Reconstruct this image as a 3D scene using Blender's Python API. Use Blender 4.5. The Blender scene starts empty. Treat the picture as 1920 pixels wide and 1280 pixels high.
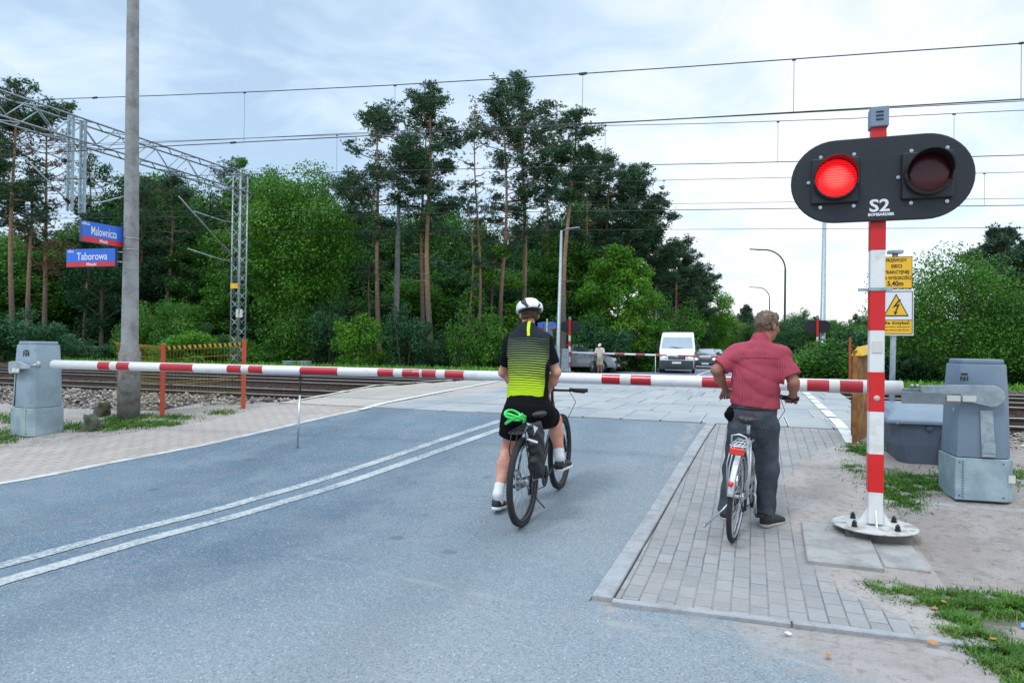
import bpy, bmesh, math, random
import numpy as np
from mathutils import Vector, Matrix
R=math.radians
SC=bpy.context.scene
COL=SC.collection
# ---------------------------------------------------------------- camera
F_PX,CX,CY,CAM_H=1280.,960.,640.,1.45
YAW,PITCH,ROLL=R(19.4),R(.45),R(.75)
_fw=np.array([-math.sin(YAW)*math.cos(PITCH),math.cos(YAW)*math.cos(PITCH),math.sin(PITCH)])
_rt=np.array([math.cos(YAW),math.sin(YAW),0.]); _up=np.cross(_rt,_fw)
_r=_rt*math.cos(ROLL)+_up*math.sin(ROLL); _u=-_rt*math.sin(ROLL)+_up*math.cos(ROLL)
_C=np.array([0,0,CAM_H])
cam=bpy.data.cameras.new('camera'); camo=bpy.data.objects.new('camera',cam); COL.objects.link(camo)
cam.sensor_width=36; cam.lens=F_PX/1920*36; cam.clip_end=3000; cam.clip_start=.05
M=Matrix(((_r[0],_u[0],-_fw[0],0),(_r[1],_u[1],-_fw[1],0),(_r[2],_u[2],-_fw[2],0),(0,0,0,1)))
camo.matrix_world=Matrix.Translation((0,0,CAM_H))@M
SC.camera=camo
# ---------------------------------------------------------------- light and exposure
SC.view_settings.view_transform='Standard'; SC.view_settings.look='None'
SC.view_settings.exposure=0.0; SC.view_settings.gamma=1
SUN_EL,SUN_AZ=R(52),R(205)     # azimuth clockwise from +Y (the road direction)
w=bpy.data.worlds.new('World'); SC.world=w; w.use_nodes=True
nt=w.node_tree; nt.nodes.clear()
def N(t,**k):
    n=nt.nodes.new(t)
    for a,b in k.items(): setattr(n,a,b)
    return n
def Lk(a,b): nt.links.new(a,b)
out=N('ShaderNodeOutputWorld'); bg1=N('ShaderNodeBackground'); bg2=N('ShaderNodeBackground'); add=N('ShaderNodeAddShader')
sky=N('ShaderNodeTexSky',sky_type='NISHITA'); sky.sun_disc=False; sky.sun_elevation=SUN_EL; sky.sun_rotation=SUN_AZ
Lk(sky.outputs[0],bg1.inputs[0]); bg1.inputs[1].default_value=.05
tc=N('ShaderNodeTexCoord'); sep=N('ShaderNodeSeparateXYZ'); Lk(tc.outputs['Generated'],sep.inputs[0])
def math_(op,a,b=None,c=None,cl=False):
    n=N('ShaderNodeMath',operation=op); n.use_clamp=cl
    for i,v in enumerate((a,b,c)):
        if v is None: continue
        if hasattr(v,'is_output'): Lk(v,n.inputs[i])
        else: n.inputs[i].default_value=v
    return n.outputs[0]
def noise_(vec,scale,detail,rough,dist=0):
    n=N('ShaderNodeTexNoise'); n.inputs['Scale'].default_value=scale; n.inputs['Detail'].default_value=detail
    n.inputs['Roughness'].default_value=rough; n.inputs['Distortion'].default_value=dist; Lk(vec,n.inputs['Vector']); return n.outputs[0]
def smooth_(v,a,b):
    n=N('ShaderNodeMapRange',interpolation_type='SMOOTHSTEP'); Lk(v,n.inputs[0]); n.inputs[1].default_value=a; n.inputs[2].default_value=b; return n.outputs[0]
# cloud layer: project the direction on a flat ceiling
zc=math_('MAXIMUM',sep.outputs[2],.0); den=math_('ADD',zc,.22)
cx=math_('DIVIDE',sep.outputs[0],den); cy=math_('DIVIDE',sep.outputs[1],den)
cmb=N('ShaderNodeCombineXYZ'); Lk(cx,cmb.inputs[0]); Lk(cy,cmb.inputs[1])
n1=noise_(cmb.outputs[0],.75,6,.52,.3); n2=noise_(cmb.outputs[0],3.2,8,.58,.6)
ns=math_('ADD',math_('MULTIPLY',n1,.62),math_('MULTIPLY',n2,.38))
# brighter cover towards the right of the view, greyer-blue towards the left
az=math_('ADD',math_('MULTIPLY',sep.outputs[0],.80),math_('MULTIPLY',sep.outputs[1],.35))
azs=smooth_(az,-.55,.55)
t=math_('ADD',math_('MULTIPLY',math_('SUBTRACT',ns,.5),4.6),math_('MULTIPLY_ADD',azs,1.05,-.1))
t=math_('ADD',t,0,cl=True)
ramp=N('ShaderNodeValToRGB'); Lk(t,ramp.inputs[0])
cr=ramp.color_ramp; cr.elements[0].position=0; cr.elements[0].color=(.45,.60,.77,1); cr.elements[1].position=1; cr.elements[1].color=(.98,.99,1.,1)
e=cr.elements.new(.3); e.color=(.60,.75,.89,1)
e=cr.elements.new(.62); e.color=(.76,.87,.95,1)
hz=smooth_(sep.outputs[2],.22,.0); mixh=N('ShaderNodeMixRGB'); mixh.inputs[2].default_value=(.88,.93,.97,1); Lk(ramp.outputs[0],mixh.inputs[1]); Lk(math_('MULTIPLY',hz,.7),mixh.inputs[0])
Lk(mixh.outputs[0],bg2.inputs[0])
zen=smooth_(sep.outputs[2],.5,.95)
st=math_('MULTIPLY_ADD',zen,1.7,.93)
Lk(st,bg2.inputs[1])
Lk(bg1.outputs[0],add.inputs[0]); Lk(bg2.outputs[0],add.inputs[1]); Lk(add.outputs[0],out.inputs[0])
sd=bpy.data.lights.new('sun','SUN'); sd.energy=1.3; sd.angle=R(11); sd.color=(1,.97,.92)
so=bpy.data.objects.new('sun',sd); COL.objects.link(so)
sdir=Vector((math.sin(SUN_AZ)*math.cos(SUN_EL),math.cos(SUN_AZ)*math.cos(SUN_EL),math.sin(SUN_EL)))
so.rotation_euler=sdir.to_track_quat('Z','Y').to_euler(); so.location=(0,0,30)
# ---------------------------------------------------------------- survey helpers: where a sight line meets a plane or the ground
def ray(px,py): return _fw+_r*((px-CX)/F_PX)-_u*((py-CY)/F_PX)
def ss(a,b,t): t=min(1,max(0,(t-a)/(b-a))); return t*t*(3-2*t)
def zt(y): return .46*(ss(4.5,10.3,y)-ss(21,34,y))
def onY(px,py,y): d=ray(px,py); return tuple((_C+d*(y/d[1])).tolist())
def atd(px,py,dep): return tuple((_C+ray(px,py)*dep).tolist())
def gx(px,dep):            # ground position seen in column px at depth dep
    p=atd(px,650,dep); return p[0],p[1]
# ---------------------------------------------------------------- object helpers
def tag(o,label=None,cat=None,group=None,kind=None):
    if label: o['label']=label
    if cat: o['category']=cat
    if group: o['group']=group
    if kind: o['kind']=kind
    return o
def thing(name,label,cat,loc=(0,0,0),rz=0,group=None):
    o=bpy.data.objects.new(name,None); COL.objects.link(o); o.empty_display_size=.1
    o.location=loc; o.rotation_euler=(0,0,rz); return tag(o,label,cat,group)
class MB:
    def __init__(s): s.v=[];s.f=[];s.m=[];s.sm=[]
    def add(s,vs,fs,mi=0,smooth=False):
        b=len(s.v); s.v+= [tuple(map(float,v)) for v in vs]
        for f in fs: s.f.append(tuple(i+b for i in f)); s.m.append(mi); s.sm.append(smooth)
        return s
    def box(s,c,d,rz=0,rx=0,ry=0,mi=0,taper=1.):
        hx,hy,hz=d[0]/2,d[1]/2,d[2]/2
        M=Matrix.Rotation(rz,3,'Z')@Matrix.Rotation(ry,3,'Y')@Matrix.Rotation(rx,3,'X')
        vs=[]
        for z in (-1,1):
            k=1 if z<0 else taper
            for x,y in ((-1,-1),(1,-1),(1,1),(-1,1)): vs.append(M@Vector((x*hx*k,y*hy*k,z*hz))+Vector(c))
        return s.add(vs,[(3,2,1,0),(4,5,6,7),(0,1,5,4),(1,2,6,5),(2,3,7,6),(3,0,4,7)],mi)
    def tube(s,pts,r,n=8,mi=0,cap=True,smooth=True,closed=False,flat=1.):
        pts=[Vector(p) for p in pts]; k=len(pts)
        rs=r if isinstance(r,(list,tuple)) else [r]*k
        vs=[];prev=None
        for i,p in enumerate(pts):
            if closed: t=(pts[(i+1)%k]-pts[i-1])
            else: t=(pts[min(i+1,k-1)]-pts[max(i-1,0)])
            t.normalize()
            if prev is None:
                a=Vector((0,0,1)) if abs(t.z)<.95 else Vector((0,1,0))
                u=t.cross(a).normalized()
            else:
                u=(prev-t*prev.dot(t))
                u=u.normalized() if u.length>1e-6 else t.orthogonal().normalized()
            prev=u; v_=t.cross(u)
            for j in range(n):
                a=2*math.pi*j/n; vs.append(p+u*(math.cos(a)*rs[i])+v_*(math.sin(a)*rs[i]*flat))
        fs=[]
        for i in range(k if closed else k-1):
            i2=(i+1)%k
            for j in range(n): fs.append((i*n+j,i*n+(j+1)%n,i2*n+(j+1)%n,i2*n+j))
        s.add(vs,fs,mi,smooth)
        if cap and not closed:
            b=len(s.v)-k*n
            s.f.append(tuple(b+j for j in reversed(range(n)))); s.m.append(mi); s.sm.append(False)
            s.f.append(tuple(b+(k-1)*n+j for j in range(n))); s.m.append(mi); s.sm.append(False)
        return s
    def cyl(s,a,b,r,n=12,mi=0,r2=None,smooth=True): return s.tube([a,b],[r,r if r2 is None else r2],n,mi,True,smooth)
    def lathe(s,prof,c=(0,0,0),n=16,axis='z',mi=0,smooth=True):
        vs=[]
        for (r,h) in prof:
            for j in range(n):
                a=2*math.pi*j/n; x,y=r*math.cos(a),r*math.sin(a)
                if axis=='z': q=(x,y,h)
                elif axis=='y': q=(x,h,-y)
                else: q=(h,x,y)
                vs.append((c[0]+q[0],c[1]+q[1],c[2]+q[2]))
        fs=[(i*n+j,i*n+(j+1)%n,(i+1)*n+(j+1)%n,(i+1)*n+j) for i in range(len(prof)-1) for j in range(n)]
        return s.add(vs,fs,mi,smooth)
    def sph(s,c,r,n=12,m=8,mi=0):
        rr=r if isinstance(r,(tuple,list)) else (r,r,r)
        vs=[];fs=[]
        for i in range(m+1):
            th=math.pi*i/m
            for j in range(n):
                a=2*math.pi*j/n; vs.append((c[0]+rr[0]*math.sin(th)*math.cos(a),c[1]+rr[1]*math.sin(th)*math.sin(a),c[2]-rr[2]*math.cos(th)))
        for i in range(m):
            for j in range(n): fs.append((i*n+j,i*n+(j+1)%n,(i+1)*n+(j+1)%n,(i+1)*n+j))
        return s.add(vs,fs,mi,True)
    def prism(s,pts,off,mi=0):      # closed polygon (3d points) extruded by vector off
        k=len(pts); vs=[Vector(p) for p in pts]+[Vector(p)+Vector(off) for p in pts]
        fs=[tuple(reversed(range(k))),tuple(range(k,2*k))]+[(i,(i+1)%k,k+(i+1)%k,k+i) for i in range(k)]
        return s.add(vs,fs,mi)
    def torus(s,c,Rr,r,axis='x',n=32,m=8,mi=0,flat=1.,a0=0,a1=2*math.pi):
        full=abs(a1-a0-2*math.pi)<1e-6; pts=[]
        for i in range(n if full else n+1):
            a=a0+(a1-a0)*i/n
            q={'x':(0,math.cos(a)*Rr,math.sin(a)*Rr),'y':(math.cos(a)*Rr,0,math.sin(a)*Rr),'z':(math.cos(a)*Rr,math.sin(a)*Rr,0)}[axis]
            pts.append((c[0]+q[0],c[1]+q[1],c[2]+q[2]))
        return s.tube(pts,r,m,mi,True,True,closed=full,flat=flat)
    def build(s,name,mats,parent=None,loc=None,rz=0,bevel=0,sharp=None,seg=1):
        me=bpy.data.meshes.new(name); me.from_pydata(s.v,[],s.f)
        for m in (mats if isinstance(mats,(list,tuple)) else [mats]): me.materials.append(m)
        me.polygons.foreach_set('material_index',s.m); me.polygons.foreach_set('use_smooth',s.sm); me.update()
        bm=bmesh.new(); bm.from_mesh(me); bmesh.ops.recalc_face_normals(bm,faces=bm.faces)
        if bevel:
            es=[e for e in bm.edges if len(e.link_faces)==2 and e.calc_face_angle(0)>R(32)]
            bmesh.ops.bevel(bm,geom=es,offset=bevel,segments=seg,affect='EDGES',profile=.6,clamp_overlap=True)
        bm.to_mesh(me); bm.free()
        if sharp: me.polygons.foreach_set('use_smooth',[True]*len(me.polygons)); me.set_sharp_from_angle(angle=R(sharp))
        o=bpy.data.objects.new(name,me); COL.objects.link(o)
        if parent: o.parent=parent
        if loc: o.location=loc
        if rz: o.rotation_euler=(0,0,rz)
        return o
def npmesh(name,v,f,mat,parent=None,smooth=False,mi=None):
    """v (n,3), f (m,k) arrays, all faces k-gons"""
    me=bpy.data.meshes.new(name); k=f.shape[1]
    me.vertices.add(len(v)); me.vertices.foreach_set('co',np.ascontiguousarray(v,dtype=np.float32).ravel())
    me.loops.add(f.size); me.loops.foreach_set('vertex_index',np.ascontiguousarray(f,dtype=np.int32).ravel())
    me.polygons.add(len(f)); me.polygons.foreach_set('loop_start',np.arange(0,f.size,k,dtype=np.int32))
    for m in (mat if isinstance(mat,(list,tuple)) else [mat]): me.materials.append(m)
    if mi is not None: me.polygons.foreach_set('material_index',mi.astype(np.int32))
    me.polygons.foreach_set('use_smooth',np.full(len(f),smooth)); me.update(calc_edges=True)
    o=bpy.data.objects.new(name,me); COL.objects.link(o)
    if parent: o.parent=parent
    return o
def copy_tree(o,parent=None):
    c=o.copy(); COL.objects.link(c)
    if parent: c.parent=parent
    for ch in list(o.children): copy_tree(ch,c)
    return c
def lettering(txt,size,mat,parent,loc,rot,width=None,bold=0.,name='lettering',align='CENTER',extr=.0008):
    cu=bpy.data.curves.new('t','FONT'); cu.body=txt; cu.size=size*1.38; cu.align_x=align; cu.align_y='CENTER'
    cu.extrude=extr; cu.offset=bold; cu.space_line=.95; cu.resolution_u=3
    to=bpy.data.objects.new('t',cu); COL.objects.link(to)
    bpy.context.view_layer.update()
    me=bpy.data.meshes.new_from_object(to.evaluated_get(bpy.context.evaluated_depsgraph_get()))
    bpy.data.objects.remove(to); me.materials.clear(); me.materials.append(mat)
    if width:
        xs=[v.co.x for v in me.vertices]; wd=max(xs)-min(xs)
        if wd>0:
            k=width/wd; cxm=(max(xs)+min(xs))/2
            for v in me.vertices: v.co.x=(v.co.x-(cxm if align=='CENTER' else 0))*k
    me.name=name
    o=bpy.data.objects.new(name,me); COL.objects.link(o); o.parent=parent; o.location=loc; o.rotation_euler=rot
    return o
# ---------------------------------------------------------------- materials
MATS={}
def mat(name,col,rough=.6,metal=0.,var=.15,vscale=6.,bump=0.,bscale=60.,spec=.5,col2=None,fac2=(.45,.6),scale2=3.,coat=0.,emis=None,island=0.,obj=True,trans=0.):
    if name in MATS: return MATS[name]
    m=bpy.data.materials.new(name); m.use_nodes=True; t=m.node_tree; b=t.nodes['Principled BSDF']; l=t.links
    b.inputs['Roughness'].default_value=rough; b.inputs['Metallic'].default_value=metal
    b.inputs['Specular IOR Level'].default_value=spec; b.inputs['Coat Weight'].default_value=coat
    if emis: b.inputs['Emission Color'].default_value=(*emis[:3],1); b.inputs['Emission Strength'].default_value=emis[3]
    tcn=t.nodes.new('ShaderNodeTexCoord'); vec=tcn.outputs['Object']
    cur=None
    base=t.nodes.new('ShaderNodeRGB'); base.outputs[0].default_value=(*col,1); cur=base.outputs[0]
    if col2:
        n=t.nodes.new('ShaderNodeTexNoise'); n.inputs['Scale'].default_value=scale2; n.inputs['Detail'].default_value=6; n.inputs['Roughness'].default_value=.65; l.new(vec,n.inputs['Vector'])
        mr=t.nodes.new('ShaderNodeMapRange'); l.new(n.outputs[0],mr.inputs[0]); mr.inputs[1].default_value=fac2[0]; mr.inputs[2].default_value=fac2[1]
        mx=t.nodes.new('ShaderNodeMixRGB'); l.new(mr.outputs[0],mx.inputs[0]); l.new(cur,mx.inputs[1]); mx.inputs[2].default_value=(*col2,1); cur=mx.outputs[0]
    if var or island:
        n=t.nodes.new('ShaderNodeTexNoise'); n.inputs['Scale'].default_value=vscale; n.inputs['Detail'].default_value=5; l.new(vec,n.inputs['Vector'])
        mr=t.nodes.new('ShaderNodeMapRange'); l.new(n.outputs[0],mr.inputs[0]); mr.inputs[1].default_value=.25; mr.inputs[2].default_value=.75
        mr.inputs[3].default_value=1-var; mr.inputs[4].default_value=1+var
        f=mr.outputs[0]
        if island:
            g=t.nodes.new('ShaderNodeNewGeometry'); m2=t.nodes.new('ShaderNodeMapRange'); l.new(g.outputs['Random Per Island'],m2.inputs[0]); m2.inputs[3].default_value=1-island; m2.inputs[4].default_value=1+island
            mm=t.nodes.new('ShaderNodeMath'); mm.operation='MULTIPLY'; l.new(f,mm.inputs[0]); l.new(m2.outputs[0],mm.inputs[1]); f=mm.outputs[0]
        hs=t.nodes.new('ShaderNodeHueSaturation'); l.new(cur,hs.inputs['Color']); l.new(f,hs.inputs['Value']); cur=hs.outputs[0]
    l.new(cur,b.inputs['Base Color'])
    if bump:
        n=t.nodes.new('ShaderNodeTexNoise'); n.inputs['Scale'].default_value=bscale; n.inputs['Detail'].default_value=6; l.new(vec,n.inputs['Vector'])
        bn=t.nodes.new('ShaderNodeBump'); bn.inputs['Strength'].default_value=bump; bn.inputs['Distance'].default_value=.01; l.new(n.outputs[0],bn.inputs['Height']); l.new(bn.outputs[0],b.inputs['Normal'])
    if trans:
        tr=t.nodes.new('ShaderNodeBsdfTranslucent'); l.new(cur,tr.inputs[0]); mxs=t.nodes.new('ShaderNodeMixShader'); mxs.inputs[0].default_value=trans
        l.new(b.outputs[0],mxs.inputs[1]); l.new(tr.outputs[0],mxs.inputs[2]); l.new(mxs.outputs[0],t.nodes['Material Output'].inputs[0])
    MATS[name]=m; return m
m_white=mat('white_paint',(.76,.77,.78),.38,var=.05,col2=(.56,.56,.53),fac2=(.54,.74),scale2=6,coat=.15)
m_red=mat('red_film',(.42,.010,.022),.35,var=.18,vscale=7,coat=.2,col2=(.30,.02,.03),fac2=(.52,.7),scale2=9)
m_wpost=mat('worn_white_post',(.72,.73,.73),.45,var=.06,col2=(.50,.48,.44),fac2=(.5,.72),scale2=7)
m_redp=mat('red_paint',(.62,.012,.014),.4,var=.08)
m_black=mat('black_plastic',(.012,.013,.016),.45,var=.2)
m_rubber=mat('rubber',(.018,.018,.02),.8,var=.2)
m_galv=mat('galvanised',(.36,.42,.46),.42,.35,var=.14,vscale=9,col2=(.27,.33,.37),scale2=14)
m_galvp=mat('galvanised_plate',(.27,.37,.42),.5,.25,var=.14,vscale=5,col2=(.35,.44,.49),scale2=6)
m_steel=mat('steel',(.5,.52,.54),.3,.9,var=.1)
m_rail=mat('rail_head',(.55,.53,.5),.3,.85,var=.1)
m_rust=mat('rusty_web',(.075,.05,.04),.85,var=.35,vscale=12,bump=.3)
m_housing=mat('grey_housing',(.185,.25,.325),.55,var=.08,vscale=3,bump=.15,bscale=150,col2=(.15,.2,.26),fac2=(.5,.7),scale2=2)
m_housing2=mat('grey_housing_pale',(.27,.36,.42),.55,var=.08,vscale=3,bump=.15,bscale=150,col2=(.2,.28,.34),fac2=(.45,.65),scale2=4)
m_conc=mat('pole_concrete',(.27,.28,.285),.9,var=.16,vscale=5,bump=.5,bscale=40,col2=(.19,.19,.185),fac2=(.45,.62),scale2=6)
m_concl=mat('pale_concrete',(.33,.33,.32),.9,var=.1,vscale=8,bump=.4,bscale=80,col2=(.25,.245,.24),scale2=5)
m_glass=mat('dark_glass',(.03,.04,.05),.06,var=0,spec=.9,coat=.6)
m_skin=mat('skin',(.60,.31,.23),.5,var=.14,vscale=16,spec=.3,col2=(.60,.21,.15),fac2=(.42,.66),scale2=7,bump=.15,bscale=180)
m_skin2=mat('tanned_skin',(.35,.165,.11),.5,var=.18,vscale=16,spec=.3,col2=(.30,.10,.065),fac2=(.42,.66),scale2=8,bump=.15,bscale=180)
# ================================================================= GROUND
def shader(name):
    m=bpy.data.materials.new(name); m.use_nodes=True; MATS[name]=m; return m
class SH:
    """tiny node wrapper"""
    def __init__(s,name,rough=.85):
        s.m=shader(name); s.t=s.m.node_tree; s.b=s.t.nodes['Principled BSDF']; s.b.inputs['Roughness'].default_value=rough
        s.tc=s.t.nodes.new('ShaderNodeTexCoord'); s.vec=s.tc.outputs['Object']
    def n(s,t,**k):
        x=s.t.nodes.new(t)
        for a,b in k.items(): setattr(x,a,b)
        return x
    def noise(s,scale,detail=6,rough=.6,vec=None,dist=0):
        x=s.n('ShaderNodeTexNoise'); x.inputs['Scale'].default_value=scale; x.inputs['Detail'].default_value=detail; x.inputs['Roughness'].default_value=rough; x.inputs['Distortion'].default_value=dist
        s.t.links.new(vec or s.vec,x.inputs['Vector']); return x.outputs[0]
    def vor(s,scale,feature='F1'):
        x=s.n('ShaderNodeTexVoronoi',feature=feature); x.inputs['Scale'].default_value=scale; s.t.links.new(s.vec,x.inputs['Vector']); return x
    def ramp(s,v,a,b,lo=0.,hi=1.,sm=True):
        x=s.n('ShaderNodeMapRange'); x.interpolation_type='SMOOTHSTEP' if sm else 'LINEAR'
        s.t.links.new(v,x.inputs[0]); x.inputs[1].default_value=a; x.inputs[2].default_value=b; x.inputs[3].default_value=lo; x.inputs[4].default_value=hi; return x.outputs[0]
    def mix(s,f,a,b,mode='MIX'):
        x=s.n('ShaderNodeMixRGB'); x.blend_type=mode
        for i,v in enumerate((f,a,b)):
            if hasattr(v,'is_output'): s.t.links.new(v,x.inputs[i])
            elif isinstance(v,(int,float)): x.inputs[i].default_value=v if i==0 else (v,v,v,1)
            else: x.inputs[i].default_value=(*v,1)
        return x.outputs[0]
    def mth(s,op,a,b=0.):
        x=s.n('ShaderNodeMath',operation=op)
        for i,v in enumerate((a,b)):
            if hasattr(v,'is_output'): s.t.links.new(v,x.inputs[i])
            else: x.inputs[i].default_value=v
        return x.outputs[0]
    def attr(s,n): x=s.n('ShaderNodeAttribute'); x.attribute_name=n; return x.outputs['Fac']
    def done(s,col,h=None,strength=.4,dist=.01):
        s.t.links.new(col,s.b.inputs['Base Color'])
        if h is not None:
            bn=s.n('ShaderNodeBump'); bn.inputs['Strength'].default_value=strength; bn.inputs['Distance'].default_value=dist
            s.t.links.new(h,bn.inputs['Height']); s.t.links.new(bn.outputs[0],s.b.inputs['Normal'])
        return s.m
def sand_cols(s):
    a=s.mix(s.ramp(s.noise(1.3,6,.6),.35,.65),(.30,.265,.245),(.375,.345,.325))
    a=s.mix(s.ramp(s.noise(14,6,.75),.50,.64,0,.8),a,(.20,.172,.155)); a=s.mix(s.ramp(s.noise(3.1,7,.75),.50,.66,0,.7),a,(.235,.205,.185)); a=s.mix(s.ramp(s.noise(55,4,.85),.55,.68,0,.8),a,(.14,.12,.108))
    sp=s.vor(70); pebble=s.ramp(sp.outputs['Distance'],.12,.2,1,0)
    rnd=s.n('ShaderNodeSeparateColor'); s.t.links.new(sp.outputs['Color'],rnd.inputs[0])
    pm=s.mth('MULTIPLY',pebble,s.ramp(rnd.outputs[0],.72,.76))
    return s.mix(pm,a,(.16,.14,.13))
s=SH('asphalt',.8)
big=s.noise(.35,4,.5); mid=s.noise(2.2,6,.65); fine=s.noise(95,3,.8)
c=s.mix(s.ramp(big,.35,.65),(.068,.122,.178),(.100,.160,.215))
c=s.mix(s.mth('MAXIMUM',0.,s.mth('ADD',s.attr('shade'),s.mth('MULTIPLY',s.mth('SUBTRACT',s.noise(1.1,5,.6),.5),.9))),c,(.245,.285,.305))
c=s.mix(s.ramp(mid,.4,.7,0,.4),c,(.19,.225,.25))
vv=s.vor(120); sc=s.n('ShaderNodeSeparateColor'); s.t.links.new(vv.outputs['Color'],sc.inputs[0])
c=s.mix(s.mth('MULTIPLY',s.ramp(sc.outputs[0],.6,.97),.42),c,(.40,.43,.45))
c=s.mix(s.mth('MULTIPLY',s.ramp(sc.outputs[1],.62,.95),.5),c,(.075,.09,.105))
v2=s.vor(42); sc2=s.n('ShaderNodeSeparateColor'); s.t.links.new(v2.outputs['Color'],sc2.inputs[0])
c=s.mix(s.mth('MULTIPLY',s.ramp(sc2.outputs[0],.90,.92),s.ramp(v2.outputs['Distance'],.12,.24,1,0)),c,(.50,.54,.56))
# oil spots
v3=s.vor(1.7); sc3=s.n('ShaderNodeSeparateColor'); s.t.links.new(v3.outputs['Color'],sc3.inputs[0])
c=s.mix(s.mth('MULTIPLY',s.mth('MULTIPLY',s.ramp(sc3.outputs[0],.5,.52),s.ramp(s.mth('ADD',v3.outputs['Distance'],s.mth('MULTIPLY',s.noise(14,3),.12)),.13,.18,1,0)),.45),c,(.06,.07,.08))
# paving seam, a pale ragged line running across the lane, and darker rolled wheel paths
sxa=s.n('ShaderNodeSeparateXYZ'); s.t.links.new(s.vec,sxa.inputs[0])
sm_=s.mth('ADD',s.mth('SUBTRACT',sxa.outputs[1],s.mth('MULTIPLY',sxa.outputs[0],-.16)),s.mth('MULTIPLY',s.noise(1.6,4),.25))
c=s.mix(s.mth('MULTIPLY',s.mth('MULTIPLY',s.ramp(s.mth('ABSOLUTE',s.mth('SUBTRACT',sm_,3.62)),.0,.06,1,0),s.mth('MULTIPLY',s.ramp(sxa.outputs[0],-3.4,-2.2),s.ramp(s.noise(2.3,5,.7),.42,.6))),.4),c,(.36,.36,.34))
sn_=s.mth('ADD',sxa.outputs[0],s.mth('MULTIPLY',s.noise(.7,3),.5))
for xp in (-1.5,-3.1,-5.1):
    c=s.mix(s.mth('MULTIPLY',s.ramp(s.mth('ABSOLUTE',s.mth('SUBTRACT',sn_,xp)),.05,.42,1,0),.16),c,(.05,.07,.09))
# hairline cracks
cw=s.noise(1.1,5,.7,dist=1.2); cr_=s.ramp(s.mth('ABSOLUTE',s.mth('SUBTRACT',cw,.52)),.0,.004,1,0); cr_=s.mth('MULTIPLY',cr_,s.ramp(s.noise(.5,2),.50,.56))
c=s.mix(s.mth('MULTIPLY',cr_,.75),c,(.05,.055,.06))
c=s.mix(s.mth('MULTIPLY',s.ramp(s.mth('ADD',s.attr('dirt'),s.mth('MULTIPLY',s.mth('SUBTRACT',s.noise(5,8,.7),.5),1.1)),.35,.75),.92),c,sand_cols(s))
m_asph=s.done(c,s.mth('ADD',sc.outputs[2],s.mth('MULTIPLY',fine,.8)),.45,.006)
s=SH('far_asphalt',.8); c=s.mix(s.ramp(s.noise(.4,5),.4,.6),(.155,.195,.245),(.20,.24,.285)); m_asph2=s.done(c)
def paver(name,c1,c2,mortar,dirty=True,swap=True,bw=.2,rh=.1):
    s=SH(name,.85); sx=s.n('ShaderNodeSeparateXYZ'); s.t.links.new(s.vec,sx.inputs[0]); cb=s.n('ShaderNodeCombineXYZ')
    wob=s.mth('MULTIPLY',s.mth('SUBTRACT',s.noise(2.5,2),.5),.009)
    s.t.links.new(s.mth('ADD',sx.outputs[1 if swap else 0],wob),cb.inputs[0]); s.t.links.new(s.mth('ADD',sx.outputs[0 if swap else 1],wob),cb.inputs[1])
    b=s.n('ShaderNodeTexBrick'); s.t.links.new(cb.outputs[0],b.inputs['Vector']); b.inputs['Scale'].default_value=1
    b.inputs['Brick Width'].default_value=bw; b.inputs['Row Height'].default_value=rh; b.inputs['Mortar Size'].default_value=.005 if swap and bw==.2 and name[0]=='g' else .008; b.inputs['Mortar Smooth'].default_value=.35
    b.inputs['Color1'].default_value=(*c1,1); b.inputs['Color2'].default_value=(*c2,1); b.inputs['Mortar'].default_value=(*mortar,1); b.offset=.5
    c=b.outputs[0]
    c=s.mix(s.ramp(s.noise(3,6,.7),.35,.7,0,.6),c,[x*.66 for x in c2]); c=s.mix(s.ramp(s.noise(.9,5,.7),.45,.65,0,.5),c,(.33,.30,.285))
    c=s.mix(s.ramp(s.noise(60,4,.8),.5,.7,0,.4),c,(.42,.42,.41))
    fill=s.ramp(s.noise(1.6,5,.6),.42,.62)
    c=s.mix(s.mth('MULTIPLY',s.mth('MULTIPLY',b.outputs['Fac'],fill),.75),c,(.30,.27,.25))
    hh=s.mth('SUBTRACT',s.mth('MULTIPLY',s.noise(50,4),.25),b.outputs['Fac'])
    if dirty:
        dm=s.ramp(s.mth('ADD',s.attr('dirt'),s.mth('MULTIPLY',s.mth('SUBTRACT',s.noise(3.2,8,.72),.5),1.3)),.38,.72)
        c=s.mix(s.mth('MULTIPLY',dm,.95),c,sand_cols(s)); hh=s.mth('MULTIPLY',hh,s.mth('SUBTRACT',1.,dm))
    return s.done(c,hh,.8,.008)
m_pav=paver('grey_pavers',(.245,.25,.255),(.315,.315,.315),(.10,.098,.095))
m_pavl=paver('beige_pavers',(.35,.305,.27),(.42,.375,.335),(.15,.125,.11),bw=.2,rh=.1)
s=SH('kerb_stone',.85); c=s.mix(s.ramp(s.noise(6,6,.7),.4,.65),(.33,.345,.36),(.25,.255,.265)); c=s.mix(s.ramp(s.noise(70,3,.8),.55,.7,0,.6),c,(.16,.16,.165)); m_kerb=s.done(c,s.noise(80,3),.4,.004)
s=SH('sandy_dirt',.95); c=sand_cols(s); 
g=s.ramp(s.mth('ADD',s.attr('grass'),s.mth('MULTIPLY',s.mth('SUBTRACT',s.noise(4,8,.75),.5),1.2)),.45,.7)
c=s.mix(s.mth('MULTIPLY',g,.85),c,s.mix(s.noise(30,3),(.10,.10,.05),(.05,.09,.02)))
m_dirt=s.done(c,s.mth('ADD',s.noise(9,8,.75),s.mth('MULTIPLY',s.noise(60,5,.8),.4)),.8,.03)
s=SH('ballast_bed',.95); v=s.vor(13); scx=s.n('ShaderNodeSeparateColor'); s.t.links.new(v.outputs['Color'],scx.inputs[0])
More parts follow.
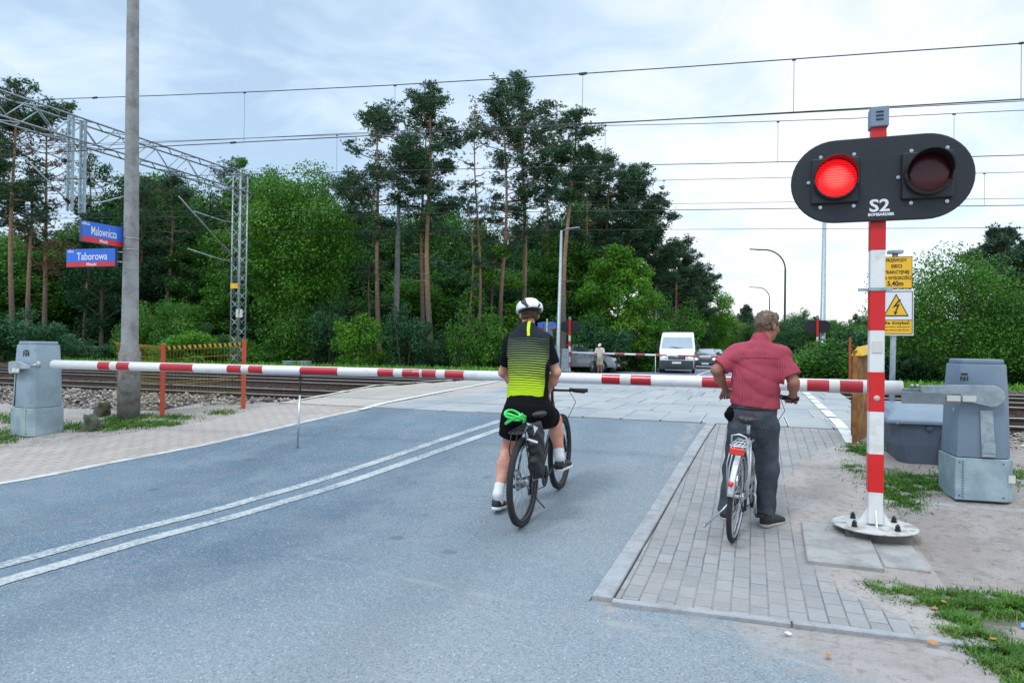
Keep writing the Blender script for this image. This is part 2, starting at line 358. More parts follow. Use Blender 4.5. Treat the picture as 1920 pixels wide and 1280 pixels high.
c=s.mix(scx.outputs[0],(.06,.05,.042),(.14,.12,.10)); c=s.mix(s.ramp(v.outputs['Distance'],.35,.6),c,(.015,.012,.01)); m_bed=s.done(c,v.outputs['Distance'],-1,.03)
s=SH('crossing_concrete',.85); sx=s.n('ShaderNodeSeparateXYZ'); s.t.links.new(s.vec,sx.inputs[0])
warm=s.ramp(s.mth('ADD',sx.outputs[0],s.mth('MULTIPLY',s.noise(.8,4),1.2)),-5.6,-4.6,1,0)
c=s.mix(s.ramp(s.noise(.9,5),.4,.62),(.25,.285,.31),(.32,.345,.36)); c=s.mix(warm,c,(.36,.32,.275))
c=s.mix(s.ramp(s.noise(5,7,.75),.45,.7,0,.45),c,(.25,.25,.25)); gi=s.n('ShaderNodeNewGeometry'); c=s.mix(s.ramp(gi.outputs['Random Per Island'],0,1,0,.3),c,(.5,.48,.45))
c=s.mix(s.ramp(s.noise(60,4,.8),.55,.7,0,.5),c,(.2,.2,.2)); m_panel=s.done(c,s.noise(40,4),.3,.005)
s=SH('worn_line',.8); a=s.noise(28,6,.8); k=s.ramp(s.mth('ADD',a,s.mth('MULTIPLY',s.noise(2.5,3),.35)),.60,.78)
c=s.mix(k,(.43,.455,.455),(.18,.225,.255)); m_line=s.done(c,a,.3,.004)
s=SH('fresh_line',.7); c=s.mix(s.ramp(s.noise(6,6,.8),.5,.68),(.66,.67,.66),(.42,.41,.39)); m_line2=s.done(c)
s=SH('grass_ground',.95); c=s.mix(s.ramp(s.noise(.8,6,.7),.4,.6),(.05,.095,.018),(.12,.135,.05)); m_gg=s.done(c,s.noise(30,4),.8,.03)
def lin(a,b,n): return [a+(b-a)*i/n for i in range(n+1)]
def interp(tab,y):
    if y<=tab[0][0]: return tab[0][1]
    for (a,u),(b,v) in zip(tab,tab[1:]):
        if y<=b: return u+(v-u)*(y-a)/(b-a)
    return tab[-1][1]
def sheet(name,ys,xl,xr,nx,dz,m,attrs={},kind='structure',zf=None,label=None):
    zf=zf and (lambda x,y,g=zf: zt(y)+g(x,y))
    """surface following the road profile between two side lines"""
    v=[];f=[]
    for y in ys:
        a,b=xl(y),xr(y)
        for i in range(nx+1):
            x=a+(b-a)*i/nx; v.append((x,y,(zf(x,y) if zf else zt(y))+dz))
    k=nx+1
    for j in range(len(ys)-1):
        for i in range(nx): f.append((j*k+i,j*k+i+1,(j+1)*k+i+1,(j+1)*k+i))
    o=npmesh(name,np.array(v),np.array(f),m,smooth=True)
    for an,fn in attrs.items():
        at=o.data.attributes.new(an,'FLOAT','POINT'); at.data.foreach_set('value',np.array([fn(p[0],p[1]) for p in v],dtype=np.float32))
    return tag(o,label,None,None,kind)
# side lines of the road
LK=[(-30,-8.6),(3,-7.35),(4.77,-7.11),(5.8,-6.9),(6.91,-6.43),(8.14,-6.05),(9.55,-5.72)]
SE=[(-30,-11.2),(3,-9.9),(5.93,-8.84),(6.89,-8.21),(7.98,-7.56),(9.55,-7.42)]
CL=[(-30,-5.2),(2.96,-4.39),(3.9,-4.33),(5.16,-4.16),(6.46,-3.84),(8.72,-3.24),(9.55,-3.10)]
def kx(y): return interp([(3.9,-.87),(5,-.86),(6.5,-.79),(9.55,-.58)],y)
def far_c(y): return -2.85+(0 if y<38 else .0011*(y-38)**2)
Y0=9.62           # asphalt ends, crossing begins
Y1=17.6
# base terrain, with a sunk bed for the tracks away from the crossing
def trench(x,y):
    side=ss(1.72,1.95,x)+(1-ss(-8.6,-8.2,x)) if y>18 else 1.
    if y>18 and -8.2<x<1.72: side=0.
    return -.24*min(1,max(0,side))*ss(10.1,10.5,y)*(1-ss(21.3,22.2,y))
ysb=lin(-60,0,6)+lin(.25,9,50)+lin(9.15,11,26)+lin(11.25,23,30)+lin(24,36,12)+[40,50,70,100,150,250,400,700,1200]
xsb=[-900,-400,-200,-120,-80,-60,-40,-30,-22,-16,-13]+lin(-11.5,-7.6,26)+[-7,-6,-4,-2,-1]+lin(-.6,3.6,28)+[4,5,7,10,15,22,30,45,70,110,200,400,900]
def grass_m(x,y):
    g=0.
    if x>1.2: g=max(g,.55*ss(2.2,5,x)) if y<9.5 else g
    g=max(g,math.exp(-(((x-1.2)/.35)**2+((y-4.5)/.35)**2))) ; g=max(g,math.exp(-(((x-1.25)/.2)**2+((y-3.7)/.6)**2)))
    g=max(g,.9*math.exp(-(((x-1.35)/.3)**2+((y-7.5)/.45)**2)))
    if x<-7: g=max(g,.42 if y<8.2 else .2)
    if y>23: g=1.
    return g
v=[(x,y,zt(y)+trench(x,y)-(.008 if y<9.3 else .03)) for y in ysb for x in xsb]; nx=len(xsb)
f=[(j*nx+i,j*nx+i+1,(j+1)*nx+i+1,(j+1)*nx+i) for j in range(len(ysb)-1) for i in range(nx-1)]
def region(x,y):
    if y>35.5 and x<-11.5: return 3
    if y>22.2: return 2
    if y>9.9 and (x>1.7 or x<-7.4): return 1
    if y>8.4 and x<-8.9: return 1
    return 0
mi=np.array([region((v[a][0]+v[c][0])/2,(v[a][1]+v[c][1])/2) for a,b,c,d in f])
o=npmesh('ground',np.array(v),np.array(f),[m_dirt,m_bed,m_gg,mat('forest_floor',(.045,.04,.022),.95,var=.3,vscale=1,col2=(.03,.045,.015),scale2=.6)],smooth=True,mi=mi); tag(o,kind='structure')
at=o.data.attributes.new('grass','FLOAT','POINT'); at.data.foreach_set('value',np.array([grass_m(p[0],p[1]) for p in v],dtype=np.float32))
# near road (covers the sandy lay-by in front of the pavement too)
def rr(y): return 3.4 if y<3.86 else kx(y)
def dirt_road(x,y):
    d=0.
    if y<4.4: d=ss(-.1,2.6,x+ (y-2.6)*1.1)*1.15
    d=max(d,.55*math.exp(-((x+.75)/.16)**2)*ss(3.4,3.8,y)); d=max(d,.5*math.exp(-((x+.95)**2/.03+(y-3.6)**2/.02)))
    return d
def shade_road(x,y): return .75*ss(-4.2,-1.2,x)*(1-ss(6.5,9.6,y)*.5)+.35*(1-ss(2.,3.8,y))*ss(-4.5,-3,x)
ys1=lin(-30,-1,12)+lin(-.6,3.86,60)
ys2=lin(3.861,9.62,90)
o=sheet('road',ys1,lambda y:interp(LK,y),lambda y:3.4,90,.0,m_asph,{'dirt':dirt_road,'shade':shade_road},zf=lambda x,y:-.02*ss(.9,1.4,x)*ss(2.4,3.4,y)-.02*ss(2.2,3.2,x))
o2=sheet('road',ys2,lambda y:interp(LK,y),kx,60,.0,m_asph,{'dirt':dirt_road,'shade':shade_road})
# centre double line, worn
for a,b in ((-.225,-.095),(.095,.225)):
    sheet('road_marking',lin(-8,9.6,120),lambda y,a=a:interp(CL,y)+a,lambda y,b=b:interp(CL,y)+b,2,.005,m_line)
# left pavement with kerb
sheet('pavement',lin(-12,9.6,80),lambda y:interp(SE,y),lambda y:interp(LK,y)-.1,6,.002,m_pavl,{'dirt':lambda x,y:.12+.5*ss(.25,0,x-interp(SE,y))})
sheet('kerb',lin(-12,9.6,80),lambda y:interp(LK,y)-.105,lambda y:interp(LK,y)+.015,2,.005,mat('pale_kerb',(.50,.50,.48),.85,var=.1,col2=(.36,.34,.31),scale2=4))
# right pavement: pavers, dirt creeping in from the right
EDGE=[(3.86,1.0),(4.2,.88),(4.6,.5),(5.5,.38),(6.4,.36),(7.3,.40),(7.9,.55),(8.4,.8),(9.0,1.15),(9.7,1.3)]
def dirt_pav(x,y):
    e=interp(EDGE,y); return 1.1*ss(e-.28,e+.22,x)+.42*ss(4.5,3.95,y)*ss(-.3,.3,x)+.25*math.exp(-((x+.45)/.18)**2-((y-7.2)/.9)**2)+.22*math.exp(-((x-.15)/.25)**2-((y-6.6)/1.2)**2)
sheet('pavement',lin(3.95,9.6,150),lambda y:kx(y)+.135,lambda y:1.42,60,.006,m_pav,{'dirt':dirt_pav},zf=lambda x,y:-.024*ss(.95,1.3,x))
mb=MB()
y=3.9
while y<9.55:
    y2=min(y+.98,9.6); a=[(kx(y)+.005,y+.004),(kx(y)+.125,y+.004),(kx(y2)+.125,y2-.004),(kx(y2)+.005,y2-.004)]
    mb.add([(p[0],p[1],zt(p[1])-.08) for p in a]+[(p[0],p[1],zt(p[1])+.022) for p in a],[(4,5,6,7),(0,1,5,4),(1,2,6,5),(2,3,7,6),(3,0,4,7)]); y=y2
tag(mb.build('kerb',m_kerb,bevel=.006),kind='structure')
mb=MB()
x=kx(3.9)+.13
while x<1.0:
    x2=x+.95; mb.box(((x+x2)/2,3.905+.035*(x+x2),.0-.012*ss(.2,.9,(x+x2)/2)),(x2-x-.006,.055,.05),rz=.0698,ry=.012); x=x2
tag(mb.build('kerb',m_kerb,bevel=.006),kind='structure')
# dark joint between kerb and pavers
sheet('pavement_joint',lin(3.93,9.6,40),lambda y:kx(y)+.12,lambda y:kx(y)+.14,1,.003,mat('joint_dirt',(.035,.03,.026),.95))
# slabs under the signal
mb=MB(); mb.box((.60,5.46,.02),(.46,.90,.10),rx=.05,rz=-.02); mb.box((.97,5.52,.012),(.27,.82,.085),rx=.05,rz=.01)
tag(mb.build('concrete_slab',m_concl,bevel=.008),kind='structure')
mb=MB(); mb.box((2.15,7.3,.165),(1.9,1.15,.05),rx=.075); tag(mb.build('concrete_slab',m_concl,bevel=.01),kind='structure')
# crossing slab panels between and beside the rails
RAILS=[11.05,12.485,14.95,16.385]
def pl_left(y): return interp([(9.62,-7.45),(11,-7.75),(14.7,-8.75),(18.6,-8.25)],y)
def pl_right(y): return interp([(9.62,1.45),(11,1.75),(18.6,2.0)],y)
def crossing():
    mb=MB(); rnd=random.Random(3)
    rows=[(9.64,10.98,.55),(11.12,12.415,.6),(12.555,13.7,.6),(13.72,14.88,.6),(15.02,16.315,.6),(16.455,17.6,.6),(17.62,18.3,.6)]
    for k,(a,b,wd) in enumerate(rows):
        x=-8.9+.17*k
        while x<2.2:
            x2=x+wd; la,ra=pl_left((a+b)/2),pl_right((a+b)/2)
            u,v_=max(x,la),min(x2,ra)
            if v_-u>.05:
                dz=rnd.uniform(-.003,.003); mb.box(((u+v_)/2,(a+b)/2,.31+dz),(v_-u-.016,b-a-.012,.30))
            x=x2
    return tag(mb.build('crossing_panels',m_panel,bevel=.006),kind='structure')
crossing()
mb=MB(); mb.box((-2.95,13.95,.30),(9.1,8.7,.2)); tag(mb.build('crossing_base',mat('gap_dirt',(.05,.047,.042),.95)),kind='structure')
# steel edging strips with a polished look along part of the joints
mb=MB()
for k,(a,b) in enumerate([(9.64,10.98),(11.12,12.415),(12.555,13.7),(15.02,16.315)]):
    x=-8.9+.17*k
    while x<1.6:
        if x>-2.6:
            for s_ in (-.016,.016): mb.box((x+s_,(a+b)/2,.4655),(.012,b-a-.03,.004))
        x+=.55 if k==0 else .6
for y in (12.40,12.57,14.87,16.47): mb.box((.1,y,.4655),(3.6,.014,.004))
tag(mb.build('crossing_edging',mat('pale_steel_edge',(.55,.57,.58),.5,.2)),kind='structure')
# edge lines across the crossing
sheet('road_marking',lin(9.62,18.2,30),lambda y:pl_left(y)+.0,lambda y:pl_left(y)+.10,1,.013,mat('cream_line',(.62,.58,.44),.8,col2=(.4,.37,.3)))
sheet('road_marking',lin(9.3,18.2,30),lambda y:interp([(9.4,-5.78),(12.2,-6.12),(18.2,-6.8)],y)-.06,lambda y:interp([(9.4,-5.78),(12.2,-6.12),(18.2,-6.8)],y)+.06,1,.0145,m_line2)
for a,b in [(8.75,10.95),(11.15,12.4),(12.6,13.9),(14.0,14.88),(15.05,16.3),(16.5,17.4)]:
    sheet('road_marking',lin(a,b,4),lambda y:interp([(8.75,1.10),(18,1.2)],y)-.07,lambda y:interp([(8.75,1.10),(18,1.2)],y)+.07,1,.015,m_line2)
# far road
sheet('road',lin(18.3,34,14)+lin(36,120,26)+[160,240,400],lambda y:far_c(y)-(3.1+.6*ss(24,18.3,y)),lambda y:far_c(y)+3.1+.9*ss(24,18.3,y),8,-.003,m_asph2)
sheet('road_marking',lin(24,120,50),lambda y:far_c(y)-.06,lambda y:far_c(y)+.06,1,.004,m_line2)
sheet('road',lin(30,44,6),lambda y:-40 if y>=34 else -13,lambda y:far_c(y)-3.05,8,-.011,m_asph2)
sheet('verge',lin(34,120,20),lambda y:far_c(y)+3.1,lambda y:far_c(y)+4.3,1,.0,mat('verge_gravel',(.30,.28,.25),.95,col2=(.12,.16,.06),scale2=1.5))
# ---------------------------------------------------------------- tracks
def railpair(ys,name,spans,z=.46):
    for (xa,xb) in spans:
        for yy in ys:
            mb=MB(); prof=[(-.075,-.172),(.075,-.172),(.075,-.16),(.012,-.14),(.012,-.045),(.036,-.03),(.036,-.004),(.03,0),(-.03,0),(-.036,-.004),(-.036,-.03),(-.012,-.045),(-.012,-.14),(-.075,-.16)]
            k=len(prof); xs=lin(xa,xb,6)
            vs=[(x,yy+p[0],z+p[1]) for x in xs for p in prof]
            for i in range(len(xs)-1):
                for j in range(k):
                    j2=(j+1)%k; mb.add([vs[i*k+j],vs[i*k+j2],vs[(i+1)*k+j2],vs[(i+1)*k+j]],[(0,1,2,3)],1 if j in (6,7,8) else 0)
            tag(mb.build('rail',[m_rust,m_rail]),kind='structure')
railpair(RAILS,'rail',[(-160,90)],.462)
railpair([18.4,19.835],'rail',[(-160,-8.3),(2.1,90)],.44)
m_sleep=mat('dark_sleeper',(.07,.058,.048),.9,var=.25,vscale=5,bump=.4)
mb=MB(); rnd=random.Random(5)
for yc,(zz) in ((11.77,.29),(15.67,.29),(19.12,.27)):
    for (a,b) in ((-75,-8.1 if yc<18 else -8.6),(2.2,40)):
        x=a
        while x<b:
            mb.box((x,yc,zz-.07+rnd.uniform(-.005,.005)),(.25,2.55,.14)); x+=.6
tag(mb.build('sleepers',m_sleep,bevel=.012),kind='stuff'); bpy.context.view_layer.update()
mb=MB()
for yr in RAILS+[18.4,19.835]:
    for (a,b) in ((-40,-8.2),(2.3,20)):
        x=a+(0 if abs((a-(-75))%.6)<1 else 0); x=-75
        while x<b:
            if x>=a or False:
                for s_ in (-.1,.1): mb.box((x,yr+s_,.305),(.09,.05,.05)); mb.cyl((x,yr+s_,.3),(x,yr+s_,.37),.017,6)
            x+=.6
        if a>0:
            x=2.2
            while x<b:
                for s_ in (-.1,.1): mb.box((x,yr+s_,.305),(.09,.05,.05)); mb.cyl((x,yr+s_,.3),(x,yr+s_,.37),.017,6)
                x+=.6
tag(mb.build('rail_fastenings',m_rust),kind='stuff')
# ballast stones
def stones(name,n,fn,smin,smax,mats,seed,flat=.7,label=None):
    rg=np.random.default_rng(seed)
    base=np.array([(1,0,0),(-1,0,0),(0,1,0),(0,-1,0),(0,0,1),(0,0,-1),(.7,.7,.2),(-.7,.6,.3),(.6,-.7,-.2),(-.6,-.6,.5)],float)[:6]
    fs=np.array([(0,2,4),(2,1,4),(1,3,4),(3,0,4),(2,0,5),(1,2,5),(3,1,5),(0,3,5)])
    P=np.array([fn(rg) for _ in range(n)]); S_=rg.uniform(smin,smax,(n,1,1))
    B=base[None]*rg.uniform(.55,1.25,(n,6,1))*S_+rg.normal(0,.18,(n,6,3))*S_
    B[:,:,2]*=flat; a=rg.uniform(0,6.28,n); ca,sa=np.cos(a),np.sin(a)
    X=B[:,:,0]*ca[:,None]-B[:,:,1]*sa[:,None]; Yy=B[:,:,0]*sa[:,None]+B[:,:,1]*ca[:,None]
    V=np.stack([X,Yy,B[:,:,2]],2)+P[:,None]; F_=fs[None]+(np.arange(n)*6)[:,None,None]
    return tag(npmesh(name,V.reshape(-1,3),F_.reshape(-1,3),mats),label,None,None,'stuff')
m_stone=mat('ballast_stone',(.30,.27,.24),.9,var=.1,island=.6,col2=(.19,.165,.14),scale2=2.)
def b_left(rg):
    y=rg.uniform(8.3,10.95); x=rg.uniform(-19,-7.62 if y>9.4 else -7.9)
    if x>-7.95-(9.8-y)*1.0 and y<9.8: x-=1.6
    return x,y,zt(y)+trench(x,y)+rg.uniform(-.02,.035)
stones('ballast',5200,b_left,.018,.05,m_stone,1)
stones('ballast',1600,lambda rg:(lambda x,y:(x,y,zt(y)+trench(x,y)+rg.uniform(-.02,.03)))(rg.uniform(1.95,8),rg.uniform(8.9,10.95)),.02,.05,m_stone,2)
m_stone2=mat('sooty_stone',(.13,.105,.085),.95,var=.1,island=.6)
stones('ballast',5000,lambda rg:(lambda x,y:(x,y,.22+rg.uniform(-.02,.05)))(rg.uniform(-26,-8.4),rg.uniform(10.9,21.6)),.02,.05,m_stone2,3)
stones('ballast',2200,lambda rg:(lambda x,y:(x,y,.22+rg.uniform(-.02,.05)))(rg.uniform(2.1,12),rg.uniform(10.9,21.6)),.02,.05,m_stone2,4)
# pebbles and crumbs on the sandy ground
def peb(rg):
    x=rg.uniform(.4,5); y=rg.uniform(2.2,8.6); return x,y,zt(y)-.022+.001
stones('pebbles',900,peb,.004,.014,mat('pebble',(.2,.18,.165),.9,island=.5),6,.6)
# grass: many blades
def blades(name,n,fn,h0,h1,m,seed,wd=.006,lean=.5):
    rg=np.random.default_rng(seed); P=np.array([fn(rg) for _ in range(n)]); h=rg.uniform(h0,h1,n)*P[:,3]
    a=rg.uniform(0,6.28,n); d=np.stack([np.cos(a),np.sin(a),0*a],1); s_=np.stack([-np.sin(a),np.cos(a),0*a],1)*wd*rg.uniform(.6,1.5,(n,1))
    l=rg.uniform(.1,lean,n)[:,None]*h[:,None]; up=np.array([0,0,1.])*h[:,None]
    b=P[:,:3]
    V=np.stack([b-s_,b+s_,b+up*.6+d*l*.4+s_*.7,b+up+d*l,b+up*.6+d*l*.4-s_*.7],1)
    F_=np.array([(0,1,2,4),(4,2,3,3)])
    f4=np.array([[0,1,2,4]])[None]+(np.arange(n)*5)[:,None,None]
    f3=np.array([[4,2,3]])[None]+(np.arange(n)*5)[:,None,None]
    me=bpy.data.meshes.new(name); me.from_pydata(V.reshape(-1,3).tolist(),[],f4.reshape(-1,4).tolist()+f3.reshape(-1,3).tolist()); me.materials.append(m)
    o=bpy.data.objects.new(name,me); COL.objects.link(o); return tag(o,kind='stuff')
m_grass=mat('grass_blade',(.075,.20,.018),.6,var=.3,vscale=3,island=.5,trans=.3,col2=(.17,.22,.05),fac2=(.5,.7),scale2=2.5)
m_grass2=mat('grass_far',(.10,.27,.02),.7,var=.25,vscale=1,island=.4,trans=.3)
def clumps(cs,sd=1.):
    tot=sum(c[4] for c in cs)
    def fn(rg):
        while True:
            c=cs[rg.choice(len(cs),p=[q[4]/tot for q in cs])]
            x=c[0]+rg.normal(0,c[2]*.5); y=c[1]+rg.normal(0,c[3]*.5)
            if math.sin(x*23+y*9)+math.sin(y*31-x*13)+math.sin(x*57+y*41)*.6>-.3+rg.uniform(-1,.6): break
        return x,y,zt(y)+trench(x,y)-.012, rg.uniform(.5,1.)
    return fn
blades('grass',52000,clumps([(.80,4.72,.14,.1,1.2),(1.05,4.6,.26,.17,5),(1.42,4.68,.3,.16,5),(1.8,4.75,.3,.2,3),(1.05,4.1,.11,.12,1.6),(1.2,3.85,.16,.22,5),(1.28,3.55,.17,.26,5),(1.4,3.2,.2,.3,4),(1.05,4.33,.1,.1,1)]),.014,.05,m_grass,11,.0034,1.7)
blades('grass',15000,clumps([(1.22,6.85,.22,.35,2),(1.35,7.3,.4,.3,3),(1.1,8.45,.16,.2,2),(.98,7.7,.1,.2,.8),(2.3,7.9,.5,.3,1.5),(1.7,7.45,.4,.22,2),(2.9,7.6,.6,.3,2),(1.35,8.7,.3,.2,1)]),.015,.055,m_grass,12,.004,1.5)
blades('grass',16000,clumps([(-8.9,7.25,.5,.18,3),(-8.6,7.55,.5,.2,4),(-9.0,7.9,.3,.25,4),(-9.6,7.1,.5,.3,2),(-10.1,6.4,.5,.5,5),(-9.6,6.3,.35,.3,3),(-8.1,7.7,.35,.15,2),(-8.3,8.1,.4,.2,1.5),(-7.85,8.6,.25,.2,.7),(-11,7.4,.8,.4,3)]),.02,.075,m_grass,13,.005,1.4)
blades('grass',26000,lambda rg:(lambda x,y:(x,y,zt(y)-.04,rg.uniform(.6,1.)))(-9-rg.uniform(0,1)**1.5*60,rg.uniform(22.3,30)),.12,.42,m_grass2,14,.03,.7)
blades('grass',12000,lambda rg:(lambda x,y:(x,y,zt(y)-.04,rg.uniform(.6,1.)))(2.6+rg.uniform(0,1)**1.3*34,rg.uniform(22.3,29)),.08,.3,m_grass2,15,.025,.8)
# fallen leaves and litter
rnd=random.Random(8)
m_leaf=mat('fallen_leaf',(.42,.18,.05),.8,var=.3)
for i,(x,y) in enumerate([(.98,4.42),(1.15,4.05),(1.05,4.55),(1.45,4.45),(.18,3.75),(.35,3.55),(.62,3.2),(.85,3.9),(.0,6.5)]):
    mb=MB(); a=rnd.uniform(0,6); r=rnd.uniform(.015,.028); pts=[]
    for k in range(7):
        q=a+k*2*math.pi/7; rr_=r*(1.5 if k==0 else .8)*rnd.uniform(.8,1.2); pts.append((x+math.cos(q)*rr_,y+math.sin(q)*rr_,zt(y)+.012+rnd.uniform(0,.012)))
    mb.add(pts+[(x,y,zt(y)+.026)],[(k,(k+1)%7,7) for k in range(7)])
    lab=['curled orange leaf in the grass below the signal slabs','orange brown leaf at the edge of the near grass patch','small dry leaf on the grass beside the sand','dry leaf on bare sand right of the pavers','small pale leaf at the front edge of the pavement','dry leaf on the sandy asphalt in front of the pavers','dry leaf on the sand nearest the viewer, below the pavement edge','dry leaf at the right end of the front pavement edging','dry leaf on the pavers behind the bicycle of the man in the red shirt'][i]
    tag(mb.build('fallen_leaf',m_leaf if i!=4 else m_line2),lab,'leaf','fallen leaves')
mb=MB(); mb.add([(1.36,4.33,0),(1.42,4.31,.012),(1.44,4.35,.004),(1.40,4.38,.02),(1.37,4.37,.008)],[(0,1,2),(0,2,3),(0,3,4)])
tag(mb.build('litter_scrap',mat('blue_plastic',(.12,.3,.75),.5)),'scrap of blue plastic on the sand beside the grass','litter')
# ================================================================= implicit-surface modeller for bodies and clothes
class SDF:
    def __init__(s,lo,hi,res):
        s.res=res; s.lo=np.array(lo,float); s.n=np.ceil((np.array(hi)-s.lo)/res).astype(int)+1
        s.f=np.full(s.n,1.,np.float32)
    def _sub(s,lo,hi,mar):
        a=np.maximum(0,np.floor((np.array(lo)-mar-s.lo)/s.res).astype(int)); b=np.minimum(s.n,np.ceil((np.array(hi)+mar-s.lo)/s.res).astype(int)+1)
        if (b<=a).any(): return None
        sl=tuple(slice(a[i],b[i]) for i in range(3))
        g=np.meshgrid(*[s.lo[i]+s.res*np.arange(a[i],b[i]) for i in range(3)],indexing='ij')
        return sl,np.stack(g,-1).astype(np.float32)
    def _mix(s,sl,d,k):
        f=s.f[sl]; h=np.clip(.5+.5*(f-d)/max(k,1e-5),0,1); s.f[sl]=f*(1-h)+d*h-k*h*(1-h)
    def cap(s,a,b,ra,rb=None,k=.02,flat=None):
        rb=ra if rb is None else rb; a=np.array(a,float); b=np.array(b,float); r=max(ra,rb)
        q=s._sub(np.minimum(a,b)-r,np.maximum(a,b)+r,k+.03)
        if q is None: return s
        sl,P=q; ab=b-a; t=np.clip(((P-a)@ab)/max(ab@ab,1e-9),0,1)
        D=P-(a+t[...,None]*ab)
        if flat is not None:   # flatten along a direction
            n,fk=flat; n=np.array(n,float)/np.linalg.norm(n); D=D+((D@n)*(1/fk-1))[...,None]*n
        s._mix(sl,np.linalg.norm(D,axis=-1)-(ra+(rb-ra)*t),k); return s
    def chain(s,pts,rs,k=.02,flat=None):
        for i in range(len(pts)-1): s.cap(pts[i],pts[i+1],rs[i],rs[i+1],k,flat)
        return s
    def ell(s,c,r,M=None,k=.02,sub=False):
        c=np.array(c,float); r=np.array(r,float); q=s._sub(c-r.max(),c+r.max(),k+.02)
        if q is None: return s
        sl,P=q; D=P-c
        if M is not None: D=D@M          # columns of M are the local axes
        k0=np.linalg.norm(D/r,axis=-1)+1e-6; k1=np.linalg.norm(D/(r*r),axis=-1)+1e-6; d=k0*(k0-1)/k1
        if sub: s.f[sl]=np.maximum(s.f[sl],-d)
        else: s._mix(sl,d,k)
        return s
    def loft(s,secs,k=.02,open_=False):
        """secs: (z, cx, cy, half width, half depth, yaw) from low to high"""
        A_=np.array(secs,float); q=s._sub((A_[:,1].min()-.4,A_[:,2].min()-.3,A_[0,0]),(A_[:,1].max()+.4,A_[:,2].max()+.3,A_[-1,0]),k+.03)
        sl,P=q; z=P[...,2]; g=[np.interp(z,A_[:,0],A_[:,i]) for i in range(1,6)]
        dx=P[...,0]-g[0]; dy=P[...,1]-g[1]; c_,s_=np.cos(g[4]),np.sin(g[4]); u=dx*c_+dy*s_; v=-dx*s_+dy*c_
        e=2.5; rr=((np.abs(u)/g[2])**e+(np.abs(v)/g[3])**e)**(1/e)
        d=(rr-1)*np.minimum(g[2],g[3]); d=np.maximum(d,np.maximum(A_[0,0]-z,z-A_[-1,0])); s._mix(sl,d,k); return s
    def cut(s,p,n):     # keep the half-space n.(x-p)<0
        g=[s.lo[i]+s.res*np.arange(s.n[i]) for i in range(3)]; n=np.array(n,float); n/=np.linalg.norm(n)
        d=((g[0]-p[0])*n[0])[:,None,None]+((g[1]-p[1])*n[1])[None,:,None]+((g[2]-p[2])*n[2])[None,None,:]
        s.f=np.maximum(s.f,d).astype(np.float32); return s
    def wrinkle(s,amp,fn):
        g=np.meshgrid(*[s.lo[i]+s.res*np.arange(s.n[i]) for i in range(3)],indexing='ij')
        m=np.abs(s.f)<.05; s.f[m]+=(amp*fn(g[0][m],g[1][m],g[2][m])).astype(np.float32); return s
    def mesh(s,name,mt,parent=None,relax=1):
        f=s.f; ins=f<0
        n=np.array(f.shape)-1
        c=[(i,j,k) for i in (0,1) for j in (0,1) for k in (0,1)]
        cnt=sum(ins[i:n[0]+i,j:n[1]+j,k:n[2]+k].astype(np.int8) for i,j,k in c)
        cells=np.argwhere((cnt>0)&(cnt<8)); idx=-np.ones(tuple(n),np.int32); idx[cells[:,0],cells[:,1],cells[:,2]]=np.arange(len(cells))
        vals={q:f[cells[:,0]+q[0],cells[:,1]+q[1],cells[:,2]+q[2]] for q in c}
        acc=np.zeros((len(cells),3)); w_=np.zeros(len(cells))
        for a in c:
            for ax in range(3):
                if a[ax]: continue
                b=list(a); b[ax]=1; b=tuple(b); va,vb=vals[a],vals[b]; m=(va<0)!=(vb<0)
                t=np.where(m,va/np.where(np.abs(va-vb)<1e-9,1,va-vb),0); p=np.array(a,float)[None]+0*acc; p[:,ax]+=t
                acc[m]+=p[m]; w_+=m
        V=(cells+acc/np.maximum(w_,1)[:,None])*s.res+s.lo
        F_=[]
        for ax in range(3):
            sh=[slice(1,n[i]) for i in range(3)]; sh[ax]=slice(0,n[ax]); sh2=list(sh); sh2[ax]=slice(1,n[ax]+1)
            a=ins[tuple(sh)]; b=ins[tuple(sh2)]; e=np.argwhere(a!=b)
            if not len(e): continue
            off=np.array([1,1,1]); off[ax]=0; e=e+off; o1,o2=[i for i in range(3) if i!=ax]
            def cell(d1,d2):
                q=e.copy(); q[:,o1]-=d1; q[:,o2]-=d2; return idx[q[:,0],q[:,1],q[:,2]]
            quad=np.stack([cell(1,1),cell(0,1),cell(0,0),cell(1,0)],1); inside=ins[e[:,0],e[:,1],e[:,2]]
            flip=inside if ax!=1 else ~inside
            quad[~flip]=quad[~flip][:,::-1]; F_.append(quad)
        F_=np.concatenate(F_); F_=F_[(F_>=0).all(1)]
        for _ in range(relax):
            ac=np.zeros_like(V); ct=np.zeros(len(V))
            for i in range(4):
                a,b=F_[:,i],F_[:,(i+1)%4]; np.add.at(ac,a,V[b]); np.add.at(ac,b,V[a]); np.add.at(ct,a,1); np.add.at(ct,b,1)
            V=V*.5+.5*ac/np.maximum(ct,1)[:,None]
        return npmesh(name,V,F_,mt,parent,smooth=True)
def frame(fwd,up=(0,0,1)):
    f=Vector(fwd).normalized(); r=f.cross(Vector(up)).normalized(); u=r.cross(f); return np.array([r,f,u]).T   # columns right, forward, up
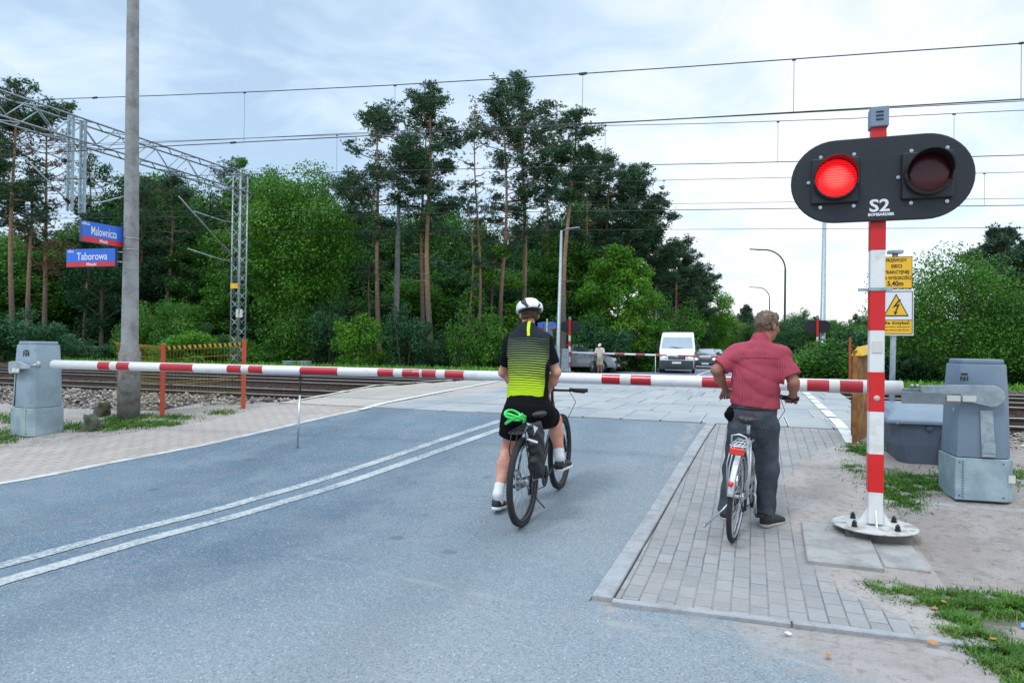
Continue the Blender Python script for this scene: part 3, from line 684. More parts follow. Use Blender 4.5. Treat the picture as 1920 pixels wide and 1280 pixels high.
def head_sdf(S,c,fwd,up=(0,0,1),k=.012):
    """skull, jaw, nose, brows, lips, ears; c is the centre of the skull"""
    M=frame(fwd,up); P=lambda x,y,z: np.array(c)+M@np.array([x,y,z])
    S.ell(P(0,-.008,.02),(.076,.095,.088),M,.01); S.ell(P(0,.035,-.045),(.056,.058,.072),M,.03); S.ell(P(0,.062,-.092),(.03,.025,.024),M,.02)
    S.ell(P(0,.088,.0),(.052,.016,.014),M,.015); S.cap(P(0,.092,.002),P(0,.112,-.036),.008,.012,.012); S.cap(P(-.015,.098,-.066),P(.015,.098,-.066),.009,.009,.008)
    for s_ in (-1,1):
        S.ell(P(s_*.04,.07,-.035),(.024,.024,.022),M,.02); S.ell(P(s_*.081,-.012,-.012),(.011,.021,.034),M,.008); S.ell(P(s_*.03,.09,-.016),(.015,.008,.010),M,.004)
    return P,M
def hand_sdf(S,wrist,grip,axis,out,k=.006,curl=True,side=1):
    """hand from the wrist to a bar at grip; axis = bar direction (thumb side first), out = direction fingers go over"""
    w_=np.array(wrist,float); g=np.array(grip,float); ax=np.array(axis,float)/np.linalg.norm(axis); o=np.array(out,float)/np.linalg.norm(out)
    d=g-w_; dn=d/np.linalg.norm(d); nrm=np.cross(ax,o); nrm/=np.linalg.norm(nrm)
    up=np.array([0,0,1.])
    for i,u in enumerate((-.032,-.011,.011,.031)):        # palm rays
        S.cap(w_+ax*u*.6,g+ax*u+up*.018-o*.01,.016,.0135,.012)
    for i,(u,l) in enumerate(((-.034,.9),(-.012,1.),(.010,.95),(.031,.78))):
        a=g+ax*u+up*.021-o*.004; b=a+o*.028*l-up*.006; c_=b+o*.006-up*.024*l; e=c_-o*.02*l-up*.006
        S.cap(a,b,.0098,.0092,k); S.cap(b,c_,.009,.0085,k); S.cap(c_,e,.0083,.0075,k)
    a=w_+dn*.03-ax*.03; b=g-ax*.047-o*.014-up*.004; e=g-ax*.042+o*.016-up*.016
    S.cap(a,b,.013,.0105,.01); S.cap(b,e,.010,.0085,k)
def shoe(name,heel,toe,parent,m_up,m_sole,h=.085,w=.046,stripe=None,ank=None):
    heel=np.array(heel,float); toe=np.array(toe,float); d=toe-heel; L=np.linalg.norm(d); d/=L; r=np.cross(d,[0,0,1.]); r/=np.linalg.norm(r); u=np.cross(r,d)
    P=lambda a,b,c_: heel+d*a*L+r*b+u*c_
    M=np.array([r,d,u]).T
    lo=np.minimum(heel,toe)-.16; hi=np.maximum(heel,toe)+.18; S=SDF(lo,hi,.005)
    S.ell(P(.12,0,.045),(w*.82,.05,.055),M); S.ell(P(.45,0,.042),(w*.88,.10,.045),M,.02); S.ell(P(.78,.003,.032),(w,.075,.034),M,.03)
    S.cap(P(.16,0,.05),P(.15,0,h+.01),w*.78,w*.84,.02)
    S.cut(P(0,0,.018),-u); S.cut(P(.15,0,h),u*.95-d*.3)
    o=S.mesh(name,m_up,parent)
    S2=SDF(lo,hi,.005); S2.ell(P(.14,0,.02),(w*.9,.055,.05),M); S2.ell(P(.5,0,.02),(w*.86,.12,.05),M,.02); S2.ell(P(.78,.003,.02),(w*1.08,.082,.05),M,.03)
    S2.cut(P(0,0,.026),u); S2.cut(P(0,0,0),-u); S2.mesh('sole',m_sole,o)
    return o
m_hair=mat('grey_brown_hair',(.125,.085,.058),.75,var=.35,vscale=60,bump=.9,bscale=130,col2=(.26,.21,.17),fac2=(.48,.66),scale2=18)
m_hairb=mat('brown_hair',(.10,.05,.03),.75,var=.35,vscale=60,bump=.8,bscale=130)
m_shortsb=mat('black_cloth',(.006,.006,.008),.9,var=.2,bump=.3,bscale=200,spec=.1)
m_sock=mat('white_sock',(.72,.74,.78),.8,var=.06,bump=.3,bscale=300)
m_sole=mat('white_sole',(.75,.76,.76),.6,var=.06); m_solet=mat('tan_sole',(.42,.38,.32),.8)
m_shoe=mat('black_shoe',(.014,.015,.018),.6,var=.2,bump=.3,bscale=200)
# striped jersey: black sleeves and shoulders, lime stripes widening to solid lime at the hem
s=SH('striped_jersey',.85); s.b.inputs['Specular IOR Level'].default_value=.12; sx=s.n('ShaderNodeSeparateXYZ'); s.t.links.new(s.vec,sx.inputs[0])
z=sx.outputs[2]; xx=s.mth('ADD',sx.outputs[0],1.848)
bend=s.mth('ADD',z,s.mth('MULTIPLY',s.mth('MULTIPLY',xx,xx),.35)); bend=s.mth('ADD',bend,s.mth('MULTIPLY',s.mth('SUBTRACT',s.noise(7,3),.5),.012))
ph=s.mth('FRACT',s.mth('MULTIPLY',bend,1/.0205)); tri=s.mth('ABSOLUTE',s.mth('SUBTRACT',ph,.5))        # 0..0.5
duty=s.mth('MAXIMUM',s.ramp(bend,1.035,1.24,.51,.20,sm=False) if False else s.mth('SUBTRACT',s.ramp(bend,1.03,1.22,.54,.24,sm=False),s.ramp(bend,1.22,1.54,0.,.17,sm=False)),0.)
k=s.ramp(s.mth('SUBTRACT',duty,tri),-.03,.03)
lime=s.mix(s.ramp(z,1.1,1.5),(.42,.60,.015),(.15,.21,.07)); c=s.mix(s.mth('MULTIPLY',k,s.ramp(z,1.545,1.52)),(.019,.023,.031),lime)
side=s.mth('ABSOLUTE',xx); c=s.mix(s.ramp(side,.180,.186),c,(.005,.006,.009))
tab=s.mth('MULTIPLY',s.ramp(s.mth('ABSOLUTE',s.mth('ADD',s.mth('ADD',xx,.0),s.mth('MULTIPLY',s.mth('SUBTRACT',1.56,z),-.15))),.010,.014,1,0),s.ramp(z,1.548,1.552)); c=s.mix(tab,c,(.60,.78,.03))
m_jersey=s.done(c,s.noise(250,2),.15,.002)
# red checked shirt
s=SH('red_checked_shirt',.8); sx=s.n('ShaderNodeSeparateXYZ'); s.t.links.new(s.vec,sx.inputs[0])
def lines(v,p,w_): return s.ramp(s.mth('ABSOLUTE',s.mth('SUBTRACT',s.mth('FRACT',s.mth('MULTIPLY',v,1/p)),.5)),.5-w_,.5-w_*.4)
wob=s.mth('MULTIPLY',s.mth('SUBTRACT',s.noise(6,3),.5),.03)
a=lines(s.mth('ADD',s.mth('ADD',sx.outputs[0],s.mth('MULTIPLY',sx.outputs[1],.4)),wob),.017,.15); b=lines(s.mth('ADD',sx.outputs[2],wob),.017,.15)
c=s.mix(s.mth('MULTIPLY',s.mth('MAXIMUM',a,b),.5),(.31,.024,.050),(.46,.12,.17)); c=s.mix(s.ramp(s.noise(2.5,4),.4,.7,0,.25),c,(.42,.05,.09))
m_shirt=s.done(c,s.noise(260,2),.2,.002)
s=SH('grey_jeans',.85); fade=s.ramp(s.noise(3.2,6,.65),.35,.7); c=s.mix(fade,(.028,.036,.046),(.085,.10,.125)); c=s.mix(s.ramp(s.noise(220,2,.5),.4,.7,0,.35),c,(.15,.17,.19)); s.b.inputs['Specular IOR Level'].default_value=.15; m_jeans=s.done(c,s.noise(240,2),.25,.002)
def cloth(seed,sc=1.,vert=.5,n=5):
    rg=np.random.default_rng(seed); K=[]
    for i in range(n):
        d=rg.normal(0,1,3); d[2]*=vert; d/=np.linalg.norm(d); K.append((d*rg.uniform(20,52)*sc,rg.normal(0,14,3)*sc,rg.uniform(0,6.28),rg.uniform(.5,1.)))
    def f(x,y,z):
        t=0
        for k,w_,p,a in K:
            u=x*k[0]+y*k[1]+z*k[2]+p+1.7*np.sin(x*w_[0]+y*w_[1]+z*w_[2]+p*2); t=t+a*(1-2*np.abs(np.sin(u*.5))**.8)
        return t/n*1.9
    return f
# ----------------------------------------------------------------- cyclist with helmet
def cyclist():
    t=thing('person','person in white cycling helmet, black and lime striped jersey, one foot on the road','person',(0,0,0))
    gz=zt(5.5)
    Yp=onY
    hipL,hipR=np.array(Yp(968,778,5.60)),np.array(Yp(1012,776,5.62))
    pel=(hipL+hipR)/2; pel[2]=.93
    shL,shR=np.array(Yp(961,641,5.74)),np.array(Yp(1020,639,5.76)); neck=np.array(Yp(990,613,5.80)); head=np.array(Yp(992,593,5.86))
    elR=np.array(Yp(1043,698,5.80)); wrR=np.array(Yp(1024,741,5.93)); elL=np.array(Yp(943,698,5.84)); 
    gripL=np.array([-1.72-.245,6.075,.995]); wrL=gripL+np.array([.0,-.075,.03])
    knL=np.array(Yp(952,842,5.66)); anL=np.array(Yp(934,926,5.45)); knR=np.array(Yp(1041,786,5.98)); anR=np.array(Yp(1049,858,5.86))
    S=SDF((-2.4,5.2,gz-.02),(-1.4,6.35,2.0),.0065)
    # trunk
    S.loft([(.86,pel[0],5.61,.155,.105,0),(.98,pel[0],5.61,.165,.11,0),(1.12,pel[0]-.005,5.63,.145,.098,0),(1.30,pel[0]-.01,5.68,.16,.105,0),(1.44,neck[0]-.0,5.73,.165,.095,0),(1.50,neck[0],5.76,.11,.075,0)],.03)
    S.cap(shL,shR,.062,.062,.05); S.cap(neck-np.array([0,.03,.10]),head-np.array([0,.015,.05]),.062,.054,.03)
    P,M=head_sdf(S,head+np.array([0,0,.02]),(-.62,1,-.08))
    S.chain([shR,elR],[.052,.04],.03); S.chain([elR,wrR],[.042,.027],.02); S.chain([shL,elL],[.052,.04],.03); S.chain([elL,wrL],[.042,.027],.02)
    # forearm bulges
    S.ell(elR*.7+wrR*.3,(.044,.046,.06),None,.03); S.ell(elL*.7+wrL*.3,(.044,.046,.06),None,.03)
    hand_sdf(S,wrL,gripL,(1,0,0),(0,1,0))
    # right hand rests on the thigh, fingers half open
    tgt=wrR+np.array([-.02,.05,-.05]); hand_sdf(S,wrR,tgt,(-1,.1,0),(0,.8,-.6))
    for hp,kn,an in ((hipL,knL,anL),(hipR,knR,anR)):
        S.chain([hp,kn],[.092,.058],.04); S.chain([kn,kn*.65+an*.35,an],[.056,.060,.036],.02)
        S.ell(kn*.68+an*.32+np.array([0,-.018,0]),(.05,.052,.10),None,.03)
    S.cap(anL,anL+np.array([0,.02,-.06]),.036,.036,.02); S.cap(anR,anR+np.array([0,.04,-.05]),.036,.036,.02)
    S.mesh('body',m_skin,t)
    # jersey
    J=SDF((-2.4,5.3,.9),(-1.4,6.1,1.72),.0065)
    J.loft([(.985,pel[0]-.005,5.61,.178,.126,0),(1.12,pel[0]-.008,5.63,.172,.12,0),(1.30,pel[0]-.01,5.68,.188,.125,0),(1.44,neck[0],5.73,.178,.115,0),(1.515,neck[0],5.765,.115,.085,0)],.03)
    J.cap(shL+[.01,0,-.006],shR+[-.01,0,-.006],.074,.074,.05)
    for q_ in (shL,shR): J.cap(neck-np.array([0,.03,.045]),q_+[0,0,-.005],.07,.066,.05)
    J.cap(neck-np.array([0,.03,.10]),neck+np.array([0,-.005,-.015]),.078,.071,.03)
    J.chain([shR,shR*.25+elR*.75],[.066,.06],.035); J.chain([shL,shL*.25+elL*.75],[.066,.06],.035)
    J.wrinkle(.0045,cloth(4,1.1,1.6))
    d=elR-shR; J.cut(shR+d*.66,d*np.array([1,1,1])) if False else None
    def halfcut(J,sh,el,fr,sx_):
        # trim the sleeve end only on that side of the body
        g=np.meshgrid(*[J.lo[i]+J.res*np.arange(J.n[i]) for i in range(3)],indexing='ij'); d=(el-sh)/np.linalg.norm(el-sh); p=sh+(el-sh)*fr
        pl=(g[0]-p[0])*d[0]+(g[1]-p[1])*d[1]+(g[2]-p[2])*d[2]; near=((g[0]-p[0])**2+(g[1]-p[1])**2+(g[2]-p[2])**2)<.13**2
        near&=((g[0]-neck[0])*sx_>.185); J.f=np.where(near,np.maximum(J.f,pl),J.f).astype(np.float32)
    halfcut(J,shR,elR,.74,1); halfcut(J,shL,elL,.74,-1)
    J.cut((0,0,.992),(0,0,-1))
    J.mesh('jersey',m_jersey,t)
    # shorts
    K=SDF((-2.3,5.3,.58),(-1.4,6.15,1.06),.0065)
    K.loft([(.81,pel[0]+.005,5.57,.15,.13,0),(.87,pel[0]+.005,5.575,.18,.15,0),(.95,pel[0],5.585,.183,.145,0),(1.04,pel[0],5.61,.170,.118,0)],.03)
    K.chain([hipL+[-.01,-.02,-.02],hipL*.42+knL*.58+[-.005,-.01,0]],[.118,.098],.04); K.chain([hipR+[.01,-.01,0],hipR*.45+knR*.55+[0,0,.0]],[.125,.10],.04)
    K.wrinkle(.007,cloth(9,1.,.8))
    g=np.meshgrid(*[K.lo[i]+K.res*np.arange(K.n[i]) for i in range(3)],indexing='ij')
    for hp,kn,fr,s_ in ((hipL,knL,.60,-1),(hipR,knR,.60,1)):
        d=(kn-hp)/np.linalg.norm(kn-hp); p=hp+(kn-hp)*fr; pl=(g[0]-p[0])*d[0]+(g[1]-p[1])*d[1]+(g[2]-p[2])*d[2]
        K.f=np.where((g[0]-pel[0])*s_>0,np.maximum(K.f,pl),K.f).astype(np.float32)
    K.mesh('shorts',m_shortsb,t)
    # socks and shoes
    for kn,an,hl,te,q in ((knL,anL,(anL[0]-.005,anL[1]-.045,gz+.035),(anL[0]-.035,anL[1]+.21,gz+.002),0),(knR,anR,(anR[0]+.0,anR[1]-.06,anR[2]-.115),(anR[0]+.03,anR[1]+.20,anR[2]-.105),1)):
        s2=SDF(an-.16,an+.2,.005); s2.chain([an+(kn-an)*.26,an,an+np.array([0,.015,-.06])],[.050,.043,.042],.02); d=(kn-an)/np.linalg.norm(kn-an); s2.cut(an+(kn-an)*.22,d); s2.mesh('sock',m_sock,t)
        shoe('shoe',hl,te,t,m_shoe,m_sole,.09,.048)
    # hair at the nape, below the helmet
    hc=head+np.array([0,0,.02]); H_=SDF(hc-.16,hc+.16,.005); H_.ell(P(0,-.016,.012),(.084,.099,.092),M); H_.cut(P(0,.035,0),M@np.array([0,1,-.35])); H_.cut(P(0,0,-.062),-M@np.array([0,.25,1])); 
    H_.wrinkle(.002,lambda x,y,z:np.sin(300*x+90*z)+np.sin(260*y)); H_.mesh('hair',m_hairb,t)
    # helmet: white shell with long dark vents, black liner, straps
    def hel(name,m,grow,ridge,lowcut,par):
        E=SDF(hc-.2,hc+.24,.005); E.ell(P(0,-.012,.045),(.116+grow,.158+grow,.097+grow),M)
        g=np.meshgrid(*[E.lo[i]+E.res*np.arange(E.n[i]) for i in range(3)],indexing='ij'); Dd=np.stack(g,-1)-P(0,-.012,.045); Lc=Dd@M
        if ridge:
            a=np.arctan2(Lc[...,0],Lc[...,2]+.06+ .55*np.abs(Lc[...,1])*0); vent=np.cos(a*7.5+Lc[...,1]*14*np.sign(Lc[...,0]))+.25*np.cos(Lc[...,1]*50)+np.where(Lc[...,1]>.12,1.,0)+np.where(Lc[...,2]<.0,1.5,0)
            E.f=(E.f+np.clip(.62-vent*1.0,0,1)*.012*0+np.where(vent<-.30,.03,0)).astype(np.float32)
        E.cut(P(0,0,lowcut),M@np.array([0,-.16,-1])); return E.mesh(name,m,par)
    h=hel('helmet',m_white,.004,True,.018,t); h.name='helmet_shell'
    hel('helmet_liner',m_black,-.008,False,.004,t)
    mb=MB()
    for s_ in (-1,1): mb.tube([P(s_*.082,.03,.03),P(s_*.078,.03,-.03),P(s_*.045,.05,-.10),P(0,.045,-.125)],.005,5); mb.tube([P(s_*.082,-.05,.03),P(s_*.078,.02,-.05)],.005,5)
    mb.tube([P(-.07,-.085,.0),P(0,-.108,-.012),P(.07,-.085,.0)],.008,5); mb.build('helmet_strap',m_black,t)
    return t
cyclist()
# ----------------------------------------------------------------- man in red shirt
def redman():
    t=thing('person','person with short greying hair, red checked shirt and grey jeans, astride a silver bicycle','person',(0,0,0))
    Yp=onY; yb=5.88; gz=zt(5.8)
    hipL,hipR=np.array(Yp(1392,800,5.86)),np.array(Yp(1432,800,5.86)); pel=(hipL+hipR)/2
    shL,shR=np.array(Yp(1382,662,5.86)),np.array(Yp(1462,664,5.84)); neck=np.array(Yp(1424,644,5.87)); head=np.array(Yp(1438,614,5.92))
    elL=np.array(Yp(1343,694,5.80)); gripL=np.array(Yp(1361,744,6.12)); wrL=np.array(Yp(1362,732,6.02))
    elR=np.array(Yp(1488,716,5.80)); gripR=np.array(Yp(1482,752,6.08)); wrR=np.array(Yp(1487,741,6.00))
    knL=np.array(Yp(1376,882,5.92)); anL=np.array(Yp(1361,962,5.88)); knR=np.array(Yp(1439,880,5.90)); anR=np.array(Yp(1436,968,5.80))
    S=SDF((-.4,5.5,gz),(.55,6.35,1.85),.0065)
    S.loft([(.86,pel[0],5.87,.15,.10,0),(1.0,pel[0],5.87,.155,.105,0),(1.15,pel[0]+.0,5.87,.15,.10,0),(1.30,neck[0]-.0,5.87,.155,.105,0),(1.42,neck[0],5.87,.15,.09,0),(1.47,neck[0],5.88,.10,.07,0)],.03)
    S.cap(shL,shR,.055,.055,.05); S.cap(neck-np.array([0,.02,.08]),head-np.array([.0,.015,.05]),.062,.056,.03)
    P,M=head_sdf(S,head+np.array([0,0,.015]),(.62,.78,-.05))
    for sh,el,wr,gr,ax in ((shL,elL,wrL,gripL,(1,.2,0)),(shR,elR,wrR,gripR,(-1,.25,0))):
        S.chain([sh,el],[.05,.042],.03); S.chain([el,wr],[.044,.028],.02); S.ell(el*.68+wr*.32,(.043,.045,.055),None,.03); hand_sdf(S,wr,gr,ax,(0,1,-.1))
    for hp,kn,an in ((hipL,knL,anL),(hipR,knR,anR)): S.chain([hp,kn,an],[.09,.058,.04],.03)
    S.mesh('body',m_skin2,t)
    J=SDF((-.45,5.5,.93),(.6,6.2,1.62),.0065)
    J.loft([(.985,pel[0]+.012,5.865,.182,.128,0),(1.08,pel[0]+.012,5.86,.18,.13,0),(1.22,pel[0]+.01,5.86,.174,.130,0),(1.36,neck[0]-.002,5.865,.178,.120,0),(1.44,neck[0],5.87,.155,.10,0),(1.485,neck[0],5.88,.09,.075,0)],.035)
    J.cap(shL+[.01,0,-.01],shR+[-.01,0,-.01],.064,.064,.05)
    for q_ in (shL,shR): J.cap(neck-np.array([0,.02,.045]),q_+[0,0,-.008],.068,.06,.05)
    J.cap(neck-np.array([0,.02,.06]),neck+np.array([.004,-.004,.02]),.078,.069,.02)
    J.chain([shR,shR*.2+elR*.8],[.064,.074],.04); J.chain([shL,shL*.2+elL*.8],[.064,.074],.04)
    J.wrinkle(.0085,cloth(12,.95,.9))
    g=np.meshgrid(*[J.lo[i]+J.res*np.arange(J.n[i]) for i in range(3)],indexing='ij')
    for sh,el,fr,s_ in ((shR,elR,.80,1),(shL,elL,.80,-1)):
        d=(el-sh)/np.linalg.norm(el-sh); p=sh+(el-sh)*fr; pl=(g[0]-p[0])*d[0]+(g[1]-p[1])*d[1]+(g[2]-p[2])*d[2]
        near=((g[0]-p[0])**2+(g[1]-p[1])**2+(g[2]-p[2])**2<.15**2)&((g[0]-neck[0])*s_>.19); J.f=np.where(near,np.maximum(J.f,pl),J.f).astype(np.float32)
    J.cut((0,0,.995),(-.10,0,-1)); sh_=J.mesh('shirt',m_shirt,t)
    C_=SDF(neck-.14,neck+.14,.005); C_.cap(neck+[.0,-.006,-.01],neck+[.006,.0,.028],.079,.071,.01); C_.cut(neck+[0,0,.022],(0,-.25,1)); C_.cut(neck+[0,0,-.015],(0,.3,-1)); C_.mesh('collar',m_shirt,sh_)
    mb=MB(); mb.tube([(neck[0]-.15,5.755,1.385),(neck[0],5.738,1.395),(neck[0]+.15,5.755,1.385)],.0035,4); mb.build('yoke_seam',m_shirt,sh_)
    K=SDF((-.45,5.5,gz),(.55,6.25,1.03),.0065)
    K.loft([(.84,pel[0]+.0,5.86,.178,.13,0),(.93,pel[0]+.0,5.86,.178,.13,0),(1.0,pel[0]+.002,5.865,.168,.118,0)],.03)
    K.chain([hipL+[-.005,-.02,-.02],knL,anL+[0,0,-.035]],[.108,.079,.066],.04); K.chain([hipR+[.005,-.02,-.02],knR,anR+[0,0,-.035]],[.108,.080,.066],.04)
    K.wrinkle(.0085,cloth(17,.95,1.3))
    K.cut((0,0,gz+.065),(0,0,-1)); tr=K.mesh('trousers',m_jeans,t)
    mb=MB(); pts=[]
    for i in range(28):
        a=2*math.pi*i/28; pts.append((pel[0]+.002+.176*math.cos(a),5.865+.127*math.sin(a),.985))
    mb.tube(pts,.02,6,closed=True,flat=.35); b=mb.build('belt',m_black,t)
    S3=SDF((-.3,5.6,.8),(0,6.0,1.05),.006); S3.ell((pel[0]-.17,5.82,.925),(.05,.07,.062)); S3.wrinkle(.004,lambda x,y,z:np.sin(80*z+40*y)); S3.mesh('waist_pouch',m_shortsb,t)
    shoe('shoe',(anL[0]+.0,anL[1]-.06,gz+.003),(anL[0]-.02,anL[1]+.20,gz+.003),t,m_shoe,m_solet,.085,.05)
    shoe('shoe',(anR[0]-.02,anR[1]-.075,gz+.003),(anR[0]+.12,anR[1]+.13,gz+.003),t,m_shoe,m_solet,.085,.05)
    hc=head+np.array([0,0,.015]); H_=SDF(hc-.17,hc+.18,.005); H_.ell(P(0,-.014,.026),(.086,.106,.096),M); H_.ell(P(0,.05,.078),(.062,.045,.035),M,.03)
    H_.wrinkle(.0035,lambda x,y,z:np.sin(170*x+60*z)+np.sin(150*y-70*z+3)+.6*np.sin(260*z+130*x)); H_.cut(P(0,.048,.02),M@np.array([0,1,-.55])); H_.cut(P(0,0,-.066),-M@np.array([0,.5,1]))
    for s_ in (-1,1): H_.ell(P(s_*.09,.012,-.025),(.03,.028,.045),M,sub=True)
    H_.mesh('hair',m_hair,t)
    mb=MB()
    for s_ in (-1,1): mb.tube([P(s_*.083,-.01,.005),P(s_*.078,.085,.004)],.0022,5); mb.tube([P(s_*.012,.108,-.006),P(s_*.05,.104,-.006)],.0022,5)
    mb.tube([P(-.078,.085,.004),P(-.032,.108,.0),P(.032,.108,.0),P(.078,.085,.004)],.002,5)
    mb.torus(P(.03,.107,-.012),.02,.002,'y',14,5); mb.torus(P(-.03,.107,-.012),.02,.002,'y',14,5)
    mb.build('glasses',m_black,t)
    return t
redman()
# ----------------------------------------------------------------- far cyclist across the line
def farman():
    x0,y0=-8.15,38.2; t=thing('person','person in pale cap and beige shorts with a bicycle beyond the far barrier','person',(x0,y0,0))
    S=SDF((-.5,-.6,-.01),(.5,.5,1.75),.014); 
    S.loft([(.85,0,0,.15,.11,0),(1.0,0,0,.15,.11,0),(1.2,0,-.02,.155,.11,0),(1.38,0,-.04,.16,.1,0),(1.46,0,-.05,.1,.08,0)],.04)
    S.cap((-.17,-.04,1.39),(.17,-.04,1.39),.055,.055,.05); S.cap((0,-.05,1.42),(0,-.07,1.52),.055,.055,.03)
    P,M=head_sdf(S,(0,-.085,1.58),(-.25,-1,-.45))
    for s_ in (-1,1):
        S.chain([(s_*.19,-.05,1.38),(s_*.25,-.10,1.12),(s_*.2,-.32,1.02)],[.05,.04,.03],.03); S.ell((s_*.2,-.37,1.0),(.035,.05,.03),None,.02)
        S.chain([(s_*.085,0,.86),(s_*.09,-.03,.48),(s_*.1,.02,.09)],[.09,.058,.038],.03); S.cap((s_*.1,.03,.05),(s_*.1,-.14,.035),.04,.035,.02)
    S.mesh('body',m_skin2,t)
    J=SDF((-.5,-.5,.85),(.5,.5,1.6),.014); J.loft([(.92,0,0,.18,.135,0),(1.2,0,-.02,.185,.135,0),(1.38,0,-.04,.19,.12,0),(1.47,0,-.05,.11,.09,0)],.04); J.cap((-.17,-.04,1.38),(.17,-.04,1.38),.07,.07,.05)
    for s_ in (-1,1): J.chain([(s_*.19,-.05,1.37),(s_*.24,-.09,1.17)],[.075,.07],.03)
    J.wrinkle(.005,lambda x,y,z:np.sin(40*z+30*x)); J.mesh('shirt',mat('pale_shirt',(.62,.56,.52),.85,var=.08),t)
    K=SDF((-.4,-.4,.4),(.4,.4,1.0),.014); K.loft([(.8,0,0,.17,.13,0),(.96,0,0,.165,.12,0)],.04)
    for s_ in (-1,1): K.chain([(s_*.085,0,.84),(s_*.095,-.025,.54)],[.105,.095],.03)
    K.cut((0,0,.5),(0,0,-1)); K.mesh('shorts',mat('beige_shorts',(.40,.34,.25),.85),t)
    H_=SDF((-.25,-.35,1.4),(.25,.15,1.8),.01); H_.ell(P(0,-.01,.035),(.088,.108,.085),M); H_.cut(P(0,0,.02),-M@np.array([0,.1,1])); H_.ell(P(0,.12,.03),(.06,.06,.012),M,.01); H_.mesh('cap',mat('cream_cap',(.75,.70,.55),.8),t)
    for s_ in (-1,1): shoe('shoe',(s_*.1,.08,.003),(s_*.1,-.17,.003),t,m_sock if False else m_shoe,m_sole,.08,.045)
farman()
# ================================================================= BICYCLES  (local +y = forward, origin under the rear hub)
m_tyre=mat('tyre',(.022,.022,.024),.85,var=.25,bump=.5,bscale=200)
m_rim=mat('alloy_rim',(.42,.43,.45),.35,.6,var=.1); m_rimb=mat('black_rim',(.03,.03,.033),.4)
m_spoke=mat('spoke',(.5,.5,.52),.35,.7); m_bfr=mat('black_frame',(.02,.021,.024),.3,coat=.5); m_silver=mat('silver_frame',(.55,.57,.6),.3,.3,coat=.4)
m_reflr=mat('red_reflector',(.70,.03,.015),.25,coat=.6); m_saddle=mat('saddle_vinyl',(.02,.022,.027),.4,bump=.2)
m_rot=mat('brown_red_seatpost',(.20,.05,.03),.4,.2)
def wheel(par,y,Rr,tr,rimm,knob=False,disc=False):
    z=Rr
    mb=MB(); mb.torus((0,y,z),Rr-tr,tr,'x',72,10)
    if knob:
        for i in range(90):
            a=2*math.pi*i/90
            for s_ in (-1,0,1): 
                rr=Rr-(.004 if s_==0 else .009); mb.box((s_*tr*.72,y+math.cos(a+.03*s_)*rr,z+math.sin(a+.03*s_)*rr),(.012,.012,.007),rx=a-math.pi/2)
    w_=mb.build('wheel',m_tyre,par); w_.name='tyre'
    mb=MB(); 
    for s_ in (-1,1): mb.torus((s_*.010,y,z),Rr-2*tr-.004,.0085,'x',48,6)
    mb.lathe([(Rr-2*tr+.002,-.011),(Rr-2*tr+.002,.011)],(0,y,z),48,'x')
    mb.build('rim',rimm,w_)
    mb=MB(); n=32
    for i in range(n):
        a=2*math.pi*i/n; s_=1 if i%2 else -1; a2=a+(.9 if i%4<2 else -.9)
        mb.cyl((s_*.028,y+math.cos(a2)*.022,z+math.sin(a2)*.022),(0,y+math.cos(a)*(Rr-2*tr-.005),z+math.sin(a)*(Rr-2*tr-.005)),.0014,4)
    mb.build('spokes',m_spoke,w_)
    mb=MB(); mb.cyl((-.05,y,z),(.05,y,z),.014,10); mb.lathe([(.0,-.03),(.026,-.028),(.026,-.022),(.015,-.02),(.015,.02),(.026,.022),(.026,.028),(0,.03)],(0,y,z),12,'x'); mb.build('hub',m_steel,w_)
    if disc:
        mb=MB(); mb.lathe([(.045,-.045),(.08,-.045),(.08,-.042),(.045,-.042)],(0,y,z),24,'x'); mb.box((-.05,y-.02,z+.075),(.03,.05,.03)); mb.build('brake_disc',m_steel,w_)
    return w_
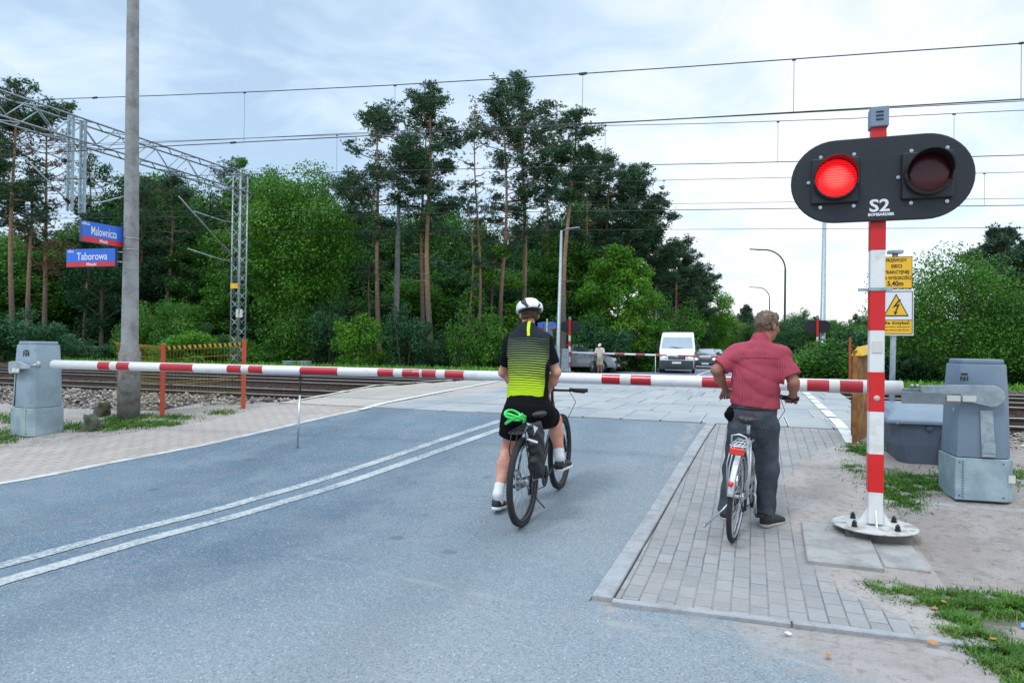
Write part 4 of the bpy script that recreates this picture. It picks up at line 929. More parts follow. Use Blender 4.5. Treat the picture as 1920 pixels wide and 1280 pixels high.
def bike(name,label,loc,rz,style):
    t=thing(name,label,'bicycle',loc,rz); mtb=style=='mtb'
    Rr=.355 if mtb else .335; tr=.023 if mtb else .019; wb=1.11 if mtb else 1.06
    F_=m_bfr if mtb else m_silver
    for y in (0,wb): wheel(t,y,Rr,tr,m_rimb if mtb else m_rim,mtb,mtb)
    bb=Vector((0,.44,.29)); ra=Vector((0,0,Rr)); fa=Vector((0,wb,Rr)); st=Vector((0,.29,.74)); hb=Vector((0,.90 if mtb else .86,.70)); ht=Vector((0,.865 if mtb else .815,.86))
    mb=MB(); r=.018
    if mtb: mb.tube([st,ht-Vector((0,0,.04))],.016,10); mb.tube([bb,hb],.022,10)
    else: mb.tube([bb+Vector((0,.0,.0)),(0,.52,.34),(0,.68,.50),hb],.02,10); mb.tube([(0,.39,.45),(0,.55,.46),(0,.70,.60),ht-Vector((0,0,.04))],.014,8)
    mb.tube([bb,st],.016,10); mb.tube([hb,ht],.021,10); mb.cyl(bb-Vector((.035,0,0)),bb+Vector((.035,0,0)),.024,12)
    for s_ in (-1,1):
        mb.tube([bb+Vector((s_*.03,-.02,0)),(s_*.06,.05,Rr),(s_*.062,0,Rr)],.010,8); mb.tube([st+Vector((s_*.012,0,-.05)),(s_*.05,.12,.58),(s_*.062,0,Rr)],.008,8)
    mb.build('frame',F_,t)
    mb=MB()
    for s_ in (-1,1): mb.tube([hb+Vector((s_*.05,.01,-.02)),(s_*.055,wb-.05,Rr+.12),(s_*.055,wb,Rr)],[.017,.015,.010] if mtb else [.012,.011,.009],8)
    mb.tube([hb+Vector((-.055,.01,-.02)),hb+Vector((.055,.01,-.02))],.016,8); mb.build('fork',F_ if not mtb else m_black,t)
    # seat post and saddle
    sh=.85 if mtb else .90; so_=.19 if mtb else 0.
    mb=MB(); top=st+(st-bb).normalized()*(sh-.75); top.z=sh-.05; top.y+=so_*.75; mb.tube([st-Vector((0,-.02,.05)),top],.0135,10); mb.build('seat_post',m_rot if mtb else m_steel,t)
    if not mtb:
        mb=MB(); pts=[(0,.26+.012*math.cos(k*.9),.78+.0) for k in range(2)]
        mb.lathe([(.026,0),(.03,.012),(.026,.02)],(0,.285,.745),12); mb.build('seat_clamp',m_black,t)
    S=SDF((-.16,.0,sh-.12),(.16,.6,sh+.08),.006); S.ell((-.045,.16+so_,sh),(.055,.085,.032)); S.ell((.045,.16+so_,sh),(.055,.085,.032),None,.02); S.cap((0,.18+so_,sh),(0,.40+so_,sh-.005),.035,.018,.03); S.ell((0,.13+so_,sh-.01),(.07,.05,.03),None,.02)
    sd_=S.mesh('saddle',m_saddle,t); sd_.scale=(1 if mtb else .78,1,1)
    mb=MB()
    for s_ in (-1,1): mb.tube([(s_*.022,.12+so_,sh-.02),(s_*.022,.2+so_,sh-.05),(s_*.02,.32+so_,sh-.03)],.0035,6)
    mb.build('saddle_rails',m_steel,sd_)
    # stem, bar, grips, levers
    bz=.975 if mtb else 1.03; by=.86 if mtb else .80; hw=.33 if mtb else .30
    mb=MB(); mb.tube([ht-Vector((0,0,.02)),ht+Vector((0,-.01,.06)),(0,by,bz)],.014,8); mb.build('stem',m_black if mtb else m_steel,t)
    mb=MB()
    if mtb: mb.tube([(-hw,by-.03,bz+.01),(-.1,by,bz),(.1,by,bz),(hw,by-.03,bz+.01)],.011,8)
    else: mb.tube([(-hw-.0,by-.06,bz+.01),(-hw*.6,by-.02,bz+.02),(-.05,by,bz),(.05,by,bz),(hw*.6,by-.02,bz+.02),(hw,by-.06,bz+.01)],.011,8)
    hbar=mb.build('handlebar',m_black if mtb else m_steel,t)
    for s_ in (-1,1):
        mb=MB(); y1=by-(.03 if mtb else .06); mb.tube([(s_*(hw-.125),y1+.008,bz+.01),(s_*(hw-.06),y1+.003,bz+.01),(s_*(hw+.005),y1,bz+.01)],[.0165,.017,.0175],10); mb.build('grip',m_rubber,hbar)
        mb=MB(); mb.tube([(s_*(hw-.14),y1+.015,bz),(s_*(hw-.13),y1+.045,bz-.012),(s_*(hw-.03),y1+.05,bz-.02)],.006,6); mb.cyl((s_*(hw-.16),y1+.0,bz+.012),(s_*(hw-.13),y1,bz+.012),.018,8); mb.build('brake_lever',m_black,hbar)
    mb=MB(); mb.tube([(.15,by+.02,bz),(.19,by+.12,bz-.12),(.10,by+.12,bz-.30),(.02,by+.07,bz-.34)],.003,5); mb.tube([(-.15,by+.02,bz),(-.17,by+.10,bz-.12),(-.06,by+.1,bz-.3),(.0,by+.05,bz-.36)],.003,5); mb.build('brake_cable',m_black,t)
    if mtb:
        mb=MB(); mb.box((.01,by-.0,bz+.055),(.06,.03,.03)); mb.cyl((.01,by,bz),(.01,by,bz+.05),.012,8); mb.build('bar_light',m_black,t)
    # drivetrain
    ca=R(205) if mtb else R(250)       # crank angle of the right crank
    mb=MB(); mb.lathe([(.04,.045),(.088,.046),(.092,.049),(.088,.052),(.04,.052)],bb,28,'x')
    for k in range(5): a=k*1.2566; mb.cyl(bb+Vector((.048,0,0)),bb+Vector((.048,math.cos(a)*.08,math.sin(a)*.08)),.006,6)
    mb.build('chainring',m_steel if not mtb else m_black,t)
    mb=MB(); mb.lathe([(.02,.03),(.04,.035),(.04,.04),(.034,.048),(.022,.055),(.0,.056)],ra,18,'x')
    mb.build('cassette',m_steel,t)
    mb=MB(); mb.tube([bb+Vector((.049,-.01,.09)),ra+Vector((.042,0,.04)),ra+Vector((.042,-.035,.01)),ra+Vector((.042,.01,-.09)),bb+Vector((.049,0,-.09)),bb+Vector((.049,.08,-.03)),bb+Vector((.049,.06,.07))],.0045,5,closed=True); mb.build('chain',m_rubber,t)
    mb=MB(); mb.box(ra+Vector((.06,.01,-.05)),(.02,.03,.09),rx=.2); mb.cyl(ra+Vector((.04,.015,-.09)),ra+Vector((.055,.015,-.09)),.022,10); mb.build('derailleur',m_black,t)
    for s_ in (1,-1):
        a=ca if s_>0 else ca+math.pi
        if mtb and s_>0: a=R(20)
        elif mtb: a=R(200)
        e=bb+Vector((s_*.085,math.cos(a)*.172,math.sin(a)*.172)); mb=MB(); mb.tube([bb+Vector((s_*.05,0,0)),bb+Vector((s_*.075,math.cos(a)*.03,math.sin(a)*.03)),e],[.013,.012,.010],8); cr=mb.build('crank',m_black if mtb else m_steel,t)
        mb=MB(); pe=e+Vector((s_*.055,0,0)); 
        for q in (-.042,.042): mb.box(pe+Vector((0,q,0)),(.085,.012,.018))
        for q in (-.035,.035): mb.box(pe+Vector((q,0,0)),(.012,.09,.016))
        mb.cyl(e,pe+Vector((s_*.04,0,0)),.008,6); mb.build('pedal',m_black,cr)
    # rear rack
    rk=m_black if mtb else mat('alu_rack',(.62,.64,.66),.3,.5); mb=MB(); zr=.78 if mtb else .74; yb0,yb1=-.20,.20
    loop=[(-.055,yb1,zr),(-.055,yb0+.03,zr),(-.035,yb0,zr),(.035,yb0,zr),(.055,yb0+.03,zr),(.055,yb1,zr)]
    mb.tube(loop,.006,6)
    for x in (-.028,0,.028): mb.tube([(x,yb0,zr),(x,yb1,zr)],.004,5)
    for y in (-.12,.0,.12): mb.tube([(-.055,y,zr),(.055,y,zr)],.005,5)
    for s_ in (-1,1):
        mb.tube([(s_*.055,-.10,zr),(s_*.075,-.12,zr-.15),(s_*.07,0,Rr)],.005,6); mb.tube([(s_*.055,.06,zr),(s_*.075,.0,zr-.2),(s_*.07,0,Rr)],.005,6); mb.tube([(s_*.05,yb1,zr),(s_*.012,.27,zr-.06)],.004,5)
    if not mtb: mb.tube([(-.05,yb0+.05,zr),(-.05,yb0+.03,zr+.07),(0,yb0+.03,zr+.085),(.05,yb0+.03,zr+.07),(.05,yb0+.05,zr)],.006,6)
    mb.build('rear_rack',rk,t)
    if not mtb:
        for y_,a0,a1 in ((0,R(15),R(168)),(wb,R(20),R(190))): mb=MB(); mb.torus((0,y_,Rr),Rr+.012,.022,'x',28,8,flat=.35,a0=a0,a1=a1); mb.build('mudguard',m_silver,t)
        mb=MB(); mb.box((0,yb0-.012,zr-.035),(.10,.022,.05)); mb.build('rear_lamp',m_reflr,t,bevel=.006)
        mb=MB(); mb.lathe([(.0,-.012),(.018,-.012),(.021,0),(.021,.006),(0,.006)],(-.0,-.355,.50),16,'y'); mb.build('reflector',m_reflr,t)
        mb=MB(); mb.tube([(-.04,.05,.30),(-.10,.02,.21),(-.20,-.06,.09)],.007,6); mb.cyl((-.2,-.06,.09),(-.215,-.065,.085),.011,8); mb.build('kickstand',m_steel,t)
        mb=MB(); mb.box((.055,.22,.42),(.02,.36,.05),rx=-.1); mb.build('chain_guard',m_silver,t,bevel=.01)
    else:
        mb=MB(); mb.tube([(.04,.1,.28),(.10,.05,.20),(.17,.02,.15)],.006,6); mb.build('kickstand',m_black,t)
    return t
gzb=zt(5.3)
bike('bicycle','black mountain bike with knobbly tyres, under the person in the striped jersey',(-1.72,5.23,zt(5.23)),0,'mtb').rotation_euler=(math.atan2(zt(6.34)-zt(5.23),1.11),0,0)
# bag and coiled lock riding on the rack
B=SDF((-1.72,4.98,.40+gzb),(-1.50,5.45,.98+gzb),.006)
B.loft([(.43+gzb,-1.615,5.20,.045,.10,0),(.50+gzb,-1.61,5.20,.052,.12,0),(.72+gzb,-1.615,5.20,.05,.125,0),(.82+gzb,-1.63,5.20,.04,.115,0)],.02)
B.wrinkle(.004,lambda x,y,z:np.sin(50*z+40*y)+.6*np.sin(90*z-30*y)); bag=B.mesh('pannier_bag',mat('black_nylon',(.013,.013,.016),.6,bump=.4,bscale=120))
tag(bag,'black pannier bag hanging from the rack of the mountain bike','bag')
mb=MB(); mb.box((-1.615,5.078,.70+gzb),(.10,.006,.016),ry=.25); mb.build('reflective_strip',m_white,bag)
mb=MB(); mb.prism([(-1.665,5.10,.835+gzb),(-1.57,5.10,.80+gzb),(-1.60,5.085,.74+gzb)],(0,-.006,0)); mb.build('silver_flap',mat('silver_cloth',(.5,.52,.55),.4,.3),bag)
mb=MB(); pts=[]
for i in range(60):
    a=i*2*math.pi/20; pts.append((-1.765+.075*math.cos(a)*(1+.12*math.sin(i*.37)),5.10+.085*math.sin(a),.835+gzb+i*.0012+.028*math.sin(a+i*.11)))
mb.tube(pts,.0105,8); lk_=mb.build('cable_lock',mat('bright_green_plastic',(.03,.62,.10),.35,coat=.3)); tag(lk_,'bright green coiled cable lock lying on the bicycle rack','bicycle lock')
bike('bicycle','silver city bike with mudguards, between the legs of the person in the red shirt',(-.12,5.36,zt(5.36)),-R(8),'city').rotation_euler=(R(1.4),R(4.5),-R(8))
fb_=bike('bicycle','dark bicycle held by the person in the pale cap beyond the far barrier',(-8.28,39.0,0),R(168),'mtb')
# ================================================================= BARRIERS
m_ltgrey=mat('pale_tape',(.60,.60,.57),.6,var=.05)
def at_line(a,b,t): return tuple(a[i]+(b[i]-a[i])*t for i in range(3))
def boom(par,a,b,r0,r1,segs,name='boom',back=False):
    """segs: (t0,t1,kind) along a-b; white tube below, wraps a hair proud"""
    mb=MB(); mb.tube([a,at_line(a,b,.5),b],[r0,(r0+r1)/2,r1],24); bm_=mb.build(name,m_white,par)
    for t0,t1,kd in segs:
        mb=MB(); ra,rb=(r0+(r1-r0)*t0),(r0+(r1-r0)*t1); e=.0022
        A_,B_=Vector(at_line(a,b,t0)),Vector(at_line(a,b,t1)); ax_=(B_-A_).normalized(); fr_=Vector((0,-1,0)); fr_=(fr_-ax_*fr_.dot(ax_)).normalized(); up_=Vector((0,0,1)); up_=(up_-ax_*up_.dot(ax_)).normalized()
        if back: fr_=-fr_
        n_=10; am=R(58) if kd=='r' else R(85); vs=[]
        for P_,rr_ in ((A_,ra),(B_,rb)):
            for ee in (e,-.002): vs+=[P_+(fr_*math.cos(-am+2*am*q/n_)+up_*math.sin(-am+2*am*q/n_))*(rr_+ee) for q in range(n_+1)]
        m__=n_+1; fs_=[(q,q+1,2*m__+q+1,2*m__+q) for q in range(n_)]+[(m__+q,q,q+1,m__+q+1) for q in range(n_)]+[(2*m__+q,3*m__+q,3*m__+q+1,2*m__+q+1) for q in range(n_)]+[(0,m__,3*m__,2*m__),(n_,2*m__+n_,3*m__+n_,m__+n_)]
        mb.add(vs,fs_,0,False); o=mb.build('red_band' if kd=='r' else 'grey_band',m_red if kd=='r' else m_ltgrey,bm_)
    return bm_
def housing(name,label,loc,rz,txt,flip,pale,s_=1.,far=False,group=None):
    """cabinet with tapered hood on a galvanised plinth, arm bracket on the side facing the road; local +x towards the road, -y towards the viewer"""
    t=thing(name,label,'level crossing barrier',loc,rz,group); hm=m_housing2 if pale else m_housing
    mb=MB(); w0,w1=.40,.36
    # plinth
    mb.prism([(-.22,-.21,0),(.16,-.21,0),(.22,-.15,0),(.22,.21,0),(-.22,.21,0)],(0,0,.40)); mb.build('plinth',m_galvp,t,bevel=.004)
    mb=MB(); 
    for x in (-.19,.13): 
        for z in (.04,.36): mb.cyl((x,-.215,z),(x,-.208,z),.006,6)
    mb.build('plinth_screws',m_rubber,t)
    mb=MB(); b=[(-.205,-.20),(.15,-.20),(.205,-.145),(.205,.20),(-.205,.20)]; zz=[.405,.98,1.30]; k_=[1.,.94,.87]
    vs=[]
    for z,k in zip(zz,k_): vs+=[(x*k,y*k,z) for x,y in b]
    n=5; fs=[tuple(reversed(range(n))),tuple(range(2*n,3*n))]+[(l*n+i,l*n+(i+1)%n,(l+1)*n+(i+1)%n,(l+1)*n+i) for l in range(2) for i in range(n)]
    mb.add(vs,fs); mb.prism([(x*.80,y*.80,1.301) for x,y in b],(0,0,.045)); hd=mb.build('cabinet',hm,t,bevel=.016,sharp=35,seg=2)
    return t
# right barrier, close to the viewer
N1=(1.875,7.08,.185)
tR=housing('barrier','large grey barrier drive on a galvanised plinth at the right, holding the right boom half',N1,R(4),'N1',False,False); tR.scale=(1.03,1.03,.90)
Lr=MB()
ry=lambda x,y,z:(x,y,z)
bxR=(1.385-N1[0],-.0,0)
# arm bracket: teardrop plate turning round the shaft at the viewer's side
mb=MB(); sh=Vector((.02,-.215,1.0)); pts=[]
for k in range(13):
    a=-math.pi/2+math.pi*k/12; pts.append((sh.x+.10*math.cos(a),sh.y-.03,sh.z+.10*math.sin(a)))
pts=[(-.50,sh.y-.03,sh.z+.02)]+pts+[(-.14,sh.y-.03,sh.z+.10),(-.50,sh.y-.03,sh.z+.085)]
mb.prism(pts,(0,-.022,0)); mb.cyl(sh,sh+Vector((0,-.03,0)),.06,20); arm=mb.build('arm_bracket',m_galv,tR,bevel=.004)
mb=MB(); mb.box((-.42,-.255,.965),(.44,.03,.11)); mb.box((-.56,-.22,.985),(.12,.06,.13)); mb.build('boom_clamp',mat('dark_galv',(.16,.19,.22),.5,.3,col2=(.22,.26,.29)),arm,bevel=.004)
mb=MB(); mb.box((-.26,-.285,.97),(.10,.012,.055)); mb.box((-.145,-.285,.97),(.10,.012,.055)); mb.build('clamp_plate',m_ltgrey,arm,bevel=.003)
for i,x in enumerate((-.56,-.52)): mb=MB(); mb.cyl((x,-.25,1.065),(x,-.25,1.095),.014,8); mb.build('bolt',m_steel,arm)
mb=MB(); mb.prism([(-.03,-.212,.42),(.07,-.212,.42),(.055,-.190,.86),(-.04,-.190,.86)],(0,-.012,0)); mb.box((.02,-.221,.50),(.10,.012,.10),rx=0); mb.build('mast_guard',m_galv,tR,bevel=.003)
mb=MB(); mb.lathe([(.045,-.004),(.045,.004)],(.02,-.229,.55),18,'y'); mb.box((.02,-.229,.505),(.088,.005,.09)); mb.build('lock_cover',m_galvp,tR)
mb=MB(); mb.box((-.185,-.03,.80),(.004,.20,.55)); mb.build('door_seam',m_rubber,tR)
mb=MB(); mb.cyl((-.19,-.08,.85),(-.198,-.08,.85),.018,12); mb.build('key_lock',m_steel,tR)
mb=MB(); mb.tube([(.19,.05,.44),(.245,.03,.40),(.25,0,.2),(.25,-.02,.0)],.011,8); mb.build('cable_conduit',m_rubber,tR)
mb=MB(); mb.box((.19,-.214,.22),(.05,.003,.07)); mb.build('rating_plate',m_ltgrey,tR)
mb=MB(); mb.box((-.155,-.197,1.20),(.05,.004,.018)); mb.build('number_tape',m_black,tR)
lettering('N1',.040,m_black,tR,(-.152,-.198,1.155),(R(90),0,0),bold=.0015)
mb=MB()
for k in range(14): mb.box((-.165+.002*k*0,-.213,.03+k*.026),(.012,.006,.013))
mb.build('plinth_tape',mat('faded_green_tape',(.12,.22,.18),.6),tR)
# left barrier
N4=(-9.43,6.82,.14)
tL=housing('barrier','blue-grey barrier drive marked N4 at the left edge, holding the left boom half',N4,R(-6),'N4',True,True)
sc=1.04; tL.scale=(1.05,1.05,.965)
mb=MB(); sh=Vector((-.02,-.205,.97)); 
mb.prism([(-.20,-.23,.93),(-.20,-.23,1.05),(-.12,-.23,1.06),(.02,-.23,1.06),(.24,-.23,1.00),(.24,-.23,.96),(.06,-.23,.955),(-.02,-.23,.90),(-.18,-.23,.88)],(0,-.03,0)); mb.cyl((-.1,-.2,.97),(-.1,-.235,.97),.05,16); armL=mb.build('arm_bracket',m_galv,tL,bevel=.004)
mb=MB(); mb.box((-.06,-.268,.93),(.07,.012,.055)); mb.box((.02,-.268,.93),(.07,.012,.055)); mb.build('clamp_plate',m_ltgrey,armL,bevel=.003)
mb=MB(); mb.lathe([(0,-.012),(.05,-.012),(.05,.012),(0,.012)],(.27,-.16,1.02),16,'y'); mb.cyl((.2,-.2,1.0),(.27,-.16,1.02),.02,8); mb.build('pivot_disc',m_galv,armL)
mb=MB(); mb.prism([(-.155,-.203,.42),(-.145,-.203,.42),(-.14,-.185,.88),(-.15,-.185,.88)],(0,-.008,0)); mb.build('door_gap',m_rubber,tL)
lettering('N4',.085,m_black,tL,(.055,-.187,1.165),(R(90)-.055,0,0),width=.13,bold=.0006)
mb=MB(); mb.box((.055,-.183,1.215),(.085,.004,.013)); mb.build('number_tape',m_black,tL)
mb=MB()
for k in range(12): mb.box((.105,-.2175,.03+k*.034),(.013,.006,.017))
mb.build('plinth_tape',mat('yellow_tape',(.55,.6,.25),.6),tL)
# booms
a=onY(1692,727,7.0); a=(a[0],a[1],a[2]); j=onY(792,700,7.13)
b0=onY(101,683,6.72)
def tpx(px,A_,B_):      # parameter on the boom under image column px
    lo,hi=0,1
    f=lambda t:( (lambda q:(CX+F_PX*((q-_C)@_r)/((q-_C)@_fw)))(np.array(at_line(A_,B_,t))) )
    s_=1 if f(1)>f(0) else -1
    for _ in range(40):
        m_=(lo+hi)/2
        if (f(m_)-px)*s_<0: lo=m_
        else: hi=m_
    return (lo+hi)/2
mxr=lambda l,A_,B_:[(min(tpx(p,A_,B_),tpx(q,A_,B_)),max(tpx(p,A_,B_),tpx(q,A_,B_)),k) for p,q,k in l]
def boomw(par,A_,B_,r0,r1,segs):
    o=boom(None,A_,B_,r0,r1,mxr(segs,A_,B_)); o.parent=par; o.matrix_parent_inverse=(Matrix.Translation(par.location)@par.rotation_euler.to_matrix().to_4x4()@Matrix.Diagonal((*par.scale,1))).inverted(); return o
jr=(j[0]+.006,j[1],j[2])
boomw(tR,a,jr,.064,.050,[(1513,1554,'r'),(1554,1573,'g'),(1574,1617,'r'),(1317,1400,'r'),(1130,1164,'r'),(1165,1183,'g'),(1184,1222,'r'),(950,1020,'r'),(837,872,'r'),(821,836,'g'),(794,820,'r')])
bl=boomw(tL,b0,(j[0]-.006,j[1],j[2]),.062,.050,[(189,211,'r'),(211,223,'g'),(224,247,'r'),(305,366,'r'),(430,456,'r'),(457,469,'g'),(470,496,'r'),(566,636,'r'),(711,740,'r'),(741,756,'g'),(757,789,'r')])
# support leg
lt=onY(564,700,7.02); lb=onY(557,861,6.98); mb=MB(); mb.tube([(lt[0]-.01,lt[1],lt[2]-.26),(lb[0],lb[1],lb[2]+.02)],.013,10)
lg=mb.build('support_leg',m_steel,None); mb=MB(); mb.tube([(lt[0],lt[1],lt[2]),(lt[0]-.008,lt[1],lt[2]-.28)],.009,8); mb.box((lt[0],lt[1],lt[2]-.07),(.05,.02,.03)); hk=mb.build('leg_joint',m_black,lg)
mb=MB(); mb.cyl((lb[0],lb[1],lb[2]-.005),(lb[0],lb[1],lb[2]+.035),.02,10); mb.build('foot',m_rubber,lg)
lg.parent=tL; lg.matrix_parent_inverse=bl.matrix_parent_inverse.copy()
# far barriers
def farbarrier(label,loc,A_,B_,segs,cw=None,leg=None):
    t=thing('barrier',label,'level crossing barrier',loc,0)
    mb=MB(); mb.box((0,0,.2),(.46,.46,.4)); mb.build('plinth',m_galvp,t,bevel=.01)
    mb=MB(); mb.box((0,0,.86),(.44,.44,.92),taper=.88); mb.build('cabinet',m_housing2,t,bevel=.02)
    mi_=Matrix.Translation(loc).inverted()
    o=boom(None,A_,B_,.06,.045,segs); o.parent=t; o.matrix_parent_inverse=mi_
    if cw:
        mb=MB(); mb.cyl(A_,cw,.035,10); c=Vector(cw); mb.box(c,(.30,.08,.42)); q=mb.build('counterweight',m_galv,None,bevel=.008); q.parent=t; q.matrix_parent_inverse=mi_
    if leg:
        mb=MB(); mb.tube(leg,.02,6); q=mb.build('support_leg',m_white,None); q.parent=t; q.matrix_parent_inverse=mi_
    return t
yf=38.4
A1,B1=onY(1072,661,yf),onY(1352,669,yf+.4)
lx=onY(1229,668,yf+.2)
farbarrier('far barrier with red and white boom in front of the white van',(-10.15,38.2,.05),A1,B1,mxr([(1116,1133,'r'),(1153,1171,'r'),(1192,1210,'r'),(1230,1250,'r'),(1271,1292,'r'),(1292,1312,'r'),(1333,1350,'r')],A1,B1),leg=[(lx[0],lx[1],lx[2]),(lx[0],lx[1],lx[2]-1.05)])
A2,B2=onY(1531,673,37.6),onY(1353,669,38.6); cw=onY(1577,676,37.4)
farbarrier('far right barrier with white boom and square counterweight beyond the tracks',(3.55,37.9,.05),A2,B2,mxr([(1440,1452,'r')],A2,B2),cw=cw)
# ================================================================= SIGNALS
def signal(label,loc,rz,front=True,txt=True,name='crossing_signal'):
    """red and white post with a stadium-shaped backboard and two lamps facing -y"""
    t=thing(name,label,'crossing signal',loc,rz); w_=.105; z=.12
    bands=[(.335,.63,'r'),(.94,1.245,'r'),(1.55,1.855,'r'),(2.155,3.04,'r')]
    mb=MB(); mb.box((0,0,1.565),(w_-.004,w_-.004,2.93)); post=mb.build('post',m_wpost,t,bevel=.006)
    for a,b,c in bands:
        if c=='r': mb=MB(); mb.box((0,0,(a+b)/2),(w_,w_,b-a-.002)); mb.build('red_band',m_redp,post,bevel=.005)
    # base: flange disc on a block, gussets and bolts
    mb=MB(); mb.lathe([(0,.075),(.290,.075),(.295,.080),(.295,.084),(.290,.088),(0,.088)],(0,0,0),40); fl=mb.build('flange',mat('worn_white_steel',(.50,.50,.49),.6,var=.1,col2=(.3,.28,.25),fac2=(.48,.6),scale2=8),t)
    for q in (0,1,2,3):
        mb=MB(); a=q*math.pi/2; d=Vector((math.cos(a),math.sin(a),0)); n=Vector((-math.sin(a),math.cos(a),0))*.005
        mb.prism([tuple(d*.05+n+Vector((0,0,.089))),tuple(d*.12+n+Vector((0,0,.089))),tuple(d*.05+n+Vector((0,0,.21)))],tuple(-n*2)); mb.build('gusset',m_white,fl)
    for q in range(4):
        a=R(40)+q*math.pi/2; c=(math.cos(a)*.2,math.sin(a)*.2,.088); mb=MB(); mb.cyl(c,(c[0],c[1],c[2]+.016),.021,6,smooth=False); mb.cyl((c[0],c[1],c[2]+.02),(c[0],c[1],c[2]+.038),.017,6,smooth=False); mb.cyl(c,(c[0],c[1],c[2]+.05),.009,8); mb.build('bolt',m_black,fl)
    mb=MB(); mb.box((0,.0,.035),(.44,.38,.078)); mb.build('base_block',mat('sooty_concrete',(.09,.088,.085),.9,var=.2,col2=(.16,.15,.14)),t,bevel=.01)
    # backboard
    def stadium(hw,hh,n=20):
        p=[]
        for k in range(n+1): a=-math.pi/2+math.pi*k/n; p.append((hw-hh+hh*math.cos(a),hh*math.sin(a)))
        for k in range(n+1): a=math.pi/2+math.pi*k/n; p.append((-(hw-hh)+hh*math.cos(a),hh*math.sin(a)))
        return p
    zc=2.685; yb=-w_/2-.012
    mb=MB(); mb.prism([(x,yb,zc+q) for x,q in stadium(.615,.315)],(0,-.03,0)); bb=mb.build('backboard',mat('matt_black_board',(.011,.014,.02),.42,var=.2,bump=.15),t,bevel=.006)
    if not front: return t
    for s_ in (-1,1):
        x=s_*.305; mb=MB(); r=.142
        mb.box((x,yb-.05,zc+.0),(.33,.045,.34)); lb_=mb.build('lamp_housing',m_black,t,bevel=.008)
        mb=MB(); mb.lathe([(r,-.07),(r+.016,-.07),(r+.016,-.115),(r,-.115)],(x,yb,zc+.005),36,'y'); mb.build('lamp_ring',m_black,lb_)
        # hood over the upper half
        mb=MB(); n=22; vs=[]
        for k in range(n+1):
            a=R(-22)+R(224)*k/n; dep=.045+.095*max(0,math.sin(a))**.6
            for rr,yy in ((r+.004,-.10),(r+.004,-.10-dep),(r+.012,-.10-dep),(r+.012,-.10)): vs.append((x+math.cos(a)*rr,yb+yy,zc+.005+math.sin(a)*rr))
        fs=[(k*4+i,k*4+(i+1)%4,k*4+4+(i+1)%4,k*4+4+i) for k in range(n) for i in range(4)]; mb.add(vs,fs,0,False); mb.build('hood',m_black if s_>0 else mat('hood_plastic',(.03,.012,.012),.35,coat=.3),lb_)
        mb=MB(); nr=10
        prof=[(r*q/nr,-.112-.028*math.sqrt(max(0,1-(q/nr)**2))) for q in range(nr+1)]
        mb.lathe(prof,(x,yb,zc+.005),36,'y'); mb.build('lens',m_lit if s_<0 else m_unlit,lb_,sharp=60)
        for (u,v_) in ((-.10,.19),(.13,.195),(-.10,-.195),(.13,-.195),(-.185,0)):
            mb=MB(); mb.cyl((x+u,yb-.03,zc+v_),(x+u,yb-.04,zc+v_),.013,12); mb.cyl((x+u,yb-.04,zc+v_),(x+u,yb-.046,zc+v_),.006,6); mb.build('screw',m_steel,bb)
    if txt:
        lettering('S2',.092,m_txt,bb,(0.0,yb-.0315,zc-.205),(R(90),0,0),bold=.003,width=.135); lettering('BOMBARDIER',.021,m_txt,bb,(.012,yb-.0315,zc-.268),(R(90),0,0),bold=.0013,width=.175)
        mb=MB(); mb.box((0,-w_/2-.0,2.06),(.0,.0,.0)) if False else mb.box((0,0,1.865),(w_+.016,w_+.016,.022)); mb.box((-.085,-.0,1.865),(.08,.03,.02)); mb.box((.075,-.05,1.86),(.04,.02,.03)); mb.build('band_clamp',m_galv,t)
        mb=MB(); mb.box((0,-w_/2-.003,1.43),(.07,.003,.085)); mb.build('sticker',m_ltgrey,t); mb=MB(); mb.lathe([(0,-.004),(.022,-.004),(.022,0),(0,0)],(0,-w_/2,1.045),16,'y'); mb.build('round_sticker',mat('pinkish',(.6,.42,.40),.6),t)
    mb=MB(); mb.box((0,0,3.065),(.10,.10,.06)); mb.build('cap_collar',m_redp,t)
    mb=MB(); mb.box((0,-.01,3.16),(.125,.13,.15)); cp=mb.build('bell_box',m_housing,t,bevel=.005)
    mb=MB(); 
    for q in (-.028,0,.028): mb.box((0,-.078,3.165+q),(.05,.006,.009))
    mb.build('louvre',m_black,cp)
    return t
m_txt=mat('white_lettering',(.72,.74,.76),.5,var=.05)
s=SH('lit_red_lens',.25); sx=s.n('ShaderNodeSeparateXYZ'); s.t.links.new(s.vec,sx.inputs[0])
rib=s.mth('ABSOLUTE',s.mth('SUBTRACT',s.mth('FRACT',s.mth('MULTIPLY',sx.outputs[2],1/.019)),.5)); rr=s.ramp(rib,.0,.40,.30,1.)
dx=s.mth('ADD',sx.outputs[0],.305); dz=s.mth('SUBTRACT',sx.outputs[2],2.69); d2=s.mth('ADD',s.mth('MULTIPLY',dx,dx),s.mth('MULTIPLY',dz,dz)); core=s.ramp(d2,.0,.011,1,0)
col=s.mix(core,(.95,.006,.010),(1.,.13,.10)); s.t.links.new(col,s.b.inputs['Emission Color']); s.t.links.new(s.mth('MULTIPLY',rr,1.25),s.b.inputs['Emission Strength']); m_lit=s.done(s.mix(0,(.5,.01,.01),(.5,.01,.01)))
m_unlit=mat('dark_red_lens',(.045,.004,.006),.3,spec=.4,coat=.1,var=0)
sp=(.885,5.80,.055)
signal('near crossing signal marked S2, with one lit red lamp and one dark lamp',sp,0)
mb=MB(); mb.tube([(sp[0]-.20,sp[1]-.05,.155),(sp[0]-.30,sp[1]-.06,.145),(sp[0]-.345,sp[1]-.08,.10),(sp[0]-.35,sp[1]-.09,.05)],.004,6); tag(mb.build('earthing_wire',m_galv),'thin grey wire hooked over the left of the round signal base','wire')
